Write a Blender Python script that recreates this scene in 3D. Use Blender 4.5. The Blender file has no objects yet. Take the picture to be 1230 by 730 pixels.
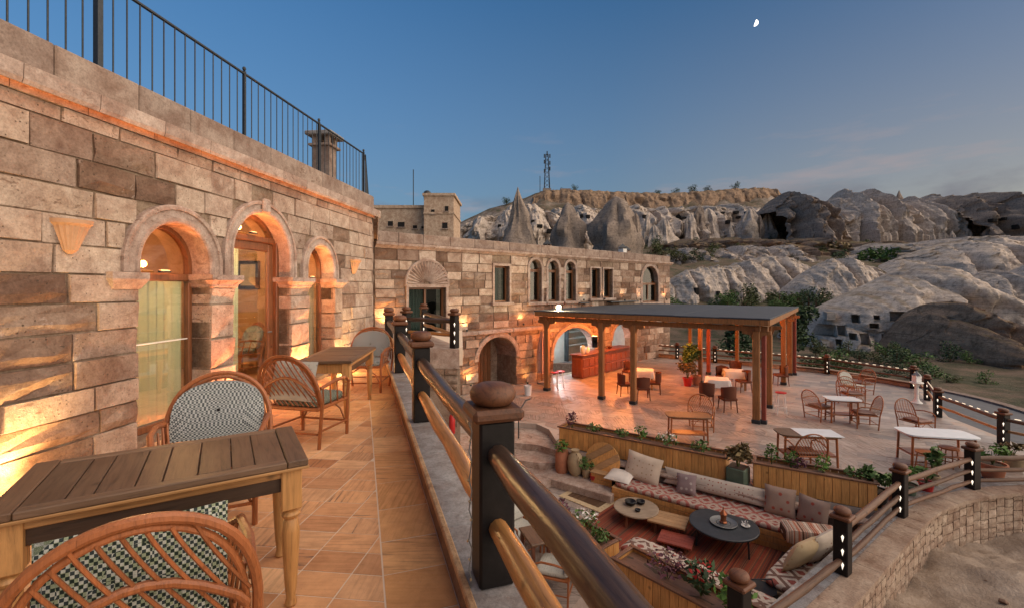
import bpy, bmesh, math, random
from mathutils import Vector, Matrix, noise
R = math.radians
rnd = random.Random(7)
scene = bpy.context.scene
COL = scene.collection

# ------------------------------------------------------------------ camera
EYE = 1.63
FPX, CX, HY = 550.0, 615.0, 345.0
cam_d = bpy.data.cameras.new('camera')
cam = bpy.data.objects.new('camera', cam_d); COL.objects.link(cam)
cam.location = (0, 0, EYE); cam.rotation_euler = (R(90), 0, 0)
cam_d.sensor_width = 36; cam_d.lens = 36 * FPX / 1230.0
cam_d.shift_y = -(365.0 - HY) / 1230.0
cam_d.clip_start = 0.05; cam_d.clip_end = 4000
scene.camera = cam

# ------------------------------------------------------------------ world, dusk sky
SUN_AZ, SUN_EL = 105.0, 32.0            # glow comes from the right of the view (degrees clockwise from +Y)
world = bpy.data.worlds.new('World'); scene.world = world; world.use_nodes = True
wn = world.node_tree.nodes; wl = world.node_tree.links
bg = wn['Background']
sky = wn.new('ShaderNodeTexSky'); sky.sky_type = 'NISHITA'; sky.sun_disc = False
sky.sun_elevation = R(7.0); sky.sun_rotation = R(SUN_AZ + 20); sky.altitude = 1000
sky.air_density = 1.0; sky.dust_density = 0.6; sky.ozone_density = 3.0
def wnode(t, **k):
    n = wn.new(t)
    for a, b in k.items(): setattr(n, a, b)
    return n
geo = wnode('ShaderNodeTexCoord')
# thin dusk clouds: noise stretched along the horizon, kept to a band low in the sky
mp = wnode('ShaderNodeMapping'); mp.inputs['Scale'].default_value = (1.0, 1.0, 5.5)
wl.new(geo.outputs['Generated'], mp.inputs['Vector'])
nz = wnode('ShaderNodeTexNoise'); nz.inputs['Scale'].default_value = 3.1; nz.inputs['Detail'].default_value = 9; nz.inputs['Roughness'].default_value = .62
wl.new(mp.outputs['Vector'], nz.inputs['Vector'])
cr = wnode('ShaderNodeValToRGB'); cr.color_ramp.elements[0].position = .565; cr.color_ramp.elements[1].position = .80
wl.new(nz.outputs['Fac'], cr.inputs['Fac'])
sep = wnode('ShaderNodeSeparateXYZ'); wl.new(geo.outputs['Generated'], sep.inputs['Vector'])
band = wnode('ShaderNodeValToRGB')
e = band.color_ramp.elements; e[0].position = .0; e[0].color = (1, 1, 1, 1); e[1].position = .34; e[1].color = (0, 0, 0, 1)
e2 = band.color_ramp.elements.new(.2); e2.color = (.8, .8, .8, 1)
wl.new(sep.outputs['Z'], band.inputs['Fac'])
mul = wnode('ShaderNodeMath', operation='MULTIPLY'); wl.new(cr.outputs['Color'], mul.inputs[0]); wl.new(band.outputs['Color'], mul.inputs[1])
hs = wnode('ShaderNodeHueSaturation'); hs.inputs['Saturation'].default_value = 1.1; hs.inputs['Value'].default_value = 1.0
wl.new(sky.outputs['Color'], hs.inputs['Color'])
# dusk haze: the lowest sky pales to mauve, warmer towards the sunset side
hz = wnode('ShaderNodeValToRGB'); eh = hz.color_ramp.elements; eh[0].position = .0; eh[0].color = (.92, .92, .92, 1); eh[1].position = .56; eh[1].color = (0, 0, 0, 1)
eh2 = hz.color_ramp.elements.new(.14); eh2.color = (.62, .62, .62, 1)
eh3 = hz.color_ramp.elements.new(.34); eh3.color = (.30, .30, .30, 1)
wl.new(sep.outputs['Z'], hz.inputs['Fac'])
hw = wnode('ShaderNodeValToRGB'); ew = hw.color_ramp.elements; ew[0].position = .15; ew[0].color = (.56, .76, 1.02, 1); ew[1].position = .90; ew[1].color = (2.5, 1.8, 1.05, 1)
ew2 = hw.color_ramp.elements.new(.6); ew2.color = (1.0, 1.06, 1.06, 1)
ax = wnode('ShaderNodeMath', operation='MULTIPLY_ADD'); ax.inputs[1].default_value = .5; ax.inputs[2].default_value = .5; wl.new(sep.outputs['X'], ax.inputs[0]); wl.new(ax.outputs[0], hw.inputs['Fac'])
hm = wnode('ShaderNodeMix', data_type='RGBA'); wl.new(hz.outputs['Color'], hm.inputs['Factor']); wl.new(hs.outputs['Color'], hm.inputs['A']); wl.new(hw.outputs['Color'], hm.inputs['B'])
mixc = wnode('ShaderNodeMix', data_type='RGBA'); mixc.inputs['B'].default_value = (2.2, 1.75, 1.75, 1)
wl.new(mul.outputs[0], mixc.inputs['Factor']); wl.new(hm.outputs['Result'], mixc.inputs['A'])
wl.new(mixc.outputs['Result'], bg.inputs['Color'])
# low bank of blue-grey dusk cloud
mp2 = wnode('ShaderNodeMapping'); mp2.inputs['Scale'].default_value = (1.0, 1.0, 2.6); mp2.inputs['Location'].default_value = (.35, .1, .0); wl.new(geo.outputs['Generated'], mp2.inputs['Vector'])
nz2 = wnode('ShaderNodeTexNoise'); nz2.inputs['Scale'].default_value = 5.0; nz2.inputs['Detail'].default_value = 8; nz2.inputs['Roughness'].default_value = .55; wl.new(mp2.outputs['Vector'], nz2.inputs['Vector'])
cr2 = wnode('ShaderNodeValToRGB'); cr2.color_ramp.elements[0].position = .47; cr2.color_ramp.elements[1].position = .60; wl.new(nz2.outputs['Fac'], cr2.inputs['Fac'])
bd2 = wnode('ShaderNodeValToRGB'); eb = bd2.color_ramp.elements; eb[0].position = .10; eb[0].color = (1, 1, 1, 1); eb[1].position = .20; eb[1].color = (0, 0, 0, 1); em = bd2.color_ramp.elements.new(.165); em.color = (.8, .8, .8, 1); wl.new(sep.outputs['Z'], bd2.inputs['Fac'])
mu2 = wnode('ShaderNodeMath', operation='MULTIPLY'); wl.new(cr2.outputs['Color'], mu2.inputs[0]); wl.new(bd2.outputs['Color'], mu2.inputs[1])
mu3 = wnode('ShaderNodeMath', operation='MULTIPLY'); mu3.inputs[1].default_value = .75; wl.new(mu2.outputs[0], mu3.inputs[0])
mx2 = wnode('ShaderNodeMix', data_type='RGBA'); mx2.inputs['B'].default_value = (.95, .95, 1.15, 1); wl.new(mu3.outputs[0], mx2.inputs['Factor']); wl.new(mixc.outputs['Result'], mx2.inputs['A']); wl.new(mx2.outputs['Result'], bg.inputs['Color'])
bg.inputs['Strength'].default_value = 0.080

sun_d = bpy.data.lights.new('sun', 'SUN'); sun_d.energy = 2.0; sun_d.angle = R(110); sun_d.color = (1.0, .79, .58)
sun = bpy.data.objects.new('sun', sun_d); COL.objects.link(sun)
_d = Vector((math.sin(R(SUN_AZ)) * math.cos(R(SUN_EL)), math.cos(R(SUN_AZ)) * math.cos(R(SUN_EL)), math.sin(R(SUN_EL))))
sun.rotation_euler = _d.to_track_quat('Z', 'Y').to_euler(); sun.location = (30, -10, 40)

vs = scene.view_settings
vs.view_transform = 'Standard'; vs.look = 'None'; vs.gamma = 1; vs.use_curve_mapping = False; vs.exposure = 1.25
scene.cycles.max_bounces = 6; scene.cycles.diffuse_bounces = 3; scene.cycles.glossy_bounces = 3
scene.cycles.transparent_max_bounces = 12; scene.cycles.transmission_bounces = 4
scene.cycles.sample_clamp_indirect = 4.0; scene.cycles.caustics_reflective = False; scene.cycles.caustics_refractive = False
scene.cycles.use_denoising = True
try: scene.cycles.denoiser = 'OPENIMAGEDENOISE'
except Exception: pass

# ------------------------------------------------------------------ pixel -> place
ZT, ZD, ZL = 0.0, EYE - 4.2, EYE - 4.9          # terrace, dining deck, lounge levels
def G(px, py, z):
    """point seen at that pixel on the level z"""
    d = FPX * (EYE - z) / (py - HY)
    return Vector(((px - CX) / FPX * d, d, z))
def P(px, py, d):
    return Vector(((px - CX) / FPX * d, d, EYE - (py - HY) / FPX * d))

# ------------------------------------------------------------------ materials
class NT:
    def __init__(s, name):
        s.m = bpy.data.materials.new(name); s.m.use_nodes = True
        s.n = s.m.node_tree.nodes; s.l = s.m.node_tree.links
        s.b = s.n['Principled BSDF']; s.out = s.n['Material Output']
    def node(s, t, ins=None, **k):
        n = s.n.new(t)
        for a, b in k.items(): setattr(n, a, b)
        for a, b in (ins or {}).items():
            if hasattr(b, 'node'): s.l.new(b, n.inputs[a])
            else: n.inputs[a].default_value = b
        return n
    def pos(s): return s.node('ShaderNodeNewGeometry').outputs['Position']
    def objc(s): return s.node('ShaderNodeTexCoord').outputs['Object']
    def rand(s): return s.node('ShaderNodeObjectInfo').outputs['Random']
    def map(s, v, sc=(1, 1, 1), rot=(0, 0, 0), loc=(0, 0, 0)):
        return s.node('ShaderNodeMapping', {'Vector': v, 'Scale': sc, 'Rotation': rot, 'Location': loc}).outputs['Vector']
    def noise(s, v, scale, detail=4, rough=.55, dist=0):
        return s.node('ShaderNodeTexNoise', {'Vector': v, 'Scale': scale, 'Detail': detail, 'Roughness': rough, 'Distortion': dist}).outputs['Fac']
    def ramp(s, f, stops, interp='LINEAR'):
        n = s.node('ShaderNodeValToRGB', {'Fac': f}); r = n.color_ramp; r.interpolation = interp
        while len(r.elements) < len(stops): r.elements.new(.5)
        for el, (p, c) in zip(r.elements, stops):
            el.position = p; el.color = (c[0], c[1], c[2], 1) if not isinstance(c, (int, float)) else (c, c, c, 1)
        return n.outputs['Color']
    def mix(s, f, a, b, mode='MIX'):
        n = s.node('ShaderNodeMix', data_type='RGBA', blend_type=mode)
        for key, val in (('Factor', f), ('A', a), ('B', b)):
            if hasattr(val, 'node'): s.l.new(val, n.inputs[key])
            elif key == 'Factor': n.inputs[key].default_value = val
            else: n.inputs[key].default_value = (*val[:3], 1)
        return n.outputs['Result']
    def math(s, op, a, b=0.0):
        n = s.node('ShaderNodeMath', operation=op)
        for i, val in enumerate((a, b)):
            if hasattr(val, 'node'): s.l.new(val, n.inputs[i])
            else: n.inputs[i].default_value = val
        return n.outputs[0]
    def bump(s, h, strength=.4, dist=.02):
        b = s.node('ShaderNodeBump', {'Height': h, 'Strength': strength, 'Distance': dist})
        s.l.new(b.outputs['Normal'], s.b.inputs['Normal'])
    def col(s, c):
        if hasattr(c, 'node'): s.l.new(c, s.b.inputs['Base Color'])
        else: s.b.inputs['Base Color'].default_value = (*c[:3], 1)
    def set(s, **k):
        for a, b in k.items():
            key = a.replace('_', ' ').title().replace('Ior', 'IOR')
            if hasattr(b, 'node'): s.l.new(b, s.b.inputs[key])
            else: s.b.inputs[key].default_value = b
MATS = {}
def plain(name, c, rough=.7, var=.18, scale=14, bump=.15, metallic=0, spec=.4):
    """a colour with blotches, fine grain and relief"""
    if name in MATS: return MATS[name]
    t = NT(name); p = t.pos(); r = t.rand()
    f = t.noise(p, scale, 6, .6)
    lo = tuple(x * (1 - var) for x in c); hi = tuple(min(1, x * (1 + var)) for x in c)
    cc = t.ramp(f, [(.3, lo), (.7, hi)])
    cc = t.mix(.35, cc, t.ramp(r, [(0, tuple(x * .8 for x in c)), (1, tuple(min(1, x * 1.2) for x in c))]))
    t.col(cc); t.set(roughness=rough, metallic=metallic, specular_ior_level=spec)
    if bump: t.bump(t.noise(p, scale * 4, 4, .6), bump, .01)
    MATS[name] = t.m; return t.m

def stone_mat(name, stops, grain=1.0, pits=True, rough=.9, warm=0, bumps=.6):
    t = NT(name); p = t.pos(); r = t.rand()
    base = t.ramp(r, stops)
    cloud = t.noise(p, 3.2 * grain, 5, .6, .6)
    base = t.mix(t.ramp(cloud, [(.35, 0), (.68, .85)]), base, t.mix(1.0, base, (.55, .44, .40), 'MULTIPLY'))
    fine = t.noise(p, 55 * grain, 5, .7)
    base = t.mix(.62, base, t.mix(1.0, base, t.ramp(fine, [(.28, .45), (.5, .95), (.72, 1.3)]), 'MULTIPLY'))
    mid_ = t.noise(p, 13 * grain, 4, .65, .4)
    base = t.mix(.5, base, t.mix(1.0, base, t.ramp(mid_, [(.32, (.62, .55, .5)), (.6, (1.12, 1.1, 1.08))]), 'MULTIPLY'))
    blot = t.ramp(t.noise(t.map(p, (1, 1, 2.2)), 6.5 * grain, 6, .65, 1.2), [(.56, 0), (.66, 1)])
    sel = t.ramp(t.math('FRACT', t.math('MULTIPLY', r, 37.7)), [(.35, 0), (.85, .85)])
    base = t.mix(t.math('MULTIPLY', blot, sel), base, (.14, .082, .055))
    pale = t.ramp(t.noise(t.map(p, (1, 1, 1), loc=(7, 3, 1)), 4.2 * grain, 6, .7, .8), [(.6, 0), (.72, 1)])
    sel2 = t.ramp(t.math('FRACT', t.math('MULTIPLY', r, 91.3)), [(.5, 0), (.9, .6)])
    base = t.mix(t.math('MULTIPLY', pale, sel2), base, (.62, .54, .47))
    h = t.noise(p, 30 * grain, 6, .7)
    if pits:
        vo = t.node('ShaderNodeTexVoronoi', {'Vector': p, 'Scale': 26.0 * grain, 'Randomness': 1.0}).outputs['Distance']
        pit = t.ramp(vo, [(.09, 0), (.2, 1)])
        gate = t.ramp(t.noise(p, 5 * grain, 2), [(.47, 1), (.6, 0)])
        pit = t.mix(1.0, pit, gate, 'LIGHTEN')
        base = t.mix(t.math('SUBTRACT', 1.0, pit), base, (.1, .07, .05))
        h = t.math('ADD', t.math('MULTIPLY', h, .6), t.math('MULTIPLY', pit, .5))
    t.col(base); t.set(roughness=rough, specular_ior_level=.2); t.bump(h, bumps, .02)
    MATS[name] = t.m; return t.m

def wood_mat(name, c, dark=.45, scale=1.0, rough=.5, axis='X', coord='obj', knots=True):
    t = NT(name); p = t.objc() if coord == 'obj' else t.pos(); r = t.rand()
    off = t.node('ShaderNodeCombineXYZ', {'X': t.math('MULTIPLY', r, 13.0), 'Y': t.math('MULTIPLY', r, 7.0), 'Z': t.math('MULTIPLY', r, 5.0)}).outputs[0]
    p = t.node('ShaderNodeVectorMath', {0: p, 1: off}, operation='ADD').outputs[0]
    sc = {'X': (1.2, 16, 16), 'Y': (16, 1.2, 16), 'Z': (16, 16, 1.2)}[axis]
    g = t.noise(t.map(p, tuple(x * scale for x in sc)), 3.0, 6, .65, .8)
    big = t.noise(p, 2.5 * scale, 3)
    lo = tuple(x * dark for x in c); hi = tuple(min(1, x * 1.25) for x in c)
    cc = t.ramp(g, [(.28, lo), (.5, c), (.75, hi)])
    cc = t.mix(t.ramp(big, [(.4, 0), (.7, .45)]), cc, t.mix(1.0, cc, (.6, .5, .42), 'MULTIPLY'))
    cc = t.mix(.5, cc, t.mix(1.0, cc, t.ramp(r, [(0, (.6, .6, .6)), (1, (1.3, 1.22, 1.15))]), 'MULTIPLY'))
    if knots:
        k = t.node('ShaderNodeTexVoronoi', {'Vector': t.map(p, (2.2 * scale,) * 3), 'Scale': 1.6}).outputs['Distance']
        cc = t.mix(t.ramp(k, [(.03, .8), (.1, 0)]), cc, tuple(x * .25 for x in c))
    t.col(cc); t.set(roughness=rough, specular_ior_level=.4); t.bump(g, .25, .006)
    MATS[name] = t.m; return t.m

def emit(name, c, s):
    t = NT(name); t.col((.8, .7, .6)); t.b.inputs['Emission Color'].default_value = (*c, 1); t.b.inputs['Emission Strength'].default_value = s
    MATS[name] = t.m; return t.m

def glass(name, tint=(.9, .95, .95), refl=.9, k=.45):
    t = NT(name); n = t.n
    tr = t.node('ShaderNodeBsdfTransparent', {'Color': (*tint, 1)}); gl = t.node('ShaderNodeBsdfGlossy', {'Roughness': .03, 'Color': (refl, refl, refl, 1)})
    fr = t.node('ShaderNodeFresnel', {'IOR': 1.5})
    mx = t.node('ShaderNodeMixShader', {0: t.math('MINIMUM', t.math('MULTIPLY', fr.outputs[0], k), .3)})
    t.l.new(tr.outputs[0], mx.inputs[1]); t.l.new(gl.outputs[0], mx.inputs[2]); t.l.new(mx.outputs[0], t.out.inputs['Surface'])
    MATS[name] = t.m; return t.m

def M(name): return MATS[name]
LEFT_ST = [(0, (.48, .39, .31)), (.22, (.54, .445, .36)), (.4, (.43, .335, .265)), (.58, (.57, .475, .39)), (.74, (.385, .295, .235)), (.86, (.50, .42, .345)), (.94, (.29, .21, .165)), (1, (.35, .265, .21))]
stone_mat('pink_tuff', LEFT_ST)
stone_mat('rough_tuff', [(0, (0.266, 0.178, 0.130)), (.2, (0.350, 0.264, 0.206)), (.38, (0.189, 0.120, 0.083)), (.55, (0.364, 0.281, 0.219)), (.7, (0.280, 0.199, 0.146)), (.84, (0.133, 0.079, 0.057)), (.93, (0.392, 0.329, 0.273)), (1, (0.231, 0.165, 0.126))], grain=.8, bumps=.9)
stone_mat('dressed_tuff', [(0, (0.429, 0.343, 0.292)), (1, (0.497, 0.406, 0.347))], pits=False, bumps=.35)
stone_mat('coping_tuff', [(0, (0.324, 0.261, 0.221)), (.5, (0.387, 0.310, 0.257)), (1, (0.297, 0.234, 0.198))], pits=False, bumps=.4)
stone_mat('pale_rubble', [(0, (.48, .38, .29)), (.5, (.42, .33, .255)), (.8, (.55, .44, .345)), (1, (.36, .27, .205))], bumps=.5)
stone_mat('mortar', [(0, (0.296, 0.232, 0.172)), (1, (0.296, 0.232, 0.172))], pits=False, bumps=.3)
stone_mat('plaster_wall', [(0, (0.391, 0.306, 0.238)), (1, (0.391, 0.306, 0.238))], pits=False, grain=.6, bumps=.25)
stone_mat('grey_coping', [(0, (.30, .30, .30)), (1, (.36, .355, .35))], pits=False, bumps=.25)
stone_mat('parapet_brown', [(0, (.20, .13, .095)), (1, (.22, .145, .105))], pits=False, bumps=.3)

def travertine(name, stops, stripe=.55, rough=.62, sc=1.0):
    """cut travertine: veins run along a direction that turns from tile to tile"""
    t = NT(name); p = t.pos(); r = t.rand()
    base = t.ramp(r, stops)
    turn = t.math('MULTIPLY', t.math('ROUND', t.math('FRACT', t.math('MULTIPLY', r, 53.1))), 1.5708)
    rot = t.node('ShaderNodeCombineXYZ', {'Z': turn}).outputs[0]
    mp_ = t.node('ShaderNodeMapping', {'Vector': p, 'Scale': (sc * 1.8, sc * 30, 1)})
    rr = t.node('ShaderNodeVectorRotate', {'Vector': p, 'Angle': turn}, rotation_type='Z_AXIS')
    t.l.new(rr.outputs[0], mp_.inputs['Vector'])
    offs = t.node('ShaderNodeVectorMath', {0: mp_.outputs[0], 1: t.node('ShaderNodeCombineXYZ', {'X': t.math('MULTIPLY', r, 41.0), 'Y': t.math('MULTIPLY', r, 77.0)}).outputs[0]}, operation='ADD').outputs[0]
    v = t.noise(offs, 1.3, 5, .62, .22)
    veins = t.ramp(v, [(.30, .46), (.44, .78), (.5, 1.0), (.58, 1.12), (.72, .86)])
    vsel = t.ramp(t.math('FRACT', t.math('MULTIPLY', r, 67.3)), [(.3, stripe * .25), (.8, stripe)])
    base = t.mix(vsel, base, t.mix(1.0, base, veins, 'MULTIPLY'))
    cloud_ = t.noise(t.map(p, loc=(3, 1, 0)), 9, 5, .65, .5); base = t.mix(.55, base, t.mix(1.0, base, t.ramp(cloud_, [(.3, (.72, .66, .6)), (.62, (1.12, 1.1, 1.08))]), 'MULTIPLY'))
    pit_ = t.ramp(t.noise(p, 70, 4, .7), [(.30, 1), (.38, 0)])
    dk = t.mix(.5, t.ramp(v, [(.36, 1), (.43, 0)]), t.ramp(v, [(.36, 1), (.43, 0)]))
    base = t.mix(t.math('MULTIPLY', pit_, .5), base, (.20, .12, .075))
    sel = t.ramp(t.math('FRACT', t.math('MULTIPLY', r, 19.9)), [(.62, 0), (.82, .9)])
    base = t.mix(t.math('MULTIPLY', dk, sel), base, (.16, .105, .085))
    cl = t.noise(p, 1.7, 4)
    base = t.mix(t.ramp(cl, [(.35, 0), (.7, .5)]), base, t.mix(1.0, base, (.72, .62, .55), 'MULTIPLY'))
    t.col(base); t.set(roughness=t.ramp(v, [(.3, rough + .3), (.6, rough)]), specular_ior_level=.35)
    t.bump(t.math('ADD', v, t.math('MULTIPLY', t.noise(p, 40, 4), .5)), .18, .008)
    MATS[name] = t.m
travertine('terrace_travertine', [(0, (0.653, 0.344, 0.167)), (.3, (0.735, 0.407, 0.200)), (.55, (0.513, 0.249, 0.116)), (.8, (0.816, 0.508, 0.279)), (1, (0.443, 0.206, 0.093))])
travertine('border_travertine', [(0, (0.677, 0.364, 0.156)), (.5, (0.605, 0.308, 0.121)), (1, (0.726, 0.426, 0.202))], stripe=.5)
travertine('deck_travertine', [(0, (0.314, 0.264, 0.231)), (.2, (0.389, 0.330, 0.294)), (.4, (0.251, 0.218, 0.203)), (.6, (0.364, 0.297, 0.259)), (.8, (0.207, 0.198, 0.199)), (.9, (0.326, 0.271, 0.238)), (1, (0.401, 0.356, 0.322))], stripe=.85, rough=.4, sc=.6)
plain('grout', (.66, .53, .41), .9, .1)
plain('deck_grout', (0.420, 0.350, 0.301), .9, .1)
wood_mat('table_plank', (.135, .080, .047), .5, 1, .5, 'Y')
wood_mat('table_frame', (.155, .095, .058), .5, 1, .5, 'X')
wood_mat('pine', (.50, .27, .10), .6, 1, .42, 'Z')
wood_mat('pine_x', (.47, .25, .095), .6, 1, .42, 'X')
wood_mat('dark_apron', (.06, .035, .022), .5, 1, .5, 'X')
wood_mat('rattan', (.33, .115, .042), .55, 2, .35, 'Z', knots=True)
wood_mat('rattan_dark', (.15, .055, .03), .5, 2, .4, 'Z')
wood_mat('log_dark', (.062, .038, .027), .35, 1, .28, 'X')
wood_mat('log_brown', (.13, .068, .040), .4, 1, .6, 'X')
wood_mat('log_gold', (.42, .20, .065), .5, 1, .33, 'X')
wood_mat('pergola_wood', (0.270, 0.124, 0.045), .5, .7, .5, 'Z', 'pos')
wood_mat('pergola_red', (.25, .055, .035), .6, .7, .5, 'Z', 'pos')
wood_mat('planter_board', (.60, .31, .105), .6, .8, .5, 'Z')
wood_mat('planter_rim', (.15, .075, .045), .5, .8, .5, 'X')
wood_mat('door_wood', (.17, .072, .032), .5, 1, .42, 'Z')
wood_mat('bar_wood', (.20, .06, .025), .5, 1, .4, 'X')
plain('post_black', (.012, .010, .010), .42, .4, 20, .06, 0, .2)
wood_mat('post_cap', (.13, .050, .022), .45, 1, .55, 'X')
plain('iron', (.045, .05, .055), .5, .3, 30, .1, .6)
plain('galv', (.18, .185, .19), .5, .15, 30, .1, .5)
plain('opening_shade', (.012, .010, .009), .9, .2)  # near-black colour standing in for the shade inside openings
plain('roof_felt', (.042, .048, .060), .75, .3, 3, .3)
plain('marble', (.66, .68, .69), .3, .1, 6, .05)
plain('cloth_white', (.72, .70, .66), .85, .08, 8, .1)
plain('white_plastic', (.75, .74, .72), .4, .06)
plain('soil', (.07, .045, .03), .95, .4, 25, .6)
plain('terracotta', (.36, .14, .075), .8, .2, 10, .2)
plain('pot_tan', (.34, .25, .15), .75, .25, 9, .25)
plain('pot_green', (.085, .12, .085), .7, .3, 9, .2)
plain('red_paint', (.42, .02, .02), .35, .15)
plain('glaze_grey', (.05, .055, .062), .4, .3, 10, .1, .3)
glass('window_glass'); glass('wing_glass', (.62, .68, .66), .8, .10); glass('fan_glass', (.95, .9, .8))
# ------------------------------------------------------------------ mesh helpers
class MB:
    def __init__(s): s.v = []; s.f = []; s.X = Matrix.Identity(4)
    def add(s, vs_, fs):
        b = len(s.v); s.v += [tuple(s.X @ Vector(v)) for v in vs_]; s.f += [tuple(b + i for i in f) for f in fs]; return s
    def box(s, c, d, rz=0.0):
        x, y, z = d[0] / 2, d[1] / 2, d[2] / 2; cs, sn = math.cos(rz), math.sin(rz)
        p = [(i * x, j * y, k * z) for k in (-1, 1) for j in (-1, 1) for i in (-1, 1)]
        p = [(c[0] + a * cs - b_ * sn, c[1] + a * sn + b_ * cs, c[2] + z_) for a, b_, z_ in p]
        return s.add(p, [(0, 2, 3, 1), (4, 5, 7, 6), (0, 1, 5, 4), (1, 3, 7, 5), (3, 2, 6, 7), (2, 0, 4, 6)])
    def cbox(s, c, d, b=.01, rz=0.0):
        """box with chamfered edges"""
        h = [d[0] / 2, d[1] / 2, d[2] / 2]; b = min(b, min(h) * .9); cs, sn = math.cos(rz), math.sin(rz)
        pts = []; idx = {}
        for k in (-1, 1):
            for j in (-1, 1):
                for i in (-1, 1):
                    for ax in range(3):
                        q = [i * (h[0] - b), j * (h[1] - b), k * (h[2] - b)]; q[ax] = (i, j, k)[ax] * h[ax]
                        idx[(i, j, k, ax)] = len(pts)
                        pts.append((c[0] + q[0] * cs - q[1] * sn, c[1] + q[0] * sn + q[1] * cs, c[2] + q[2]))
        F = []
        I = lambda i, j, k, a: idx[(i, j, k, a)]
        for sg in (-1, 1):
            F.append([I(sg, -1, -1, 0), I(sg, 1, -1, 0), I(sg, 1, 1, 0), I(sg, -1, 1, 0)][::sg])
            F.append([I(-1, sg, -1, 1), I(-1, sg, 1, 1), I(1, sg, 1, 1), I(1, sg, -1, 1)][::sg])
            F.append([I(-1, -1, sg, 2), I(1, -1, sg, 2), I(1, 1, sg, 2), I(-1, 1, sg, 2)][::sg])
        for a in (-1, 1):
            for b2 in (-1, 1):
                sg = a * b2
                F.append([I(-1, a, b2, 1), I(-1, a, b2, 2), I(1, a, b2, 2), I(1, a, b2, 1)][::sg])
                F.append([I(a, -1, b2, 2), I(a, -1, b2, 0), I(a, 1, b2, 0), I(a, 1, b2, 2)][::sg])
                F.append([I(a, b2, -1, 0), I(a, b2, -1, 1), I(a, b2, 1, 1), I(a, b2, 1, 0)][::sg])
        for i in (-1, 1):
            for j in (-1, 1):
                for k in (-1, 1):
                    F.append([I(i, j, k, 0), I(i, j, k, 1), I(i, j, k, 2)][::(i * j * k)])
        return s.add(pts, F)
    def tube(s, pts, r, n=8, caps=True, closed=False, flat=1.0):
        pts = [Vector(p) for p in pts]; m = len(pts); rs = r if isinstance(r, (list, tuple)) else [r] * m
        base = len(s.v); up = None; vs_ = []
        for i, p in enumerate(pts):
            if closed: t = pts[(i + 1) % m] - pts[i - 1]
            else: t = pts[min(i + 1, m - 1)] - pts[max(i - 1, 0)]
            t.normalize()
            if up is None:
                up = Vector((0, 0, 1)) if abs(t.z) < .9 else Vector((1, 0, 0))
            a = t.cross(up)
            if a.length < 1e-5: a = t.cross(Vector((1, .3, 0)))
            a.normalize(); b_ = a.cross(t).normalized(); up = b_
            for k in range(n):
                th = 2 * math.pi * k / n
                vs_.append(p + (a * math.cos(th) + b_ * math.sin(th) * flat) * rs[i])
        fs = []
        for i in range(m if closed else m - 1):
            for k in range(n):
                i2 = (i + 1) % m
                fs.append((i * n + k, i * n + (k + 1) % n, i2 * n + (k + 1) % n, i2 * n + k))
        if caps and not closed:
            fs.append(tuple(range(n))[::-1]); fs.append(tuple((m - 1) * n + k for k in range(n)))
        return s.add(vs_, fs)
    def lathe(s, prof, n=16, c=(0, 0, 0), caps=True, sweep=1.0):
        vs_ = []; fs = []; m = len(prof)
        cols = n if sweep >= 1 else n + 1
        for r_, z in prof:
            for k in range(cols):
                th = 2 * math.pi * sweep * k / n
                vs_.append((c[0] + r_ * math.cos(th), c[1] + r_ * math.sin(th), c[2] + z))
        for i in range(m - 1):
            for k in range(n):
                k2 = (k + 1) % cols
                fs.append((i * cols + k, i * cols + k2, (i + 1) * cols + k2, (i + 1) * cols + k))
        if caps and sweep >= 1:
            fs.append(tuple(range(n))[::-1]); fs.append(tuple((m - 1) * cols + k for k in range(n)))
        return s.add(vs_, fs)
    def prism(s, poly, z0, z1):
        n = len(poly); a = sum(poly[i][0] * poly[(i + 1) % n][1] - poly[(i + 1) % n][0] * poly[i][1] for i in range(n))
        if a < 0: poly = poly[::-1]
        vs_ = [(x, y, z0) for x, y in poly] + [(x, y, z1) for x, y in poly]
        fs = [tuple(range(n))[::-1], tuple(range(n, 2 * n))] + [(i, (i + 1) % n, n + (i + 1) % n, n + i) for i in range(n)]
        return s.add(vs_, fs)
    def sheet(s, rows):
        """grid of points (list of equal rows)"""
        n = len(rows[0]); vs_ = [p for r_ in rows for p in r_]
        return s.add(vs_, [(i * n + k, i * n + k + 1, (i + 1) * n + k + 1, (i + 1) * n + k) for i in range(len(rows) - 1) for k in range(n - 1)])
    def mesh(s, name, mat, smooth=False, ang=38):
        me = bpy.data.meshes.new(name); me.from_pydata(s.v, [], s.f)
        if mat: me.materials.append(M(mat) if isinstance(mat, str) else mat)
        if smooth:
            me.polygons.foreach_set('use_smooth', [True] * len(me.polygons)); me.set_sharp_from_angle(angle=R(ang))
        me.update(); return me
    def build(s, name, mat, parent=None, smooth=False, loc=None, ang=38, **kw):
        return O(name, s.mesh(name, mat, smooth, ang), parent, loc, **kw)

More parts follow.
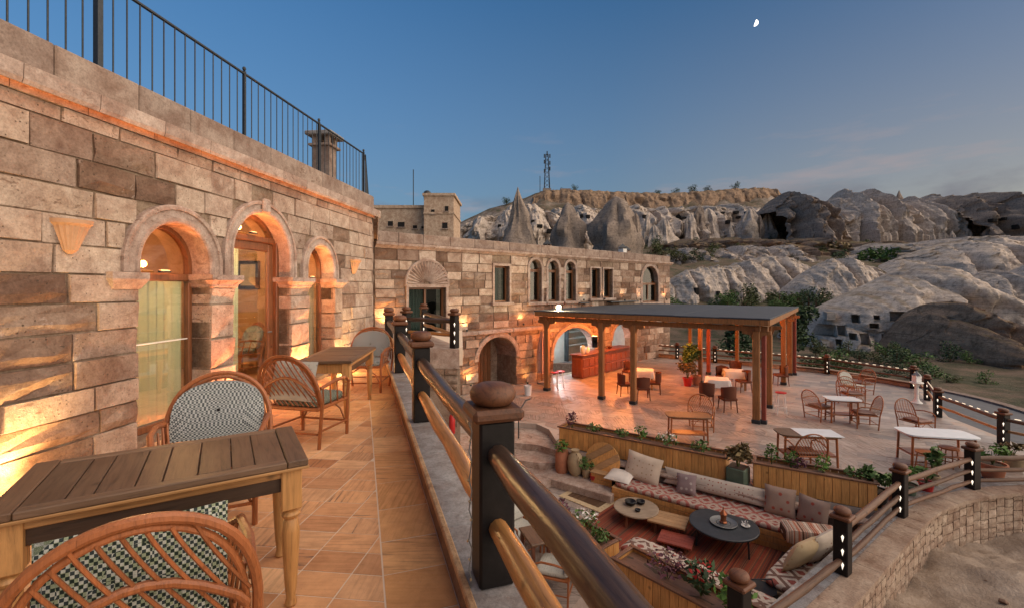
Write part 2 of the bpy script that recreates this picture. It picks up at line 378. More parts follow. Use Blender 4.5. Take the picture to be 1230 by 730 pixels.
def O(name, me, parent=None, loc=None, rz=None, sc=None, label=None, cat=None, group=None, kind=None):
    o = bpy.data.objects.new(name, me); COL.objects.link(o)
    if parent: o.parent = parent
    if loc is not None: o.location = loc
    if rz is not None: o.rotation_euler = (0, 0, rz)
    if sc is not None: o.scale = sc
    return tag(o, label, cat, group, kind)
def tag(o, label=None, cat=None, group=None, kind=None):
    for k, v in (('label', label), ('category', cat), ('group', group), ('kind', kind)):
        if v: o[k] = v
    return o
def T(name, label, cat, loc=(0, 0, 0), rz=0.0, group=None):
    o = bpy.data.objects.new(name, None); COL.objects.link(o); o.location = loc; o.rotation_euler = (0, 0, rz); o.empty_display_size = .1
    return tag(o, label, cat, group)
KIDS = {}
def dup(root, loc=None, rz=None, label=None, group=None, sc=None):
    kids = {}
    for o in COL.objects:
        if o.parent: kids.setdefault(o.parent, []).append(o)
    def rec(o, par):
        c = o.copy(); COL.objects.link(c); c.parent = par
        for k in kids.get(o, []): rec(k, c)
        return c
    c = rec(root, None)
    if loc is not None: c.location = loc
    if rz is not None: c.rotation_euler = (0, 0, rz)
    if sc is not None: c.scale = sc
    return tag(c, label, None, group)
def struct(o): o['kind'] = 'structure'; return o

def lamp(parent, loc, power, color=(1, .48, .16), r=.03, kind='POINT', rot=None, spot=None, blend=.6):
    d = bpy.data.lights.new('lamp_light', kind); d.energy = power; d.color = color; d.shadow_soft_size = r
    if kind == 'SPOT': d.spot_size = R(spot or 90); d.spot_blend = blend
    o = bpy.data.objects.new('lamp_light', d); COL.objects.link(o); o.parent = parent; o.location = loc
    if rot: o.rotation_euler = rot
    return o

def clip(poly, a, b, c):
    """keep the part of a convex polygon where a x + b y + c >= 0"""
    out = []
    for i in range(len(poly)):
        p, q = poly[i], poly[(i + 1) % len(poly)]; dp = a * p[0] + b * p[1] + c; dq = a * q[0] + b * q[1] + c
        if dp >= 0: out.append(p)
        if (dp < 0) != (dq < 0):
            t_ = dp / (dp - dq); out.append((p[0] + (q[0] - p[0]) * t_, p[1] + (q[1] - p[1]) * t_))
    return out
def area(poly): return abs(sum(poly[i][0] * poly[(i + 1) % len(poly)][1] - poly[(i + 1) % len(poly)][0] * poly[i][1] for i in range(len(poly)))) / 2 if len(poly) > 2 else 0
def shrink(poly, g):
    """inset a convex polygon by g"""
    n = len(poly); a = sum(poly[i][0] * poly[(i + 1) % n][1] - poly[(i + 1) % n][0] * poly[i][1] for i in range(n))
    if a < 0: poly = poly[::-1]
    out = poly
    for i in range(n):
        p, q = poly[i], poly[(i + 1) % n]; dx, dy = q[0] - p[0], q[1] - p[1]; L = math.hypot(dx, dy)
        if L < 1e-6: continue
        nx, ny = -dy / L, dx / L
        out = clip(out, nx, ny, -(nx * p[0] + ny * p[1]) - g)
        if len(out) < 3: return []
    return out

# stone blocks: a pool of unit blocks (x 0..1, y 0 = face ... 1 = back, z 0..1), worn corners and an uneven face
def block_mesh(name, mat, seed, worn=.03, rough=.1):
    r_ = random.Random(seed); g = 3
    rows = []
    for k in range(g + 1):
        row = []
        for i in range(g + 1):
            e = (i in (0, g)) or (k in (0, g)); cnr = (i in (0, g)) and (k in (0, g))
            y = (.12 if cnr else .06) if e else r_.uniform(-rough, rough)
            x = i / g; z = k / g
            if i in (0, g): x += r_.uniform(0, worn) * (1 if i == 0 else -1)
            if k in (0, g): z += r_.uniform(0, worn * 1.6) * (1 if k == 0 else -1)
            if not e: x += r_.uniform(-.06, .06); z += r_.uniform(-.06, .06)
            if rough > .15: pass
            elif not e:
                x = (.018 if i == 1 else .982) + r_.uniform(-.006, .006); z = (.035 if k == 1 else .965) + r_.uniform(-.012, .012)
            elif i not in (0, g): x = .018 if i == 1 else .982
            elif k not in (0, g): z = .035 if k == 1 else .965
            row.append((x, y, z))
        rows.append(row)
    mb = MB().sheet(rows); n = g + 1
    rim = [i for i in range(n)] + [n * k + n - 1 for k in range(1, n)] + [n * (n - 1) + i for i in range(n - 2, -1, -1)] + [n * k for k in range(n - 2, 0, -1)]
    b = len(mb.v)
    for i in rim: mb.v.append((mb.v[i][0], 1.0, mb.v[i][2]))
    L = len(rim)
    for j in range(L): mb.f.append((rim[j], b + j, b + (j + 1) % L, rim[(j + 1) % L]))
    return mb.mesh(name, mat)
def pool(mat, n=8, worn=.025, rough=.1): return [block_mesh('block', mat, 100 + i, worn, rough) for i in range(n)]

def arch_pts(xa, xb, zi, rise, n=14):
    """stilted arch from (xa, zi) over to (xb, zi)"""
    r_ = (xb - xa) / 2; cx_ = (xa + xb) / 2; st = max(0, rise - r_); ry = min(rise, r_)
    pts = [(xa, zi)] if st > .01 else []
    pts += [(cx_ - r_ * math.cos(math.pi * k / n), zi + st + ry * math.sin(math.pi * k / n)) for k in range(n + 1)]
    if st > .01: pts.append((xb, zi))
    return pts
def half_at(op, z):
    """x extent of an opening (with its surround) at height z, or None"""
    xa, xb, zb, zi, rise, sur = op
    if z < zb - .02 or z > zi + rise + sur: return None
    if rise == 0 or z <= zi: return (xa - (sur if rise == 0 else 0), xb + (sur if rise == 0 else 0))
    r_ = (xb - xa) / 2 + sur; c = (xa + xb) / 2; st = max(0, rise - (xb - xa) / 2); ry = min(rise, (xb - xa) / 2) + sur
    if z <= zi + st: return (c - r_, c + r_)
    q = 1 - ((z - zi - st) / ry) ** 2
    if q <= 0: return None
    w = r_ * math.sqrt(q); return (c - w, c + w)
def lay(parent, x0, x1, z0, z1, rowh, wid, openings, pl, name='stone_block', proud=.02, depth=.1, seed=1, gap=.008, minw=.1, keep=None, cap=10**9):
    """courses of separate stones round the openings"""
    r_ = random.Random(seed); z = z0; out = []; rows = 0
    while z < z1 - .04:
        h = min(r_.uniform(*rowh), z1 - z)
        if z1 - z - h < rowh[0] * .5: h = z1 - z
        blocked = []
        for op in openings:
            es = [half_at(op, z + h * f) for f in (.12, .5, .88)]; es = [e_ for e_ in es if e_]
            if es: blocked.append((min(e_[0] for e_ in es) if op[4] == 0 or z + h < op[3] else max(e_[0] for e_ in es) if len(es) > 1 and False else min(e_[0] for e_ in es) + .03,
                                   max(e_[1] for e_ in es) - (.03 if op[4] and z + h > op[3] else 0)))
        blocked.sort(); x = x0 - (r_.uniform(0, wid[0]) if rows % 2 else 0); spans = []; cur = x0
        for a, b in blocked:
            if a > cur: spans.append((cur, min(a, x1)))
            cur = max(cur, b)
        if cur < x1: spans.append((cur, x1))
        for a, b in spans:
            if b - a < .03: continue
            xs = [a]
            while xs[-1] < b:
                w = r_.uniform(*wid)
                if b - xs[-1] - w < minw: w = b - xs[-1]
                xs.append(min(xs[-1] + w, b))
                if b - xs[-1] < 1e-4: break
            for p, q in zip(xs, xs[1:]):
                if q - p < .03: continue
                if keep and not keep((p + q) / 2, z + h / 2): continue
                o = O(name, r_.choice(pl), parent, (p + gap / 2, -r_.uniform(0, proud), z + gap / 2), sc=(q - p - gap, depth, h - gap))
                out.append(o)
        z += h; rows += 1
    return out
def wall_sheet(x0, x1, z0, z1, openings, mat, parent, name='wall', y=.04, thick=.25, smooth=False):
    """mortar wall with real openings (front at local y, thickness behind)"""
    bm = bmesh.new(); es = []
    def loop(pts):
        vv = [bm.verts.new((p[0], y, p[1])) for p in pts]
        for i in range(len(vv)): es.append(bm.edges.new((vv[i], vv[(i + 1) % len(vv)])))
    loop([(x0, z0), (x1, z0), (x1, z1), (x0, z1)])
    for xa, xb, zb, zi, rise, sur in openings:
        zb = max(zb, z0 + .005)
        loop([(xa, zb)] + (arch_pts(xa, xb, zi, rise) if rise else [(xa, zi), (xb, zi)]) + [(xb, zb)])
    bmesh.ops.triangle_fill(bm, use_beauty=True, edges=es)
    rr = bmesh.ops.extrude_face_region(bm, geom=bm.faces[:])
    for v in rr['geom']:
        if isinstance(v, bmesh.types.BMVert): v.co.y += thick
    bmesh.ops.recalc_face_normals(bm, faces=bm.faces[:])
    me = bpy.data.meshes.new(name); bm.to_mesh(me); bm.free(); me.materials.append(M(mat))
    return O(name, me, parent)
def arch_band(xa, xb, zi, rise, prof, n=18):
    """moulding swept round an arch; prof = (outward offset, y)"""
    path = arch_pts(xa, xb, zi, rise, n); m = len(path); rows = []
    for i, (x, z) in enumerate(path):
        a = path[max(0, i - 1)]; b = path[min(m - 1, i + 1)]
        tx, tz = b[0] - a[0], b[1] - a[1]; L = math.hypot(tx, tz); nx, nz_ = -tz / L, tx / L
        if i == 0 or i == m - 1: nx, nz_ = (-1 if i == 0 else 1), 0
        rows.append([(x + nx * (o_ - .006 if o_ == 0 else o_), y, z + nz_ * (o_ - .006 if o_ == 0 else o_)) for o_, y in prof])
    mb = MB().sheet(rows); k = len(prof)
    mb.f.append(tuple(range(k))); mb.f.append(tuple(range((m - 1) * k, m * k))[::-1])
    return mb
def band_fill(xa, xb, zb, zi, rise, y, t, parent, name, mat):
    """flat plate filling an arched outline"""
    pts = [(xa, zb)] + (arch_pts(xa, xb, zi, rise) if rise else [(xa, zi), (xb, zi)]) + [(xb, zb)]
    n = len(pts); mb = MB()
    mb.add([(x, y, z) for x, z in pts] + [(x, y + t, z) for x, z in pts], [tuple(range(n)), tuple(range(n, 2 * n))[::-1]] + [(i, n + i, n + (i + 1) % n, (i + 1) % n) for i in range(n)])
    return mb.build(name, mat, parent)
def line_frame(p, q):
    d = Vector((q[0] - p[0], q[1] - p[1])); return math.atan2(d.y, d.x), d.length

# leaves: many small folded quads through a volume
def leaf_cloud(mb, c, rad, n, size, r_, shell=.35, squash=1.0):
    for _ in range(n):
        while True:
            d = Vector((r_.uniform(-1, 1), r_.uniform(-1, 1), r_.uniform(-1, 1)))
            if shell < d.length < 1: break
        p = Vector((c[0] + d.x * rad[0], c[1] + d.y * rad[1], c[2] + d.z * rad[2]))
        a = Vector((r_.gauss(0, 1), r_.gauss(0, 1), r_.gauss(0, .6))).normalized(); b = a.cross(Vector((r_.gauss(0, 1), r_.gauss(0, 1), r_.gauss(0, 1)))).normalized()
        s_ = size * r_.uniform(.6, 1.4); w = s_ * .45
        mb.add([p - a * s_, p + b * w, p + a * s_, p - b * w], [(0, 1, 2, 3)])
def leaf_mat(name, c, var=.5):
    t = NT(name); r = t.noise(t.pos(), 7, 3); isl = t.node('ShaderNodeNewGeometry').outputs['Random Per Island']
    cc = t.ramp(isl, [(0, tuple(x * (1 - var) for x in c)), (.6, c), (1, tuple(x * (1 + var) for x in c))])
    cc = t.mix(t.ramp(r, [(.4, 0), (.7, .5)]), cc, tuple(x * .55 for x in c)); t.col(cc); t.set(roughness=.65, specular_ior_level=.25)
    MATS[name] = t.m
leaf_mat('leaf_green', (.085, .15, .04)); leaf_mat('leaf_dark', (.045, .08, .034)); leaf_mat('leaf_olive', (.085, .10, .035)); leaf_mat('leaf_dry', (.16, .115, .05))
leaf_mat('leaf_bright', (.10, .20, .04)); leaf_mat('petal_red', (.42, .03, .03), .3); leaf_mat('petal_white', (.75, .72, .68), .15); leaf_mat('leaf_purple', (.13, .05, .07))
# ================================================================== terrace side: stone hotel building
W0 = Vector((-4.282, 0, 0)); WU = Vector((.1103, .9939, 0)); WA = math.atan2(WU.y, WU.x)
S_END = 10.33; S0 = -1.2
hotel = T('hotel_building', 'pinkish tuff stone building with arched door and windows beside upper terrace', 'building', W0, WA)
OPS = [(4.64, 5.56, .06, 1.78, .56, .19), (5.95, 7.18, .0, 1.78, .90, .17), (7.69, 8.55, .06, 1.78, .58, .17)]
wall = wall_sheet(S0, S_END, -.3, 3.3, OPS, 'mortar', hotel, 'wall', .016, .3)
pl_smooth = pool('pink_tuff', 8, .02, .07)
pl_rough = pool('rough_tuff', 6, .035, .22)
pillar_cut = [(op[0], op[1], op[2], op[3], op[4], op[5]) for op in OPS] + [(5.56, 5.95, 0, 1.80, 0, 0), (7.18, 7.69, 0, 1.80, 0, 0), (8.55, 8.85, 0, 1.80, 0, 0)]
blocks = lay(wall, .6, S_END, 0, 3.17, (.22, .32), (.34, .80), pillar_cut, pl_smooth, proud=.022, depth=.13, seed=5, gap=.004)
for o in blocks:
    x, z = o.location.x, o.location.z
    if rnd.random() < (.5 if x < 3.9 and z < 1.6 else .12): o.data = rnd.choice(pl_rough)
# second face of the house, running on behind the corner
A2 = W0 + WU * S_END; B2 = Vector((-4.72, 15.55, 0))
rz2, L2 = line_frame(A2, B2)
side = MB(); side.box((L2 / 2, .2, 1.45), (L2, .3, 3.7)); side_o = side.build('side_wall', 'mortar', hotel)
def world_child(o, parent, loc, rz):
    """place a child given in world terms under an unscaled parent turned about z"""
    pr = parent.rotation_euler.z; d = Vector(loc) - parent.location
    o.location = Matrix.Rotation(-pr, 3, 'Z') @ d; o.rotation_euler = (0, 0, rz - pr)
world_child(side_o, hotel, A2, rz2)
lay(side_o, 0, 3.4, -.3, 3.17, (.25, .34), (.35, .8), [], pl_smooth, proud=.02, depth=.13, seed=8)
# cornice and coping course
def mould(x0, x1, prof, name, mat, parent, smooth=False):
    mb = MB(); n = len(prof)
    mb.add([(x0, y, z) for y, z in prof] + [(x1, y, z) for y, z in prof], [(i, (i + 1) % n, n + (i + 1) % n, n + i) for i in range(n)] + [tuple(range(n))[::-1], tuple(range(n, 2 * n))])
    return mb.build(name, mat, parent, smooth)
cprof = [(.2, 3.17), (-.03, 3.17), (-.034, 3.255), (-.115, 3.26), (-.12, 3.198), (-.14, 3.195), (-.155, 3.23), (-.16, 3.345), (.2, 3.36)]
x = S0
while x < S_END + .02:
    w = min(rnd.uniform(.55, .75), S_END + .14 - x); mould(x, x + w - .007, cprof, 'cornice_block', 'dressed_tuff', hotel); x += w
x = S0
while x < S_END - .02:
    w = min(rnd.uniform(.62, .8), S_END - x); MB().cbox((x + w / 2, .13, 3.355 + .155), (w - .008, .34, .30), .012).build('coping_block', 'coping_tuff', hotel); x += w
sc_ = mould(-.1, L2, cprof, 'side_cornice', 'dressed_tuff', side_o); MB().cbox((L2 / 2, .13, 3.505), (L2, .34, .30), .01).build('side_coping', 'coping_tuff', side_o)
# roof deck behind coping
MB().box(((S0 + S_END) / 2, 2.6, 3.2), (S_END - S0, 4.6, .2)).build('roof_slab', 'coping_tuff', hotel)
# arches
aprof = [(0, .28), (0, -.03), (.012, -.045), (.05, -.05), (.06, -.03), (.075, -.025), (.13, -.03), (.14, -.05), (.175, -.055), (.19, -.045), (.195, .03)]
for i, op in enumerate(OPS):
    sc = 1.0 if i == 0 else .87
    arch_band(op[0], op[1], op[3], op[4], [(a * sc, y) for a, y in aprof]).build('arch_moulding', 'dressed_tuff', hotel, True, ang=30)
MB().cbox((6.565, -.06, 2.78), (.16, .06, .2), .02).build('keystone', 'dressed_tuff', hotel)
# pillars with capitals
def pillar(xa, xb, name='pillar', carved=True):
    p = MB(); p.box(((xa + xb) / 2, .13, .8), (xb - xa, .30, 1.64))
    po = p.build(name, 'mortar', hotel); z = 0
    while z < 1.58:
        h = min(rnd.uniform(.2, .42), 1.62 - z)
        if 1.62 - z - h < .12: h = 1.62 - z
        O('pillar_block', rnd.choice(pl_smooth), po, (xa - .004, -.045, z + .003), sc=(xb - xa + .008, .33, h - .006)); z += h
    c = MB(); m_ = (xa + xb) / 2; w = (xb - xa)
    prof = [(0, 1.615), (.025, 1.635), (.03, 1.66), (.06, 1.70), (.075, 1.715), (.075, 1.78)]
    vs_ = []
    for g, z in prof:
        vs_ += [(xa - g, -.05 - g, z), (xb + g, -.05 - g, z), (xb + g, .28, z), (xa - g, .28, z)]
    fs = [(i * 4 + k, i * 4 + (k + 1) % 4, (i + 1) * 4 + (k + 1) % 4, (i + 1) * 4 + k) for i in range(len(prof) - 1) for k in range(4)] + [(20, 21, 22, 23)]
    c.add(vs_, fs); c.build('capital', 'dressed_tuff', hotel)
pillar(5.56, 5.95); pillar(7.18, 7.69); pillar(8.55, 8.85)
# left-hand impost on the wall beside the first window
pr = [(0, 1.61), (.02, 1.64), (.05, 1.69), (.06, 1.71), (.06, 1.775)]
vs_ = []
for g, z in pr: vs_ += [(4.36 - g, -.03 - g, z), (4.64 + g * .8, -.03 - g, z), (4.64 + g * .8, .26, z), (4.36 - g, .26, z)]
MB().add(vs_, [(i * 4 + k, i * 4 + (k + 1) % 4, (i + 1) * 4 + (k + 1) % 4, (i + 1) * 4 + k) for i in range(4) for k in range(4)] + [(16, 17, 18, 19)]).build('impost', 'dressed_tuff', hotel)

# curtain cloth lit from the room
t = NT('sheer_curtain'); p = t.objc()
f = t.ramp(t.noise(t.map(p, (5, 1, .2)), 1.5, 4), [(.3, (.42, .52, .42)), (.5, (.62, .64, .46)), (.75, (.74, .66, .44))])
d1 = t.node('ShaderNodeBsdfDiffuse', {'Color': f}); d2 = t.node('ShaderNodeBsdfTranslucent', {'Color': f}); mx = t.node('ShaderNodeMixShader', {0: .5})
t.l.new(d1.outputs[0], mx.inputs[1]); t.l.new(d2.outputs[0], mx.inputs[2]); t.l.new(mx.outputs[0], t.out.inputs['Surface']); MATS['sheer_curtain'] = t.m
plain('room_wall', (.42, .225, .10), .9, .2, 4); plain('room_floor', (.22, .11, .06), .5, .2)
def curtain(x0, x1, z0, z1, y, parent, amp=.03, wl=.11):
    n = int((x1 - x0) / .018); rows = []
    for z in (z0, (z0 + z1) / 2, z1):
        rows.append([(x0 + (x1 - x0) * k / n, y + amp * math.sin(2 * math.pi * (x0 + (x1 - x0) * k / n) / wl + .7 * math.sin(k * .21) + z * .25), z) for k in range(n + 1)])
    return MB().sheet(rows).build('curtain', 'sheer_curtain', parent, True, ang=180)
def glazed(op, parent, y=.24, transom=1.74, name='window', door=False):
    xa, xb, zb, zi, rise, _ = op; w = T(name, None, None); w.parent = parent
    fr = MB(); fw = .055
    for xx in (xa + fw / 2, xb - fw / 2): fr.cbox((xx, y, (zb + zi) / 2), (fw, .07, zi - zb), .008)
    if not door: fr.cbox(((xa + xb) / 2, y, zb + .04), (xb - xa, .07, .08), .008)
    fr.build('frame', 'door_wood', w)
    arch_band(xa, xb, zi, rise, [(0, y - .035), (-.055, y - .035), (-.055, y + .035), (0, y + .035)]).build('arch_frame', 'door_wood', w)
    MB().cbox(((xa + xb) / 2, y - .005, transom), (xb - xa - .02, .09, .085), .012).build('transom', 'door_wood', w)
    band_fill(xa + .03, xb - .03, transom + .03, max(zi, transom + .04), rise - .04 - max(0, transom - zi), y + .005, .008, w, 'fan_pane', 'fan_glass')
    return w
w1 = glazed(OPS[0], hotel)
band_fill(4.69, 5.51, .12, 1.70, 0, .245, .008, w1, 'pane', 'window_glass'); curtain(4.66, 5.54, .1, 1.72, .31, w1)
w3 = glazed(OPS[2], hotel)
band_fill(7.74, 8.50, .12, 1.70, 0, .245, .008, w3, 'pane', 'window_glass'); curtain(7.71, 8.53, .1, 1.72, .36, w3)
MB().tube([(4.7, .225, 1.02), (5.5, .225, 1.02)], .008, 6).build('crossbar', 'white_plastic', w1)
# glazed door, standing in a wooden frame
dr = glazed(OPS[1], hotel, .22, 2.33, 'door', True)
leafm = MB()
for xx, ww in ((6.05, .11), (7.06, .13)): leafm.cbox((xx, .235, 1.14), (ww, .06, 2.28), .012)
leafm.cbox((6.555, .236, 2.23), (.90, .056, .13), .012); leafm.cbox((6.555, .236, .14), (.90, .056, .26), .012)
leafm.build('leaf', 'door_wood', dr); band_fill(6.10, 7.0, .26, 2.17, 0, .235, .008, dr, 'pane', 'window_glass')
MB().tube([(6.99, .19, .95), (6.99, .15, .96), (6.90, .15, .96)], .011, 8).build('handle', 'galv', dr)
# lintel boards beside the glass
for xx in (5.985, 7.145): MB().cbox((xx, .205, 1.16), (.07, .12, 2.3), .01).build('casing', 'door_wood', dr)
# room behind
rm = MB(); rm.box((6.5, 3.42, 1.4), (5.2, .1, 3.2)); rm.box((3.95, 1.9, 1.4), (.1, 3.0, 3.2)); rm.box((9.05, 1.9, 1.4), (.1, 3.0, 3.2)); rm.box((6.5, 1.9, 3.02), (5.2, 3.1, .1))
rm.build('room', 'room_wall', hotel); MB().box((6.5, 1.9, -.06), (5.2, 3.0, .12)).build('room_floor', 'room_floor', hotel)
curtain(6.66, 6.80, .1, 2.2, .55, hotel, .02, .06)
pic = T('framed_picture', 'dark framed picture hanging on the room wall seen through the glazed door', 'picture', W0 + WU * 8.985 + Vector((-.9939, .1103, 0)) * 1.97 + Vector((0, 0, 1.87)), WA - R(90))
MB().cbox((0, -.015, 0), (.46, .04, .56), .01).build('frame', 'post_black', pic); MB().box((0, -.04, 0), (.32, .01, .42)).build('print', 'pot_tan', pic)
inl = T('room_lamp', 'lit ceiling lamp inside the room behind the arched door', 'lamp', W0 + WU * 6.4 + Vector((-.9939, .1103, 0)) * 1.7 + Vector((0, 0, 2.62)), WA)
emit('bulb_warm', (1, .62, .28), 14); MB().lathe([(.02, .36), (.02, .1), (.16, .04), (.18, 0), (.0, 0)], 14).build('shade', 'cloth_white', inl)
MB().lathe([(.001, -.08), (.05, -.05), (.06, -.01), (.02, .02)], 12).build('bulb', 'bulb_warm', inl, True); lamp(inl, (0, 0, -.2), 120, (1, .66, .33), .1)
# carved stone wall sconces
plain('sconce_lit_stone', (.44, .27, .165), .8, .2, 9, .25)  # warm glow of the faintly lit cups is put into the stone colour
def sconce(s, z, label):
    o = T('wall_sconce', label, 'wall lamp', W0 + WU * s + Vector((0, 0, z)), WA, 'carved sconces on the terrace wall')
    n = 18; prof = [(.015, -.23), (.05, -.20), (.115, -.02), (.135, .0), (.14, .03)]; mb = MB(); vs_ = []
    for r_, zz in prof:
        for k in range(n + 1):
            th = math.pi * k / n; fl = 1 - (.06 if k % 2 and zz < 0 else 0)
            vs_.append((-r_ * math.cos(th) * fl, -.03 - r_ * math.sin(th) * fl, zz))
    mb.add(vs_, [(i * (n + 1) + k, i * (n + 1) + k + 1, (i + 1) * (n + 1) + k + 1, (i + 1) * (n + 1) + k) for i in range(len(prof) - 1) for k in range(n)])
    mb.build('cup', 'sconce_lit_stone', o); o.scale = (1.12,) * 3; return o
sconce(3.97, 2.17, 'fluted stone cup sconce beside the first window arch'); sconce(9.35, 2.15, 'fluted stone cup sconce near the corner of the terrace wall')
# up-lights at the feet of the pillars (lit)
emit('uplight_glow', (1, .55, .2), 25)
def uplight(loc, label, power, color=(1, .42, .13), rz=0, group='small uplights washing the stone walls', spread=.02, tilt=0.0, spill=0):
    o = T('uplight', label, 'lamp', loc, rz, group)
    MB().lathe([(.045, 0), (.045, .06), (.038, .075), (.036, .07), (.036, .045)], 12).build('housing', 'iron', o)
    MB().lathe([(.001, .052), (.036, .052)], 12, caps=False).build('lens', 'uplight_glow', o)
    lamp(o, (0, 0, .1), power, color, .03, 'SPOT', (R(180) - tilt, 0, 0), 120, .9)
    if spill: lamp(o, (0, 0, .14), spill, color, .05)
    return o
NV = Vector((.9939, -.1103, 0))
uplight(W0 + WU * 5.74 + NV * .14, 'small round uplight at the foot of the pillar between window and door', 130, (1, .30, .10), WA, tilt=.12, spill=9)
uplight(W0 + WU * 7.43 + NV * .14, 'small round uplight at the foot of the pillar past the door', 150, (1, .34, .10), WA, tilt=.12, spill=11)
uplight(W0 + WU * 8.72 + NV * .14, 'small round uplight at the foot of the last pilaster', 90, (1, .60, .22), WA, tilt=.12, spill=11)
uplight(W0 + WU * 3.52 + NV * .16, 'small round uplight by the wall behind the plank table', 60, (1, .60, .22), WA, tilt=.12, spill=9)
uplight(A2 + Vector((.24, .9, 0)), 'small round uplight round the corner of the terrace wall', 110, (1, .40, .10), WA)
# warm LED strip tucked under the cornice
def led(x0, x1, y, z, parent_loc, rz, power, label, color=(1, .26, .06), n=5):
    o = T('light_strip', label, 'light strip', parent_loc, rz)
    MB().box(((x0 + x1) / 2, y, z), (x1 - x0, .018, .012)).build('diffuser', 'strip_glow', o)
    d = bpy.data.lights.new('lamp_light', 'AREA'); d.shape = 'RECTANGLE'; d.size = x1 - x0; d.size_y = .05; d.energy = power; d.color = color
    l = bpy.data.objects.new('lamp_light', d); COL.objects.link(l); l.parent = o; l.location = ((x0 + x1) / 2, y, z - .012)
    l.rotation_euler = (R(12), 0, 0)
    return o
emit('strip_glow', (1, .36, .10), .7)
led(S0, S_END, -.078, 3.25, W0, WA, 2.6, 'warm light strip under the long cornice of the terrace building')
# arch soffit lamps (lit reveals)
for op, lb in ((OPS[0], 'first window'), (OPS[1], 'door'), (OPS[2], 'far window')):
    o = T('arch_light', 'small warm light hidden on the impost inside the %s arch' % lb, 'lamp', W0 + WU * ((op[0] + op[1]) / 2) - NV * .14 + Vector((0, 0, 1.79 if op is not OPS[1] else 2.39)), WA, 'warm lights inside the arches')
    MB().cbox((0, 0, .012), (.14, .04, .02), .004).build('housing', 'iron', o); MB().box((0, 0, .026), (.12, .025, .006)).build('diffuser', 'strip_glow', o)
    lamp(o, (0, -.06, .1), 2.6, (1, .33, .09), .04)

# roof railing (iron balusters on the coping)
rail = T('roof_railing', 'dark iron baluster railing on top of the stone building', 'railing', W0 + Vector((0, 0, 3.66)), WA)
RY = .14
MB().box(((S0 + S_END) / 2 - .1, RY, .93), (S_END - S0 - .2, .035, .02)).build('top_rail', 'iron', rail)
MB().box(((S0 + S_END) / 2 - .1, RY, .06), (S_END - S0 - .2, .03, .015)).build('bottom_rail', 'iron', rail)
bal = MB().tube([(0, 0, .065), (0, 0, .925)], .0075, 6).mesh('baluster', 'iron'); pst = MB().box((0, 0, .48), (.035, .035, .97)).mesh('post', 'iron')
fin = MB().lathe([(.001, .97), (.02, .98), (.026, 1.0), (.018, 1.02), (.001, 1.03)], 8).mesh('finial', 'iron', True)
posts_s = [.3, 2.35, 4.37, 6.38, 8.34, S_END - .12]
for i, s in enumerate(posts_s):
    po = O('post', pst, rail, (s, RY, 0), sc=(1.5, 1.5, 1) if s == 4.37 else None); O('finial', fin, po)
s = S0 + .1
while s < S_END - .15:
    if all(abs(s - q) > .05 for q in posts_s): O('baluster', bal, rail, (s, RY, 0))
    s += .144
rr2 = T('side_railing', 'iron baluster railing turning the corner of the roof beside the chimney', 'railing', A2 + Vector((-.15, 0, 3.66)), rz2)
MB().box((L2 / 2, 0, .93), (L2, .035, .02)).build('top_rail', 'iron', rr2); MB().box((L2 / 2, 0, .06), (L2, .03, .015)).build('bottom_rail', 'iron', rr2)
for k in range(int(L2 / .125)): O('baluster', bal, rr2, (.1 + k * .125, 0, 0))
# chimney on the roof
ch = T('roof_chimney', 'square stone chimney with capped vents behind the roof railing', 'chimney', W0 + WU * 9.3 - NV * .55 + Vector((0, 0, 3.3)), WA)
MB().cbox((0, 0, .52), (.34, .34, 1.35), .01).build('shaft', 'coping_tuff', ch)
for sx in (-.13, .13):
    for sy in (-.13, .13): MB().box((sx, sy, 1.27), (.09, .09, .16)).build('vent_pier', 'coping_tuff', ch)
MB().cbox((0, 0, 1.39), (.56, .56, .08), .015).build('cap', 'grey_coping', ch); MB().cbox((0, 0, 1.17), (.46, .46, .05), .01).build('collar', 'coping_tuff', ch)

# ================================================================== terrace floor: slab, tiles, border
PA = Vector((.505, 0, 0)); PD = Vector((-.33, 1, 0)).normalized(); PN = Vector((PD.y, -PD.x, 0))   # parapet inner line, outward normal (+x)
def par(d, off=0.0, z=0.0):
    """point along the parapet at depth y = d, off metres outward"""
    t_ = d / PD.y; q = PA + PD * t_ + PN * off; return Vector((q.x, q.y, z))
floor = struct(MB().prism([(-5.4, -1.5), (1.0, -1.5), tuple(par(-1.2)[:2]), tuple(par(10.6)[:2]), (-2.95, 12.2), (-1.35, 12.55), (-1.9, 17.5), (-5.2, 15.5), (-5.2, 10)], -.5, -.0015).build('terrace_floor', 'grout'))
# main tiles follow the building wall, .3 x .2 m; nearest in view first
BW = .36
tiles = []; far = MB()
NI = (WU.x, WU.y)
for i in range(-2, 54):
    for j in range(-1, 26):
        s0, c0 = .3 + i * .205, .04 + j * .302
        q = [W0 + WU * a + NV * b for a, b in ((s0, c0), (s0 + .205, c0), (s0 + .205, c0 + .302), (s0, c0 + .302))]
        poly = [(v.x, v.y) for v in q]
        poly = clip(poly, -PN.x, -PN.y, PN.dot(PA) - BW)     # stay inside the border
        if area(poly) < .003: continue
        poly = shrink(poly, .0045)
        if area(poly) < .002: continue
        cx_ = sum(p[0] for p in poly) / len(poly); cy_ = sum(p[1] for p in poly) / len(poly)
        if cy_ > 11: continue
        vis = cy_ > .9 and abs(cx_ / max(cy_, .1)) < 1.35
        tiles.append((0 if vis else 1, math.hypot(cx_, cy_), poly, cx_, cy_))
tiles.sort(key=lambda a: (a[0], a[1]))
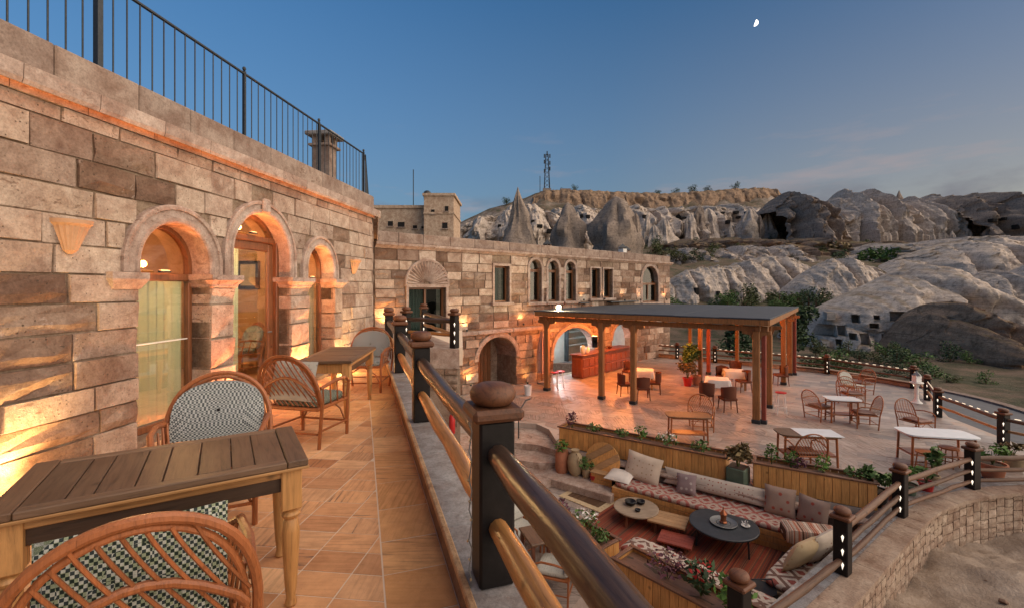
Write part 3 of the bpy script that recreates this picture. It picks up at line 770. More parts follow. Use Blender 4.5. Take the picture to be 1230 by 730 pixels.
for k, (_, dd, poly, cx_, cy_) in enumerate(tiles):
    z1 = rnd.uniform(.0, .002)
    if k < 290:
        MB().prism([(x_ - cx_, y_ - cy_) for x_, y_ in poly], -.02, z1).build('floor_tile', 'terrace_travertine', floor, loc=(cx_, cy_, 0))
    else: far.prism(poly, -.02, z1)
far.build('far_tiles', 'terrace_travertine', floor, kind='stuff')
d = -.9
while d < 10.6:
    L = rnd.uniform(.3, .46); n_ = min(d + L, 10.6)
    q = [par(d + .005, -BW + .005), par(n_ - .005, -BW + .005), par(n_ - .005, -.005), par(d + .005, -.005)]
    c_ = sum(q, Vector()) / 4
    MB().prism([(v.x - c_.x, v.y - c_.y) for v in q], -.02, rnd.uniform(.0, .002)).build('border_tile', 'border_travertine', floor, loc=(c_.x, c_.y, 0)); d = n_

# ------------------------------------------------------------------ parapet kerb with grey coping slabs
stone_mat('tan_strip', [(0, (.56, .38, .22)), (1, (.60, .42, .25))], pits=False)
parapet = T('terrace_parapet', 'low parapet with grey coping slabs along the edge of the upper terrace', 'parapet', par(0), math.atan2(PD.y, PD.x))
PH, PW, PL0, PL1 = .215, .34, -1.4, 11.4           # local x along PD, local y = -outward
MB().box(((PL0 + PL1) / 2, -PW / 2, PH / 2 - .3), (PL1 - PL0, PW, PH + .6)).build('kerb', 'parapet_brown', parapet)
x = PL0
while x < PL1 - .01:
    w = min(rnd.uniform(.95, 1.25), PL1 - x)
    MB().cbox((x + w / 2, -PW / 2, PH + .014), (w - .006, PW + .03, .03), .006).build('coping_slab', 'grey_coping', parapet)
    MB().cbox((x + w / 2, .018, PH + .016), (w - .004, .035, .04), .006).build('edge_strip', 'tan_strip', parapet); x += w
# retaining wall below the terrace edge
rw = T('terrace_retaining_wall', 'plastered retaining wall carrying the upper terrace above the lounge', 'wall', par(0), math.atan2(PD.y, PD.x))
MB().box(((PL0 + PL1) / 2, -PW / 2 + .05, -2.05), (PL1 - PL0, PW - .12, 3.3)).build('face', 'plaster_wall', rw)
# ================================================================== two-storey wing behind the dining deck
M0 = Vector((-4.66, 15.5, 0)); MU = Vector((.743, .669, 0)); MA = math.atan2(MU.y, MU.x); MN = Vector((.669, -.743, 0)); ML = 19.5
def fac(t_, out=0.0, z=0.0): return M0 + MU * t_ + MN * out + Vector((0, 0, z))
wing = T('stone_wing', 'long two storey stone wing with arched windows behind the wooden pergola', 'building', M0, MA)
FO = [(1.27, 2.86, -.35, 1.62, 0, .1), (5.25, 6.08, 1.0, 2.52, 0, .1),
      (7.32, 8.06, .97, 2.5, .37, .13), (8.5, 9.24, .97, 2.5, .37, .13), (9.72, 10.45, .97, 2.5, .37, .13),
      (11.63, 12.39, 1.07, 2.6, 0, .07), (12.66, 13.46, 1.07, 2.6, 0, .07), (16.4, 18.1, .75, 1.95, .92, .2),
      (4.42, 6.51, ZD + .0, -1.35, .92, .2), (8.85, 11.95, ZD, -1.5, 1.18, .22), (13.5, 15.2, ZD + .75, -1.2, .85, .18)]
fw = wall_sheet(0, ML, ZD - .9, 3.2, FO, 'mortar', wing, 'wall', .018, .35)
pl_mid = pool('rough_tuff', 8, .03, .2) + pool('pink_tuff', 6, .03, .12)
skip = FO + [(1.15, 3.0, 1.62, 1.72, .83, .0)]
mid_blocks = []
def keep_up(x_, z_): return not (x_ > 1.0 and x_ < 3.0 and z_ > 1.6 and z_ < 2.6)
mid_blocks += lay(fw, 0, ML, -.05, 2.97, (.27, .36), (.5, .95), skip, pl_mid, proud=.05, depth=.16, seed=21, gap=.009)
low_blocks = lay(fw, 3.0, ML, ZD, -.28, (.30, .40), (.55, 1.0), FO, pl_mid, proud=.05, depth=.16, seed=22, gap=.009)
allb = mid_blocks + low_blocks
print('wing blocks', len(allb))
# past 300, the ones that show smallest go into one mass
if len(allb) > 296:
    allb.sort(key=lambda o: (o.location.x > 13 and o.location.z < -.2, o.scale.x * o.scale.z / (16 + .67 * o.location.x)), reverse=False)
    def show(o):
        d_ = 15.5 + .669 * o.location.x; a_ = o.scale.x * o.scale.z / d_ ** 2
        hid = o.location.z < .9 and o.location.x > 8.5
        return a_ * (.15 if hid else 1)
    allb.sort(key=show, reverse=True); mass = MB()
    for o in allb[296:]:
        mass.X = Matrix.LocRotScale(o.location, None, o.scale)
        mass.add([v.co[:] for v in o.data.vertices], [tuple(p.vertices) for p in o.data.polygons]); bpy.data.objects.remove(o)
    mass.build('small_stones', 'rough_tuff', fw, kind='stuff')
# cornice + parapet course of the wing
x = 0
cp2 = [(.25, 2.97), (-.04, 2.97), (-.10, 3.03), (-.16, 3.08), (-.17, 3.17), (.25, 3.19)]
while x < ML + .1:
    w = min(rnd.uniform(.8, 1.1), ML + .17 - x)
    if w < .05: break
    mould(x, x + w - .01, cp2, 'cornice_block', 'dressed_tuff', wing); x += w
x = 0
while x < ML - .02:
    w = min(rnd.uniform(.8, 1.2), ML - x); MB().cbox((x + w / 2, .16, 3.185 + .18), (w - .01, .38, .36), .015).build('coping_block', 'coping_tuff', wing); x += w
MB().box((ML / 2, 3.2, 2.95), (ML, 6.0, .3)).build('roof_slab', 'coping_tuff', wing)
MB().box((ML + .0, 3.3, .3), (.3, 6.2, 5.9)).build('end_wall', 'plaster_wall', wing)
# ledge course above the lower storey
for a, b in ((2.9, 4.3), (4.3, 6.2), (6.2, 8.0)):
    MB().cbox(((a + b) / 2, -.06, -.19), (b - a - .01, .26, .16), .03).build('ledge_stone', 'dressed_tuff', wing)
# window surrounds, frames, panes, curtains
t = NT('grey_curtain'); t.col(t.ramp(t.noise(t.map(t.objc(), (6, 1, .2)), 1.5, 3), [(.3, (.07, .11, .11)), (.7, (.17, .21, .19))])); t.set(roughness=.9); MATS['grey_curtain'] = t.m
def rect_window(op, name='window', curt=True, sur=True, mull=False, back=.2):
    xa, xb, zb, zt = op[0], op[1], op[2], op[3]; w = T(name, None, None); w.parent = wing
    if sur:
        f_ = MB(); s_ = op[5]
        for xx in (xa - s_ / 2, xb + s_ / 2): f_.box((xx, .0, (zb + zt) / 2), (s_, .14, zt - zb))
        f_.box(((xa + xb) / 2, -.002, zt + s_ / 2), (xb - xa + 2 * s_, .144, s_)); f_.build('surround', 'dressed_tuff', w)
        MB().cbox(((xa + xb) / 2, -.05, zb - .07), (xb - xa + .36, .24, .13), .02).build('sill', 'dressed_tuff', w)
    fr = MB(); q = .07
    for xx in (xa + q / 2, xb - q / 2): fr.box((xx, back, (zb + zt) / 2), (q, .08, zt - zb - .004))
    for zz in (zb + q / 2, zt - q / 2): fr.box(((xa + xb) / 2, back, zz), (xb - xa - 2 * q, .078, q))
    if mull: fr.box(((xa + xb) / 2, back - .002, (zb + zt) / 2), (.08, .09, zt - zb - 2 * q))
    fr.build('frame', 'door_wood', w)
    band_fill(xa + q, xb - q, zb + q, zt - q, 0, back + .005, .008, w, 'pane', 'wing_glass')
    if curt: curtain(xa + .05, xa + (xb - xa) * .62, zb + .05, zt - .05, back + .14, w, .03, .13).data.materials[0] = M('grey_curtain')
    band_fill(xa - .1, xb + .1, zb - .1, zt + .1, 0, back + .6, .03, w, 'interior_shade_plate', 'opening_shade')  # black plate painted for the darkness of the unlit room
    return w
rect_window(FO[0], 'balcony_door', True, True, True); rect_window(FO[1]); rect_window(FO[5]); rect_window(FO[6])
def arch_window(op, mull=False):
    xa, xb, zb, zi, rise, sur = op; w = T('arched_window', None, None); w.parent = wing; y = .2
    arch_band(xa, xb, zi, rise, [(0, .3), (0, -.03), (.03, -.05), (sur * .5, -.03), (sur, -.05), (sur, .06)], 12).build('arch_moulding', 'dressed_tuff', w)
    fr = MB()
    for xx in (xa + .035, xb - .035): fr.box((xx, y, (zb + zi) / 2), (.07, .08, zi - zb))
    fr.box(((xa + xb) / 2, y, zi - .12), (xb - xa - .14, .09, .12)); fr.box(((xa + xb) / 2, y, zb + .04), (xb - xa - .14, .08, .08))
    if mull: fr.box(((xa + xb) / 2, y - .003, (zb + zi) / 2), (.08, .09, zi - zb - .3))
    fr.build('frame', 'door_wood', w)
    band_fill(xa + .04, xb - .04, zb + .06, zi, rise - .03, y + .005, .008, w, 'pane', 'wing_glass')
    curtain(xa + .05, xa + (xb - xa) * .55, zb + .05, zi - .05, y + .14, w, .03, .13).data.materials[0] = M('grey_curtain')
    band_fill(xa - .1, xb + .1, zb - .1, zi + .1, rise, y + .6, .03, w, 'interior_shade_plate', 'opening_shade')  # flat black plate stands in for the unlit room behind the arch
    for xx in (xa - sur / 2, xb + sur / 2): MB().box((xx, -.005, (zb + zi) / 2), (sur, .09, zi - zb - .004)).build('jamb', 'dressed_tuff', w)
    MB().cbox(((xa + xb) / 2, -.05, zb - .07), (xb - xa + .4, .24, .13), .02).build('sill', 'dressed_tuff', w)
for op in FO[2:5]: arch_window(op)
arch_window(FO[7], True)
# fluted shell tympanum over the balcony door
sh = MB(); cx_, zc, r_ = 2.065, 1.72, .86
for k in range(19):
    a0, a1 = math.pi * k / 19, math.pi * (k + 1) / 19; am = (a0 + a1) / 2
    pts = [(cx_ + .12 * math.cos(a0), -.0, zc + .12 * math.sin(a0)), (cx_ + r_ * math.cos(a0), -.01, zc + r_ * math.sin(a0)), (cx_ + r_ * math.cos(am), -.09, zc + r_ * math.sin(am)), (cx_ + r_ * math.cos(a1), -.01, zc + r_ * math.sin(a1)), (cx_ + .12 * math.cos(a1), 0, zc + .12 * math.sin(a1)), (cx_ + .12 * math.cos(am), -.03, zc + .12 * math.sin(am))]
    sh.add(pts, [(0, 5, 2, 1), (5, 4, 3, 2)])
sh.box((cx_, .01, zc - .02), (1.9, .12, .08)); sh.build('shell_tympanum', 'dressed_tuff', wing)
arch_band(cx_ - .86, cx_ + .86, zc, .86, [(0, .06), (0, -.06), (.06, -.08), (.09, -.05), (.1, .06)], 18).build('shell_moulding', 'dressed_tuff', wing)
# ground floor arched doorway: reveal, timber leaf, threshold
op = FO[8]
arch_band(op[0], op[1], op[3], op[4], [(0, 1.3), (0, -.05), (.05, -.08), (.17, -.07), (.2, -.05), (.2, .06)], 14).build('door_arch', 'dressed_tuff', wing)
MB().box((5.46, 1.34, -1.5), (2.5, .1, 2.4)).build('porch_back', 'rough_tuff', wing)
for xx in (op[0] - .06, op[1] + .06): MB().box((xx, .72, -1.96), (.1, 1.15, 1.25)).build('porch_side', 'rough_tuff', wing)
dd = T('timber_door', None, None); dd.parent = wing
for k in range(4): MB().cbox((5.40 + k * .2, 1.24, -1.62), (.19, .05, 1.86), .01).build('plank', 'door_wood', dd)
MB().cbox((5.7, 1.25, -.66), (1.0, .08, .1), .01).build('head', 'door_wood', dd)
MB().lathe([(.001, -.02), (.025, -.015), (.025, .015), (.001, .02)], 8, (6.05, 1.19, -1.6)).build('handle', 'iron', dd)
# bar arches: mouldings and the bar room behind
for op in (FO[9], FO[10]):
    arch_band(op[0], op[1], op[3], op[4], [(0, .4), (0, -.05), (.05, -.08), (.16, -.06), (.2, -.08), (.22, .06)], 16).build('bar_arch', 'dressed_tuff', wing)
plain('bar_back', (.42, .45, .43), .6, .2, 3); plain('bar_steel', (.50, .53, .53), .35, .1, 6, .05, .3)
br = MB(); br.box((12.0, 3.05, -1.3), (7.6, .1, 2.7)); br.box((8.3, 1.7, -1.3), (.1, 2.6, 2.7)); br.box((15.7, 1.7, -1.3), (.1, 2.6, 2.7)); br.box((12, 1.7, .05), (7.5, 2.7, .1)); br.build('bar_room', 'bar_back', wing)

# ------------------------------------------------------------------ landing in front of the balcony door, with rough stone base
bal_poly = [(-3.15, 10.75), (-1.22, 10.62), (-1.35, 11.2), (-2.75, 14.4), (-4.4, 14.6), (-3.4, 11)]
landing = T('balcony_landing', 'stone landing wedge with beige plastered base between terrace and wing', 'landing', (0, 0, 0))
MB().prism(bal_poly, -.25, .20).build('slab', 'dressed_tuff', landing)
MB().prism([(x_ * .985, y_ * .999 + .05) for x_, y_ in bal_poly], ZL - .1, -.25).build('base', 'plaster_wall', landing)
rz_, L_ = line_frame(bal_poly[0], bal_poly[1])
bf = O('base_face', MB().box((L_ / 2, .02, -.5), (L_ * .9, .02, .5)).mesh('base_face', 'mortar'), landing, (bal_poly[0][0], bal_poly[0][1], 0), rz_)
lay(bf, .05, L_ * .98, -.72, -.25, (.12, .2), (.2, .45), [], pl_rough, proud=.04, depth=.1, seed=31)

# ================================================================== dining deck and lounge levels
deck_poly = [(-4.3, 15.2), (-2.2, 13.6), (.25, 14.3), (.75, 14.15), (1.1, 13.6), (1.26, 12.16), (4.63, 9.9), (5.1, 9.62), (6.84, 8.6), (7.3, 8.35), (9.55, 9.45), (10.8, 9.62), (14.2, 9.3), (18, 9.0), (18, 11.5), (13.6, 12.2), (14.2, 14.9), (17.0, 19.0), (15.2, 22.5), (11.5, 25.8), (8.2, 28.4), (9.8, 28.5), (-4.5, 15.9)]
deck = struct(MB().prism(deck_poly, ZD - 1.6, ZD - .006).build('dining_deck', 'deck_grout'))
def inside(x_, y_, poly):
    c_ = False; j = len(poly) - 1
    for i in range(len(poly)):
        xi, yi = poly[i]; xj, yj = poly[j]
        if (yi > y_) != (yj > y_) and x_ < (xj - xi) * (y_ - yi) / (yj - yi) + xi: c_ = not c_
        j = i
    return c_
DA = Vector((.805, -.593, 0)); DB = Vector((.593, .805, 0))
far = MB(); cand = []
ox, oy = 7.65, 14.17
for i in range(-30, 26):
    for j in range(-26, 30):
        w_ = .6; a0 = i * w_ + (j % 2) * .3; b0 = j * .42
        q = [(ox + DA.x * (a0 + a) + DB.x * (b0 + b), oy + DA.y * (a0 + a) + DB.y * (b0 + b)) for a, b in ((.003, .003), (w_ - .003, .003), (w_ - .003, .417), (.003, .417))]
        if not all(inside(x_, y_, deck_poly) for x_, y_ in q):
            c_ = (sum(p[0] for p in q) / 4, sum(p[1] for p in q) / 4)
            if inside(*c_, deck_poly):
                q = [(c_[0] + (x_ - c_[0]) * .5, c_[1] + (y_ - c_[1]) * .5) if not inside(x_, y_, deck_poly) else (x_, y_) for x_, y_ in q]
                if not all(inside(x_, y_, deck_poly) for x_, y_ in q): continue
            else: continue
        cx_, cy_ = sum(p[0] for p in q) / 4, sum(p[1] for p in q) / 4
        cand.append((math.hypot(cx_, cy_) + (50 if abs(cx_ / cy_) > 1.15 or cx_ < .1 else 0), q, cx_, cy_))
cand.sort(key=lambda a: a[0])
for k, (_, q, cx_, cy_) in enumerate(cand):
    z1 = rnd.uniform(-.003, .001)
    if k < 290: MB().prism([(x_ - cx_, y_ - cy_) for x_, y_ in q], -.02, z1).build('paving_slab', 'deck_travertine', deck, loc=(cx_, cy_, ZD))
    else: far.prism(q, ZD - .02, ZD + z1)
t = NT('deck_far'); p = t.pos(); isl = t.node('ShaderNodeNewGeometry').outputs['Random Per Island']
b_ = t.ramp(isl, [(0, (0.314, 0.264, 0.231)), (.2, (0.389, 0.330, 0.294)), (.4, (0.251, 0.218, 0.203)), (.6, (0.364, 0.297, 0.259)), (.8, (0.207, 0.198, 0.199)), (.9, (0.326, 0.271, 0.238)), (1, (0.401, 0.356, 0.322))])
v_ = t.noise(t.map(p, (1, 6, 1), (0, 0, .6)), 2.2, 6, .65, .8); b_ = t.mix(.8, b_, t.mix(1.0, b_, t.ramp(v_, [(.3, .5), (.6, 1.15)]), 'MULTIPLY'))
t.col(b_); t.set(roughness=.42); MATS['deck_far'] = t.m
far.build('far_paving', 'deck_far', deck, kind='stuff')
# steps from the deck to the lounge
steps = T('stone_steps', 'three curved stone steps from the dining deck to the lounge', 'steps', (0, 0, 0))
for k in range(3):
    z1 = ZD - .175 * (k + 1) if k else ZD - .175
    off = .55 * (k + 1)
    outer = [(-2.1, 13.6), (-2.0, 12.7 - off), (.1, 13.75 - off * 1.5), (.72, 13.6 - off * 1.55), (1.12, 12.9 - off * .9), (1.24, 12.2), (1.2, 13.6), (.6, 14.4)]
    MB().prism(outer, ZL - .2, ZD - .175 * (k + 1)).build('step', 'dressed_tuff', steps)
lounge_poly = [(-3.3, 13.5), (.9, 13.7), (1.4, 12.3), (6.9, 8.7), (5.0, 6.6), (3.2, 5.4), (2.4, 3.5), (2.2, .2), (-1.2, .2)]
lounge = struct(MB().prism(lounge_poly, ZL - .6, ZL - .006).build('lounge_floor', 'deck_grout'))
k = 0
cand = []
for i in range(-20, 20):
    for j in range(-20, 20):
        a0 = i * .5 + (j % 2) * .25; b0 = j * .36
        q = [(3 + DA.x * (a0 + a) + DB.x * (b0 + b), 9 + DA.y * (a0 + a) + DB.y * (b0 + b)) for a, b in ((.003, .003), (.497, .003), (.497, .357), (.003, .357))]
        if all(inside(x_, y_, lounge_poly) for x_, y_ in q): cand.append(q)
for q in cand:
    cx_, cy_ = sum(p[0] for p in q) / 4, sum(p[1] for p in q) / 4
    if cy_ < 4.0 or (cy_ < 7 and cx_ > 1.9): continue
    MB().prism([(x_ - cx_, y_ - cy_) for x_, y_ in q], -.02, rnd.uniform(-.003, .001)).build('floor_slab', 'deck_travertine', lounge, loc=(cx_, cy_, ZL))
# handrail by the steps
hr = T('step_handrail', 'thin black iron handrail standing beside the curved steps', 'handrail', G(623, 531, ZD - .3))
MB().tube([(0, 0, -.05), (0, 0, .86)], .018, 8).build('post', 'iron', hr); MB().tube([(-.05, -.15, .80), (0, 0, .88), (.22, .5, 1.1), (.36, .62, 1.12)], .02, 8).build('rail', 'iron', hr, True)

# ================================================================== pergola over the deck
FLc, FRc, BRc = Vector((1.35, 18.75, 0)), Vector((7.65, 14.17, 0)), Vector((13.95, 21.7, 0)); BLc = FLc + BRc - FRc
perg = T('wooden_pergola', 'timber pergola with flat dark roof sheltering the dining tables', 'pergola', (FRc.x, FRc.y, ZD), math.atan2((FRc - FLc).y, (FRc - FLc).x))
PLg, PDp = (FRc - FLc).length, (BRc - FRc).length      # local: x from -PLg to 0 along front, y from 0 to PDp backwards
PHt = 2.86
def gpost(x_, y_, w_=.19, mat='pergola_wood', braces=(-1, 1)):
    p_ = MB().cbox((0, 0, PHt / 2), (w_, w_, PHt), .015).build('post', mat, perg, loc=(x_, y_, 0))
    MB().cbox((0, 0, .06), (w_ + .05, w_ + .05, .12), .015).build('shoe', 'iron', p_)
    for b_ in braces:
        MB().X if False else None
        m_ = MB(); m_.add([(b_ * w_ / 2, -.05, PHt - .32), (b_ * w_ / 2, .05, PHt - .32), (b_ * (w_ / 2 + .07), .05, PHt - .14), (b_ * (w_ / 2 + .07), -.05, PHt - .14), (b_ * (w_ / 2 + .30), -.05, PHt - .10), (b_ * (w_ / 2 + .30), .05, PHt - .10), (b_ * (w_ / 2 + .30), .05, PHt + .0), (b_ * (w_ / 2 + .30), -.05, PHt + .0), (b_ * w_ / 2, -.05, PHt), (b_ * w_ / 2, .05, PHt)],
              [(0, 1, 2, 3), (3, 2, 5, 4), (4, 5, 6, 7), (8, 7, 6, 9), (0, 3, 4, 7, 8), (1, 9, 6, 5, 2)]); m_.build('bracket', mat, p_)
def loc_of(px, py):
    q = G(px, py, ZD); d_ = q - Vector((FRc.x, FRc.y, ZD)); return Matrix.Rotation(-perg.rotation_euler.z, 3, 'Z') @ d_
for px, py in ((724, 478), (762, 484)):
    q = loc_of(px, py); gpost(q.x, 0)
gpost(-PLg + .1, 0); gpost(-.08, 0, .2); gpost(.12, .06, .13, 'pergola_red', ())
for yy in (2.3, 7.0): gpost(0, yy, .19)
gpost(0, PDp - .15, .22); gpost(.18, PDp + .02, .16, 'pergola_red', ())
for xx in (-2.3, -4.6): gpost(xx, PDp - .15, .17)
gpost(-3.0, 5.2, .17); gpost(-3.2, 7.6, .17, 'pergola_red')
OV = .30
for yy in (0, PDp - .15): MB().cbox((-PLg / 2, yy, PHt + .06), (PLg + .5, .14, .16), .012).build('beam', 'pergola_wood', perg)
for xx in (-PLg + .1, -.02): MB().cbox((xx, PDp / 2, PHt + .065), (.14, PDp + .3, .15), .012).build('beam', 'pergola_wood', perg)
MB().cbox((-PLg / 2, PDp / 2, PHt + .06), (PLg, .14, .15), .012).build('beam', 'pergola_wood', perg)
for k in range(17): MB().box((-PLg + .1 + k * (PLg - .1) / 16, PDp / 2, PHt + .20), (.08, PDp + 2 * OV - .1, .11)).build('rafter', 'pergola_wood', perg)
for cx_, cy_, sx, sy in ((-PLg / 2, -OV, PLg + 2 * OV, .05), (-PLg / 2, PDp + OV, PLg + 2 * OV, .05), (OV, PDp / 2, .05, PDp + 2 * OV - .06), (-PLg - OV, PDp / 2, .05, PDp + 2 * OV - .06)):
    MB().cbox((cx_, cy_, PHt + .27), (sx, sy, .17), .008).build('fascia', 'pergola_wood', perg)
MB().box((-PLg / 2, PDp / 2, PHt + .275), (PLg + 2 * OV - .07, PDp + 2 * OV - .07, .03)).build('ceiling_boards', 'pergola_wood', perg)
for k in range(6):
    w_ = (PLg + 2 * OV + .06) / 6
    MB().cbox((-PLg - OV - .03 + (k + .5) * w_, PDp / 2, PHt + .375 + .008 * (k % 2)), (w_ + .02, PDp + 2 * OV + .06, .05), .012).build('roof_strip', 'roof_felt', perg)
# flood light on the eaves (lit, faces the deck)
fl = T('flood_light', 'glaring flood light on the eaves corner of the pergola roof', 'lamp', P(671, 369, 18.6))
emit('flood_glow', (1, .85, .55), 160); MB().cbox((0, .06, -.02), (.26, .12, .2), .02).build('housing', 'iron', fl); MB().lathe([(.001, -.02), (.085, -.01), (.1, .02), (.1, .05)], 14).mesh('lens', 'flood_glow')
ln = MB(); ln.X = Matrix.Rotation(R(90), 4, 'X'); ln.lathe([(.001, .03), (.06, .02), (.085, -.01)], 14, caps=False); ln.build('lens', 'flood_glow', fl, True)
MB().tube([(0, .1, -.1), (0, .14, -.3)], .02, 6).build('bracket', 'iron', fl)
lamp(fl, (0, -.12, 0), 60, (1, .72, .38), .08)
# lamps hanging under the pergola (lit)
emit('pendant_glow', (1, .42, .12), 30)
for k, (lx, ly, pw) in enumerate(((-6.3, 1.6, 215), (-6.4, 4.8, 235), (-3.2, 3.2, 85), (-1.6, 6.2, 60))):
    q = Matrix.Rotation(perg.rotation_euler.z, 3, 'Z') @ Vector((lx, ly, PHt + .3)) + Vector((FRc.x, FRc.y, ZD))
    o = T('pendant_lamp', 'small lit amber pendant lamp hanging under the pergola roof', 'lamp', q, 0, 'pendant lamps under the pergola')
    MB().tube([(0, 0, 0), (0, 0, -.22)], .006, 5).build('cord', 'iron', o); MB().lathe([(.02, -.2), (.03, -.24), (.11, -.34), (.10, -.34), (.02, -.25)], 12).build('shade', 'iron', o)
    MB().lathe([(.001, -.36), (.035, -.34), (.04, -.3), (.015, -.26)], 10).build('bulb', 'pendant_glow', o, True); lamp(o, (0, 0, -.48), pw, (1, .28, .06), .06)
sp = T('speaker_box', 'dark speaker box fixed to a pergola post beside the bar arch', 'speaker', G(719, 478, ZD) + Vector((-.16, -.05, 2.15)))
MB().cbox((0, 0, 0), (.2, .2, .42), .015).build('cabinet', 'post_black', sp); MB().lathe([(.001, 0), (.07, 0)], 12, caps=False).build('cone', 'iron', sp, loc=(0, -.1, .02)).rotation_euler = (R(90), 0, 0)

# wing uplights
for t_, z_, pw, col_, lb in ((3.72, -.08, 26, (1, .52, .2), 'on the ledge left of the small square window'.replace('left of', 'beside')), (6.75, .0, 26, (1, .55, .22), 'under the first narrow arched window'), (.35, 0.2, 60, (1, .42, .1), 'in the corner where terrace building meets wing'),
                    (10.85, .98, 9, (1, .6, .3), 'beside the last of the three arched windows'), (12.53, 1.0, 6, (1, .6, .3), 'between the two narrow rectangular windows'), (14.35, .9, 9, (1, .55, .25), 'on the bare stone past the narrow windows'), (15.9, .9, 9, (1, .42, .2), 'beside the tall end arch'), (18.75, .85, 14, (1, .42, .15), 'at the far corner of the wing'),
                    (3.9, ZD + .35, 40, (1, .42, .12), 'beside the timber doorway at ground level'), (7.0, ZD, 16, (1, .5, .16), 'behind the white bucket by the doorway')):
    uplight(fac(t_, .22, z_), 'small wall uplight ' + lb, pw, col_, MA, tilt=.15)
for t_, w_ in ((14.3, 2.6), (10.85, .7)): MB().cbox((t_, -.12, .86), (w_, .34, .06), .01).build('shelf_stone', 'glaze_grey', wing)
# bar lamp inside the bar room
bl = T('bar_lamp', 'pale lit ceiling lamp inside the bar room behind the arch', 'lamp', fac(10.6, -1.7, -.06)); MB().lathe([(.2, 0), (.2, -.05), (.17, -.07)], 16).build('body', 'white_plastic', bl)
emit('cool_glow', (.8, .95, 1), 8); MB().lathe([(.001, -.072), (.165, -.072)], 16, caps=False).build('diffuser', 'cool_glow', bl); lamp(bl, (0, 0, -.25), 220, (.82, .95, 1), .15)
# bar counter
c0 = G(700, 455, ZD); c1 = G(757, 440, ZD); rzb, Lb = line_frame(c0, c1)
bar = T('bar_counter', 'long carved wooden bar counter in front of the bar arch', 'counter', c0, rzb)
MB().cbox((Lb / 2, .32, .53), (Lb, .6, 1.02), .01).build('body', 'bar_wood', bar); MB().cbox((Lb / 2, .30, 1.07), (Lb + .16, .78, .06), .02).build('top', 'bar_wood', bar)
for r_ in range(2):
    for k in range(9): MB().cbox(((k + .5) * Lb / 9, .012, .28 + r_ * .44), (Lb / 9 - .08, .035, .36), .015).build('panel', 'bar_wood', bar)
for k in range(2): MB().cbox((-.01, .18 + k * .3, .5), (.035, .24, .78), .015).build('end_panel', 'bar_wood', bar)
plain('bottle_glass', (.05, .07, .03), .15, .2, 4, 0); plain('cup_white', (.7, .68, .64), .4, .1); plain('blue_tarp', (.03, .10, .42), .5, .2, 3)
bd = [('tea_urn', 'steel tea urn standing on the end of the bar counter', .5, .34, [(.11, 0), (.12, .05), (.12, .28), (.09, .34), (.03, .38), (.03, .42)], 'bar_steel'), ('pale_jar', 'pale lidded jar on the bar counter beside the urn', .85, .3, [(.07, 0), (.1, .08), (.1, .2), (.06, .25), (.07, .28)], 'cup_white'), ('dark_bottle', 'dark glass bottle standing on the bar counter', 2.2, .25, [(.04, 0), (.04, .2), (.015, .26), (.015, .32)], 'bottle_glass'), ('fruit_bowl', 'wide dark bowl on the far half of the bar counter', 2.9, .3, [(.06, 0), (.16, .1), (.17, .12), (.15, .11)], 'rattan_dark')]
for nm, lb, x_, y_, pf, mt in bd:
    o = T(nm, lb, nm.split('_')[-1], c0 + Matrix.Rotation(rzb, 3, 'Z') @ Vector((x_, y_, 1.1)), rzb); MB().lathe(pf, 14).build('body', mt, o, True)
    MB().lathe([(.02, pf[-1][1]), (.03, pf[-1][1] + .02), (.001, pf[-1][1] + .04)], 8).build('lid', 'iron', o, True)
# bar room contents
fr_ = T('bar_fridge', 'tall pale bar fridge standing inside the arch behind the counter', 'fridge', fac(9.9, -2.4, ZD), MA)
MB().cbox((0, 0, .92), (.75, .65, 1.8), .02).build('cabinet', 'bar_steel', fr_); MB().cbox((0, -.34, .95), (.68, .03, 1.5), .01).build('glass_door', 'bar_back', fr_); MB().box((.3, -.37, .95), (.02, .03, .6)).build('handle', 'iron', fr_)
ap = T('blue_awning', 'bright blue folded awning seen through the big bar arch', 'awning', fac(10.3, -1.9, ZD + 1.55), MA)
MB().sheet([[(-.7 + .2 * k, .3 * (r_ - 1), .16 - .1 * abs(r_ - 1) + .03 * math.sin(k * 2.1)) for k in range(8)] for r_ in range(3)]).build('sheet', 'blue_tarp', ap, True); MB().tube([(-.7, 0, .1), (-.7, 0, -1.55)], .02, 6).build('pole', 'galv', ap)
bs = T('bar_shelf', 'open shelf rack with glassware on the back wall of the bar', 'shelf', fac(13.9, -2.7, ZD), MA)
for k in range(4): MB().box((0, 0, .9 + k * .38), (2.0, .3, .03)).build('shelf_board', 'bar_steel', bs)
for sx in (-1, 1): MB().box((sx, 0, 1.05), (.04, .3, 2.1)).build('upright', 'iron', bs)
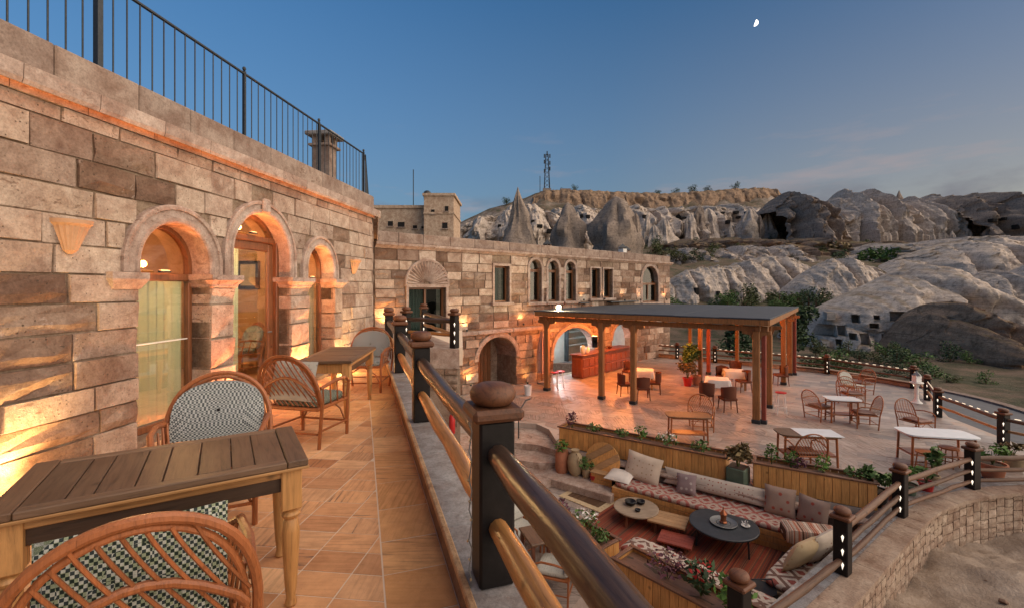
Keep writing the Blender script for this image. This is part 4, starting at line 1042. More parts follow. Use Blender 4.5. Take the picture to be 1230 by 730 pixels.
# ================================================================== log railings on black posts
emit('bud_light', (1, .86, .68), .55); emit('rope_light', (1, .80, .55), .6)
def post_meshes(h=.62, w=.17):
    return (MB().cbox((0, 0, h / 2), (w, w, h), .012).mesh('shaft', 'post_black'),
            MB().cbox((0, 0, h + .03), (w + .075, w + .075, .06), .018).mesh('plinth', 'post_cap'),
            MB().lathe([(.06, 0), (.09, .008), (.108, .032), (.111, .056), (.10, .082), (.066, .098), (.001, .102)], 20, (0, 0, h + .06)).mesh('knob', 'post_cap', True, 60),
            MB().add([(0, 0, -.08), (.018, 0, 0), (0, 0, .03), (-.018, 0, 0), (0, -.015, 0)], [(0, 1, 4), (1, 2, 4), (2, 3, 4), (3, 0, 4)]).mesh('bud_light', 'bud_light'))
PM = {.77: post_meshes(.77), .8: post_meshes(.80, .19)}
def log(parent, a, b, r_, mat, name='rail', wob=.012, n=10, seg=7):
    a, b = Vector(a), Vector(b); rr_ = random.Random(int(abs(a.x * 991 + b.y * 77 + a.z * 31)))
    pts, rs = [], []
    for k in range(seg + 1):
        p_ = a.lerp(b, k / seg); p_.z += rr_.uniform(-wob, wob) * (0 if k in (0, seg) else 1); p_.x += rr_.uniform(-wob, wob) * .6 * (0 if k in (0, seg) else 1)
        pts.append(p_); rs.append(r_ * rr_.uniform(.93, 1.07) * (.82 if k in (0, seg) else 1))
    c_ = (a + b) / 2; d_ = b - a; rz = math.atan2(d_.y, d_.x)
    inv = Matrix.Rotation(-rz, 3, 'Z'); mb = MB().tube([inv @ (p_ - c_) for p_ in pts], rs, n)
    return mb.build(name, mat, parent, True, loc=c_, rz=rz, ang=60)
def railing(name, label, pts, zs, heights, mats, ph=.77, lights=True, rope=False, radii=(.055, .045, .045), skip_first=False, wall=None):
    o = T(name, label, 'railing', (pts[0][0], pts[0][1], zs)); B = o.location
    for i, p_ in enumerate(pts):
        nxt = pts[min(i + 1, len(pts) - 1)]; prv = pts[max(i - 1, 0)]; rz = math.atan2(nxt[1] - prv[1], nxt[0] - prv[0])
        if not (skip_first and i == 0):
            q = O('post', PM[ph][0], o, (p_[0] - B.x, p_[1] - B.y, 0), rz); O('plinth', PM[ph][1], q); O('knob', PM[ph][2], q)
            if lights:
                loc = Matrix.Rotation(-rz, 3, 'Z') @ Vector((-p_[0], -p_[1], 0)).normalized() * .125; loc.z = 0
                for k in range(3):
                    b_ = O('bud_light', PM[ph][3], q, (loc.x, loc.y, .18 + k * .2)); b_.rotation_euler = (0, 0, math.atan2(loc.y, loc.x) + R(90))
        if i + 1 < len(pts):
            d_ = Vector((nxt[0] - p_[0], nxt[1] - p_[1], 0)); dn = d_.normalized() * .06
            for h_, m_, r_ in zip(heights, mats, radii):
                log(o, (p_[0] - B.x + dn.x, p_[1] - B.y + dn.y, h_), (nxt[0] - B.x - dn.x, nxt[1] - B.y - dn.y, h_), r_, m_)
            if rope:
                n_ = int(d_.length / .27)
                for k in range(1, n_): 
                    c_ = Vector((p_[0] - B.x, p_[1] - B.y, heights[0] + radii[0] + .014)) + d_ * (k / n_)
                    O('rope_light', ROPE, o, c_, math.atan2(d_.y, d_.x))
    return o
ROPE = MB().tube([(-.06, 0, 0), (.06, 0, 0)], .009, 5).mesh('rope_light', 'rope_light')
tp = [(.78, -.42), (-.092, 2.19), (-.95, 4.78), (-1.84, 7.5), (-2.73, 10.15)]
railing('terrace_railing', 'log railing on black ball topped posts along the upper terrace parapet', tp, PH + .029, (.615, .28), ('log_dark', 'log_gold'), .77, False, radii=(.062, .052))
plain('copper_wire', (.5, .36, .2), .3, .2, 20, .05, .8)
# string of small lights wound up the near post
ls = T('light_string', 'thin wire of tiny lights climbing the post with the big wooden ball', 'light string', (-.092, 2.19, PH + .029)); lsp = [(-.098 + .008 * math.sin(k * 2.1), -.098 + .008 * math.cos(k * 1.7), .01 + k * .045) for k in range(18)]
MB().tube(lsp, .003, 5).build('wire', 'galv', ls); bead = MB().lathe([(.001, -.008), (.006, 0), (.001, .008)], 6).mesh('bead', 'copper_wire')
for p_ in lsp[1::2]: O('bead', bead, ls, (p_[0] - .004, p_[1] - .004, p_[2]))
lp = [(-2.71, 11.75), (-1.36, 10.82)]
railing('landing_railing', 'short log railing with lit posts on the front of the balcony landing', lp, .20, (.62, .3), ('log_dark', 'log_gold'), .77, True)
railing('landing_side_railing', 'short log railing along the rear side of the balcony landing', [(-1.42, 11.1), (-2.72, 14.1)], .20, (.62, .3), ('log_dark', 'log_gold'), .77, True, skip_first=True)

# ------------------------------------------------------------------ curved boundary wall, bottom right
def spline(pts, per=6):
    out = []
    for i in range(len(pts) - 1):
        p0, p1, p2, p3 = [Vector((*pts[max(0, min(len(pts) - 1, k))], 0)) for k in (i - 1, i, i + 1, i + 2)]
        for k in range(per):
            t_ = k / per; out.append(.5 * ((2 * p1) + (p2 - p0) * t_ + (2 * p0 - 5 * p1 + 4 * p2 - p3) * t_ ** 2 + (3 * p1 - p0 - 3 * p2 + p3) * t_ ** 3))
    out.append(Vector((*pts[-1], 0))); return out
cw_pts = [(1.9, 4.0), (3.25, 5.5), (4.85, 6.72), (7.15, 8.42), (8.3, 9.1), (9.6, 9.55), (11.0, 9.72), (13, 9.6), (16, 9.3)]
cs = spline(cw_pts, 6)
cw = T('curved_boundary_wall', 'curved rubble stone wall with tan coping round the lounge and deck', 'wall', (0, 0, 0))
def offs(pts, o_):
    out = []
    for i, p_ in enumerate(pts):
        t_ = (pts[min(i + 1, len(pts) - 1)] - pts[max(i - 1, 0)]).normalized(); n_ = Vector((t_.y, -t_.x, 0)); out.append(p_ + n_ * o_)
    return out
inner, outer = offs(cs, -.26), offs(cs, .30)
cb = MB(); rows = [[(p_.x, p_.y, z) for p_ in q] for q, z in ((inner, ZL - 2), (inner, ZD - .05), (offs(cs, .25), ZD - .05), (offs(cs, .29), ZL - 3.2))]
cb.sheet(rows); cb.build('core', 'mortar', cw)
ci, cm_, co = offs(cs, -.30), offs(cs, .0), offs(cs, .36)
for i in range(0, len(cs) - 1):
    for (A_, B_, mt, nm) in ((ci, cm_, 'grey_coping', 'inner_coping'), (cm_, co, 'plaster_wall', 'outer_coping')):
        q = [A_[i], A_[i + 1], B_[i + 1], B_[i]]; c_ = sum(q, Vector()) / 4
        q = [c_ + (v - c_) * .992 for v in q]
        MB().prism([(v.x - c_.x, v.y - c_.y) for v in q], -.06, rnd.uniform(-.003, .003)).build(nm, mt, cw, loc=(c_.x, c_.y, ZD + .02))
of = offs(cs, .275); pl_pale = pool('pale_rubble', 6, .035, .2)
for i in range(2, len(cs) - 6):
    a, b = of[i], of[i + 1]; rz = math.atan2((b - a).y, (b - a).x); L = (b - a).length
    f_ = MB().box((L / 2, .03, ZL - .45), (L, .02, 2.0)).build('face_backing', 'mortar', cw); f_.location = (a.x, a.y, 0); f_.rotation_euler = (0, 0, rz)
    lay(f_, 0, L, ZD - 1.25, ZD - .05, (.14, .22), (.16, .34), [], pl_pale, 'wall_stone', .008, .06, 40 + i, .01, .08)
railing('deck_front_railing', 'log railing with lit posts on the curved wall around the lounge', [(4.85, 6.72), (7.12, 8.4), (9.6, 9.55), (12.4, 9.66)], ZD + .02, (.62, .38, .16), ('log_brown', 'log_brown', 'log_brown'), .8, True, radii=(.05, .04, .04))
railing('lounge_low_rail', 'single low log rail and post on the curved wall behind the kilim bench', [(4.85, 6.72), (2.58, 5.2)], ZD + .02, (.2,), ('log_brown',), .8, False, radii=(.05,), skip_first=True)
railing('deck_side_railing', 'log railing with rope lights on the road side of the deck', [(14.4, 9.5), (13.2, 12.3), (13.85, 14.9), (15.5, 17.1), (16.75, 19.1)], ZD, (.66, .36), ('log_brown', 'log_gold'), .8, True, True, (.05, .04))
railing('deck_rear_railing', 'log railing with rope lights along the valley side of the deck', [(16.75, 19.1), (15.35, 22.3), (13.4, 24.1), (11.35, 25.6), (9.75, 27.0), (8.1, 28.2)], ZD, (.70, .42, .18), ('log_brown', 'log_brown', 'log_brown'), .8, True, True, (.05, .04, .04))
# low orange plastered kerb under the rear railing
kb = T('deck_kerb', 'low tan kerb wall under the rear railing of the deck', 'kerb', (0, 0, 0))
rp = [Vector((16.9, 19.1, 0)), Vector((15.5, 22.45, 0)), Vector((11.5, 25.75, 0)), Vector((8.1, 28.4, 0))]
for a, b in zip(rp, rp[1:]):
    rz, L = line_frame(a, b); s_ = MB().cbox((L / 2, 0, .11), (L, .28, .22), .02).build('kerb_run', 'plaster_wall', kb); s_.location = (a.x, a.y, ZD - .005); s_.rotation_euler = (0, 0, rz)

# ================================================================== planters
def planter(name, label, p, q, wdir, w_, z0, h_, board=.135):
    p, q = Vector((*p, 0)), Vector((*q, 0)); rz, L = line_frame(p, q)
    o = T(name, label, 'planter', (p.x, p.y, z0), rz, 'boarded wooden planters')
    sg = 1 if (Matrix.Rotation(-rz, 3, 'Z') @ Vector((*wdir, 0))).y > 0 else -1
    MB().box((L / 2, sg * w_ / 2, h_ / 2 - .02), (L - .06, w_ - .06, h_ - .06)).build('box', 'planter_rim', o)
    n = int(L / board); bm_ = MB().cbox((0, 0, 0), (L / n - .006, .028, h_ - .02), .004).mesh('board', 'planter_board')
    for k in range(n):
        for yy in (.0, sg * w_): O('board', bm_, o, ((k + .5) * L / n, yy + (.004 if yy == 0 else 0) * rnd.uniform(-1, 1), h_ / 2), rnd.choice((0, math.pi)))
    ne = max(2, int(w_ / board)); be = MB().cbox((0, 0, 0), (.028, w_ / ne - .006, h_ - .02), .004).mesh('end_board', 'planter_board')
    for k in range(ne):
        for xx in (.0, L): O('end_board', be, o, (xx, sg * (k + .5) * w_ / ne, h_ / 2))
    for yy in (0, sg * w_): MB().cbox((L / 2, yy, h_ + .012), (L + .1, .07, .035), .006).build('rim', 'planter_rim', o)
    for xx in (0, L): MB().cbox((xx, sg * w_ / 2, h_ + .011), (.07, w_ - .07, .033), .006).build('rim', 'planter_rim', o)
    n1, n2 = 14, 5
    MB().sheet([[(L * (.02 + .96 * k / n1), sg * w_ * (.06 + .88 * j / n2), h_ - .055 + .03 * noise.noise(Vector((k * .9 + p.x, j * .8, 0)))) for k in range(n1 + 1)] for j in range(n2 + 1)]).build('soil', 'soil', o, True, ang=180)
    o['_'] = L; return o, rz, L, sg
def small_plant(loc, label, kind='green', h=.3, sp=.18, n=60, group='small plants in the planters', r_=None, name='planter_plant'):
    r_ = r_ or random.Random(int(abs(loc[0] * 991 + loc[1] * 77)))
    o = T(name, label, 'plant', loc, r_.uniform(0, 6), group)
    st = MB()
    for k in range(5):
        a = r_.uniform(0, 6.28); st.tube([(0, 0, -.04), (sp * .4 * math.cos(a), sp * .4 * math.sin(a), h * .5), (sp * .8 * math.cos(a), sp * .8 * math.sin(a), h * .85)], [.006, .005, .003], 4)
    st.build('stem', 'leaf_olive', o)
    lf = MB(); leaf_cloud(lf, (0, 0, h * .55), (sp, sp, h * .45), n, .045 if h < .5 else .07, r_, .1)
    lf.build('foliage', {'green': 'leaf_green', 'bright': 'leaf_bright', 'white': 'leaf_green', 'red': 'leaf_dark', 'purple': 'leaf_purple', 'dry': 'leaf_dry'}[kind], o)
    if kind in ('white', 'red', 'purple'):
        fl_ = MB(); leaf_cloud(fl_, (0, 0, h * .75), (sp * .95, sp * .95, h * .3), n // 2, .035, r_, .1); fl_.build('blossom', {'white': 'petal_white', 'red': 'petal_red', 'purple': 'leaf_purple'}[kind], o)
    return o
def fill(pl_, specs):
    o, rz, L, sg = pl_[:4]; h_ = pl_[4]
    for f_, kind, hh, sp, lb in specs:
        w_ = pl_[5]; q = o.location + Matrix.Rotation(rz, 3, 'Z') @ Vector((L * f_, sg * w_ * .5, h_ - .04)); small_plant(q, lb, kind, hh, sp, int(60 + 120 * sp))
NB = (DB.x, DB.y)
pa = planter('wooden_planter', 'long pine boarded planter on the deck edge above the leaning round board', (1.26, 12.16), (4.62, 9.92), NB, .5, ZD, .5); pa = (*pa, .5, .5)
fill(pa, [(.06, 'purple', .42, .16, 'sprawling thin plant at the step end of the long planter'), (.22, 'green', .22, .22, 'low dark ground plant in the long planter'), (.4, 'green', .2, .2, 'flat trailing plant midway along the long planter'), (.52, 'bright', .4, .16, 'upright green plant in the middle of the long planter'), (.68, 'white', .3, .26, 'white flowering plant in the long planter'), (.86, 'green', .26, .24, 'leafy creeping plant at the pot end of the long planter')])
pb = planter('wooden_planter', 'shorter pine boarded planter on the deck edge beside the green pot', (5.1, 9.66), (6.86, 8.62), NB, .45, ZD, .5); pb = (*pb, .5, .45)
fill(pb, [(.16, 'green', .45, .14, 'slim upright plant in the shorter planter'), (.38, 'purple', .26, .2, 'purple leaved plant in the middle of the shorter planter'), (.33, 'bright', .36, .16, 'bright green tuft in the shorter planter'), (.6, 'bright', .42, .15, 'young green shrub in the shorter planter'), (.86, 'green', .24, .2, 'low creeping plant at the wall end of the shorter planter')])
pc_d = Vector((.62, -.78, 0)).normalized(); pc_n = Vector((-pc_d.y, pc_d.x, 0)) * -1
p3a = Vector((1.48, 7.62, 0)); p3 = planter('wooden_planter', 'pine planter with white flowers under the terrace railing', tuple((p3a - pc_d * 2.0)[:2]), tuple(p3a[:2]), (.78, .62), .46, ZL, .55); p3 = (*p3, .55, .46)
fill(p3, [(.12, 'purple', .4, .24, 'reddish leaved plant in the planter under the railing'), (.4, 'purple', .35, .2, 'thin purple stemmed plant in the planter under the railing'), (.72, 'white', .4, .26, 'white flowering plant in the planter under the railing'), (.9, 'green', .2, .16, 'low green plant at the end of the planter under the railing')])
p4a = Vector((1.62, 7.28, 0)); d4 = Vector((.67, -.74, 0)); p4 = planter('wooden_planter', 'pine planter with red flowers behind the kilim bench', tuple(p4a[:2]), tuple((p4a + d4 * 2.6)[:2]), (.74, .67), .52, ZL, .58); p4 = (*p4, .58, .52)
fill(p4, [(.3, 'purple', .42, .3, 'purple foliage plant in the planter behind the kilim bench'), (.5, 'red', .5, .24, 'red flowering plant in the planter behind the kilim bench'), (.68, 'bright', .5, .26, 'bright green plant in the planter behind the kilim bench')])
# ================================================================== furniture
def weave(name, a, b, size, c=None):
    t = NT(name); p = t.objc()
    ck = t.node('ShaderNodeTexChecker', {'Vector': p, 'Scale': 1 / size, 'Color1': (*a, 1), 'Color2': (*b, 1)}).outputs['Color']
    if c:
        ck2 = t.node('ShaderNodeTexChecker', {'Vector': t.map(p, loc=(.013, .007, .009)), 'Scale': .5 / size, 'Color1': (*c, 1), 'Color2': (1, 1, 1, 1)}).outputs['Color']; ck = t.mix(.8, ck, ck2, 'MULTIPLY')
    f = t.noise(p, 180, 3); ck = t.mix(.3, ck, t.ramp(f, [(.3, .2), (.7, .8)]), 'OVERLAY')
    t.col(ck); t.set(roughness=.95, specular_ior_level=.1); t.bump(f, .3, .003); MATS[name] = t.m
weave('houndstooth_grey', (.42, .44, .42), (.07, .08, .085), .0135)
weave('houndstooth_green', (.42, .43, .37), (.035, .045, .045), .011, (.5, .58, .38))
def fabric(name, c, spots=None, scale=18, thr=.16):
    t = NT(name); p = t.objc(); cc = t.ramp(t.noise(p, 5, 4), [(.3, tuple(x * .85 for x in c)), (.7, c)])
    if spots:
        v = t.node('ShaderNodeTexVoronoi', {'Vector': p, 'Scale': float(scale), 'Randomness': .35}).outputs['Distance']; cc = t.mix(t.ramp(v, [(thr, 1), (thr + .06, 0)]), cc, spots)
    t.col(cc); t.set(roughness=.95, specular_ior_level=.1); t.bump(t.noise(p, 120, 3), .3, .004); MATS[name] = t.m
fabric('pillow_cream', (.58, .47, .37), (.36, .25, .17), 9, .13); fabric('pillow_dotted', (.56, .48, .40), (.28, .10, .08), 12, .15); fabric('pillow_white', (.66, .60, .54)); fabric('pillow_mauve', (.26, .19, .19), (.42, .36, .33), 9, .25); fabric('pillow_floral', (.34, .24, .19), (.30, .07, .05), 7, .28); fabric('pillow_tan', (.52, .40, .25), (.40, .27, .15), 8, .18); fabric('cushion_pale', (.44, .43, .38), (.25, .25, .23), 26, .2)
def kilim(name, scale, cols, rowdir='Y', zig=True):
    """rows of lozenges between plain stripes"""
    t = NT(name); p = t.objc(); s = t.node('ShaderNodeSeparateXYZ', {0: p}); u, v = (s.outputs['X'], s.outputs['Y']) if rowdir == 'Y' else (s.outputs['Y'], s.outputs['X'])
    fu = t.math('ABSOLUTE', t.math('SUBTRACT', t.math('FRACT', t.math('MULTIPLY', u, scale)), .5)); fv = t.math('ABSOLUTE', t.math('SUBTRACT', t.math('FRACT', t.math('MULTIPLY', v, scale * .8)), .5))
    loz = t.math('ADD', fu, fv); c1 = t.ramp(loz, [(0, cols[0]), (.22, cols[1]), (.42, cols[2]), (.62, cols[3]), (.8, cols[0])], 'CONSTANT')
    st = t.ramp(t.math('FRACT', t.math('MULTIPLY', v, scale * .4)), [(0, 0), (.72, 1), (.78, 0), (.9, 1), (.94, 0)], 'CONSTANT')
    c1 = t.mix(st, c1, cols[3]); w = t.noise(p, 30, 4); c1 = t.mix(.35, c1, t.ramp(w, [(.3, .1), (.7, .8)]), 'OVERLAY'); t.col(c1); t.set(roughness=.95, specular_ior_level=.1); t.bump(t.noise(p, 90, 3), .35, .004); MATS[name] = t.m
kilim('kilim_red', 2.7, [(.27, .075, .06), (.42, .32, .26), (.33, .11, .09), (.40, .29, .24)])
kilim('kilim_white', 2.8, [(.26, .08, .065), (.48, .40, .33), (.17, .10, .08), (.47, .39, .33)])
def stripes(name, cols, scale, axis=0):
    t = NT(name); p = t.objc(); s = t.node('ShaderNodeSeparateXYZ', {0: p}).outputs[axis]
    n_ = t.node('ShaderNodeTexNoise', {'W': t.math('MULTIPLY', s, scale), 'Scale': 1.0, 'Detail': 2.0, 'Roughness': .8}, noise_dimensions='1D').outputs['Fac']
    cc = t.ramp(n_, [(.0, cols[0])] + [(.36 + .06 * k, c) for k, c in enumerate(cols[1:])], 'CONSTANT'); w = t.noise(t.map(p, (3, 60, 1) if axis == 0 else (60, 3, 1)), 2, 4); cc = t.mix(.4, cc, t.ramp(w, [(.3, .15), (.7, .75)]), 'OVERLAY')
    t.col(cc); t.set(roughness=.95, specular_ior_level=.1); t.bump(w, .25, .004); MATS[name] = t.m
stripes('rug_red', [(.10, .035, .025), (.22, .05, .035), (.27, .055, .03), (.15, .06, .04), (.33, .10, .05), (.08, .045, .035)], 9, 0)
stripes('rug_brown', [(.12, .07, .04), (.10, .055, .035), (.13, .08, .05), (.09, .05, .03)], 6, 0)
stripes('pillow_striped', [(.30, .10, .06), (.52, .42, .34), (.12, .06, .04), (.55, .45, .36), (.35, .12, .07)], 14, 0)

def pillow_mesh(w, h, t_, mat, n=10, pinch=.06, name='cushion'):
    mb = MB(); rows_f, rows_b = [], []
    for j in range(n + 1):
        rf, rb = [], []
        for i in range(n + 1):
            u, v = 2 * i / n - 1, 2 * j / n - 1; k = (1 - abs(u) ** 3) * (1 - abs(v) ** 3); e = 1 - pinch * (abs(u) * (1 - v * v) * 0 + (1 - abs(u)) * abs(v) ** 2 * .0)
            x_ = u * w / 2 * (1 - pinch * (1 - v * v) * abs(u)); z_ = v * h / 2 * (1 - pinch * (1 - u * u) * abs(v)); y_ = t_ / 2 * k ** .55
            wr = .012 * noise.noise(Vector((u * 2.3 + w * 7, v * 2.1, h * 5))); rf.append((x_, -y_ + wr * k, z_)); rb.append((x_, y_ + wr * k, z_))
        rows_f.append(rf); rows_b.append(rb)
    mb.sheet(rows_f); mb.sheet([r_[::-1] for r_ in rows_b]); return mb.mesh(name, mat, True, 180)
def pad_mesh(w, d_, h, mat, name='cushion', n=8, r_=.35):
    """flat seat pad with soft rounded edges, base at z = 0"""
    mb = MB(); rows = []; prof = [(0, .0), (.0, 0), (.6, .35), (1, .75), (1, 1.0)]
    N = 28; ring = []
    def se(th, ax, ay):
        c_, s_ = math.cos(th), math.sin(th); q = .28; return (ax * math.copysign(abs(c_) ** q, c_), ay * math.copysign(abs(s_) ** q, s_))
    for z_, k in ((.0, .93), (.18 * h, .985), (.5 * h, 1.0), (.82 * h, .985), (h, .92), (h * 1.05, .6), (h * 1.0, .15)):
        rows.append([(*se(2 * math.pi * i / N, w / 2 * k, d_ / 2 * k), z_ + .006 * noise.noise(Vector((i * .7, z_ * 20, w)))) for i in range(N)] )
    rows = [r__ + [r__[0]] for r__ in rows]; mb.sheet(rows); mb.f.append(tuple(range(N))[::-1]); b = (len(rows) - 1) * (N + 1); mb.f.append(tuple(b + i for i in range(N)))
    return mb.mesh(name, mat, True, 60)

# ---- bent cane armchair: x across, +y to the front
def hoop(k, w=.35, z0=.44, z1=.95, yb=-.27, lean=.14, n=22, ex=.66):
    pts = []
    for i in range(n + 1):
        th = math.pi * i / n; x_ = -w * k * math.cos(th); zz = z0 + (z1 - z0) * (math.sin(th) ** ex) * (.2 + .8 * k)
        pts.append((x_, yb - lean * (zz - z0) / (z1 - z0), zz))
    return pts
def rattan_chair(name, label, mat='rattan', cush='houndstooth_green', back=True, detail=True, seg=6):
    o = T(name, label, 'chair', (0, 0, 0), 0, 'bent cane armchairs'); q = seg
    hp = MB(); hp.tube([(-.30, -.25, .0)] + hoop(1.0) + [(.30, -.25, 0)], .018, q, True); hp.build('hoop', mat, o, True)
    if detail:
        MB().tube([(p[0] * .9, p[1] + .012, p[2] - .03 if p[2] > .5 else p[2]) for p in hoop(1.0)], .013, q).build('inner_hoop', mat, o, True)
        MB().tube([(-.31, -.33, .56)] + [(x_, -.335 - .02 * math.cos(x_ * 4), .58 + .15 * math.cos(x_ / .31 * math.pi / 2)) for x_ in (-.28, -.23, -.17, -.1, -.03, .03, .1, .17, .23, .28)] + [(.31, -.33, .56)], .015, q).build('back_arc', mat, o, True)
    cane = []
    for k in range(16):
        xt = -.58 + k * .06; seg_ = []
        for j in range(13):
            f = j / 12; x_ = xt + .30 * (1 - f) ** 1.25; z_ = .43 + .52 * f
            if abs(x_) < .335 * max(0, 1 - ((z_ - .43) / .52) ** 3.0) ** .5: seg_.append((x_, -.275 - .14 * (z_ - .44) / .51, z_))
        if len(seg_) > 2: MB().tube(seg_, .0075, 5).build('cane', mat, o, True)
    for s_ in (-1, 1):
        MB().tube([(s_ * .28, .27, 0), (s_ * .285, .275, .42), (s_ * .30, .27, .60), (s_ * .33, .16, .655), (s_ * .345, -.05, .66), (s_ * .335, -.28, .62)], .018, q).build('arm', mat, o, True)
        if detail:
            for k in range(4): MB().tube([(s_ * .29, .2 - k * .12, .41), (s_ * .315, .2 - k * .12 - .05, .64)], .008, 5).build('arm_cane', mat, o)
        MB().tube([(s_ * .285, .265, .16), (s_ * .295, -.25, .17)], .012, 5).build('side_stretcher', mat, o)
        MB().tube([(s_ * .285, .26, .10), (s_ * .2, .265, .28), (s_ * .05, .265, .385)], .009, 5).build('corner_brace', mat, o, True)
    for yy, zz in ((.27, .15), (-.25, .15)): MB().tube([(-.285, yy, zz), (.285, yy, zz)], .012, 5).build('stretcher', mat, o)
    MB().tube([(-.28, .27, .40), (.28, .27, .40), (.29, -.26, .40), (-.29, -.26, .40)], .019, q, False, True).build('seat_frame', mat, o, True)
    MB().box((0, 0, .40), (.54, .5, .015)).build('seat_deck', mat, o)
    if cush: O('seat_cushion', pad_mesh(.52, .52, .075, cush, 'seat_cushion'), o, (0, .02, .41))
    if back:
        mb = MB(); n = 18; out = hoop(.88, n=n, z0=.50, z1=.94, ex=.42); F, Bk = [], []
        for i, p in enumerate(out): F.append((p[0], p[1] + .075, p[2])); Bk.append((p[0], p[1] + .025, p[2]))
        F2 = [(p[0] * .55, p[1] + .03, .70 + (p[2] - .70) * .55) for p in F]; c_ = (0, -.24, .70)
        rows = [Bk + [(-.30, -.24, .50)][:0], F, F2]; mb.sheet(rows); L0 = len(out)
        mb.v.append(c_); ci_ = len(mb.v) - 1
        for i in range(L0 - 1): mb.f.append((2 * L0 + i, 2 * L0 + i + 1, ci_))
        mb.f.append((L0, 2 * L0, ci_, 3 * L0 - 1, 2 * L0 - 1)); mb.f.append((0, L0, 2 * L0 - 1, L0 - 1)); mb.f.append(tuple(range(L0)))
        bc = mb.build('back_cushion', cush if cush else 'cushion_pale', o, True, ang=50)
        MB().lathe([(.012, 0), (.01, .008), (.001, .01)], 8, (0, 0, 0)).build('button', 'post_black', bc, loc=(0, -.235, .70)).rotation_euler = (R(-90), 0, 0)
    return o
def place(o, x_, y_, z_, face):
    """face = direction (dx, dy) the front looks to"""
    o.location = (x_, y_, z_); o.rotation_euler = (0, 0, math.atan2(face[1], face[0]) - math.pi / 2); return o
def turned_leg(h, mat='pine', r_=.042):
    mb = MB(); mb.cbox((0, 0, h - .11), (.095, .095, .22), .006)
    mb.lathe([(.022, 0), (.03, .012), (.026, .03), (.022, .045), (.030, .12), (.038, .26), (.043, .38), (.036, h - .285), (.028, h - .275), (.042, h - .262), (.046, h - .25), (.040, h - .238), (.030, h - .232), (.036, h - .222), (.04, h - .219)], 18)
    return mb.mesh('leg', mat, True, 35)
def plank_table(name, label, L, W, H=.76, n=8, group='plank topped tables on the terrace'):
    o = T(name, label, 'table', (0, 0, 0), 0, group); lm = turned_leg(H - .035)
    for sx in (-1, 1):
        for sy in (-1, 1): O('leg', lm, o, (sx * (L / 2 - .075), sy * (W / 2 - .075), 0))
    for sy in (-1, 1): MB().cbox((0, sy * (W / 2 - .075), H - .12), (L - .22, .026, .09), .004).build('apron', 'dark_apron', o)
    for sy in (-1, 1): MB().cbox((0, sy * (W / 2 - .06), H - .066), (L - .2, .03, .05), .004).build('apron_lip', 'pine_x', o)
    for sx in (-1, 1): MB().cbox((sx * (L / 2 - .07), 0, H - .1), (.026, W - .22, .11), .004).build('end_apron', 'pine', o)
    for sx in (-1, 1): MB().cbox((sx * (L / 2 - .05), 0, H - .016), (.095, W, .034), .005).build('end_board', 'table_plank', o)
    for sy in (-1, 1): MB().cbox((0, sy * (W / 2 - .03), H - .0165), (L - .2, .06, .033), .005).build('side_board', 'table_frame', o)
    for sy in (-1, 1): MB().cbox((0, sy * (W / 2 - .012), H - .040), (L + .004, .03, .014), .003).build('edge_trim', 'pine_x', o)
    x0 = -L / 2 + .10; span = L - .2; ws = [rnd.uniform(.75, 1.3) for _ in range(n)]; s_ = span / sum(ws)
    for w_ in ws:
        MB().cbox((0, 0, 0), (w_ * s_ - .004, W - .124, .03), .003).build('plank', 'table_plank', o, loc=(x0 + w_ * s_ / 2, 0, H - .0165 + rnd.uniform(-.002, .001))); x0 += w_ * s_
    return o
e1 = Vector((.846, .533)); 
tb1 = plank_table('plank_table', 'dark plank topped table with turned pine legs between two cane chairs by the first window', 1.16, .66); place(tb1, -1.70, 2.30, 0, (-.533, .846))
tb2 = plank_table('plank_table', 'dark plank topped table with turned legs in front of the glazed door', 1.34, .66); place(tb2, -2.29, 6.08, 0, (1, .08))
c1 = rattan_chair('cane_armchair', 'bent cane armchair with green check seat, its open back towards the parapet end', seg=8, back=False); place(c1, -1.32, 1.64, 0, (-.58, .82)); c1.scale = (.95, .93, 1)
O('back_pad', pillow_mesh(.52, .40, .07, 'houndstooth_green', 10, .02, 'back_pad'), c1, (0, -.245, .68)).rotation_euler = (R(-16), 0, 0)
c2 = rattan_chair('cane_armchair', 'cane armchair with grey houndstooth back cushion between plank table and window', cush='houndstooth_grey', seg=8); place(c2, -2.14, 3.28, 0, (.42, -.9))
c3 = rattan_chair('cane_armchair', 'cane armchair with lattice back drawn up to the table by the glazed door', cush='houndstooth_green', seg=8, back=False); place(c3, -2.18, 4.92, 0, (.22, .97))
O('back_pad', pillow_mesh(.5, .40, .07, 'cushion_pale', 10, .02, 'back_pad'), c3, (0, -.245, .68)).rotation_euler = (R(-16), 0, 0)
c4 = rattan_chair('cane_armchair', 'cane armchair with check cushions at the narrow end of the terrace', cush='houndstooth_grey', seg=7); place(c4, -2.33, 7.35, 0, (.05, -1))
ins = dup(c2, label='cane armchair standing inside the room behind the glazed door', group='bent cane armchairs'); qi = W0 + WU * 8.35 - NV * 1.75; place(ins, qi.x, qi.y, 0, (-.5, -.8))
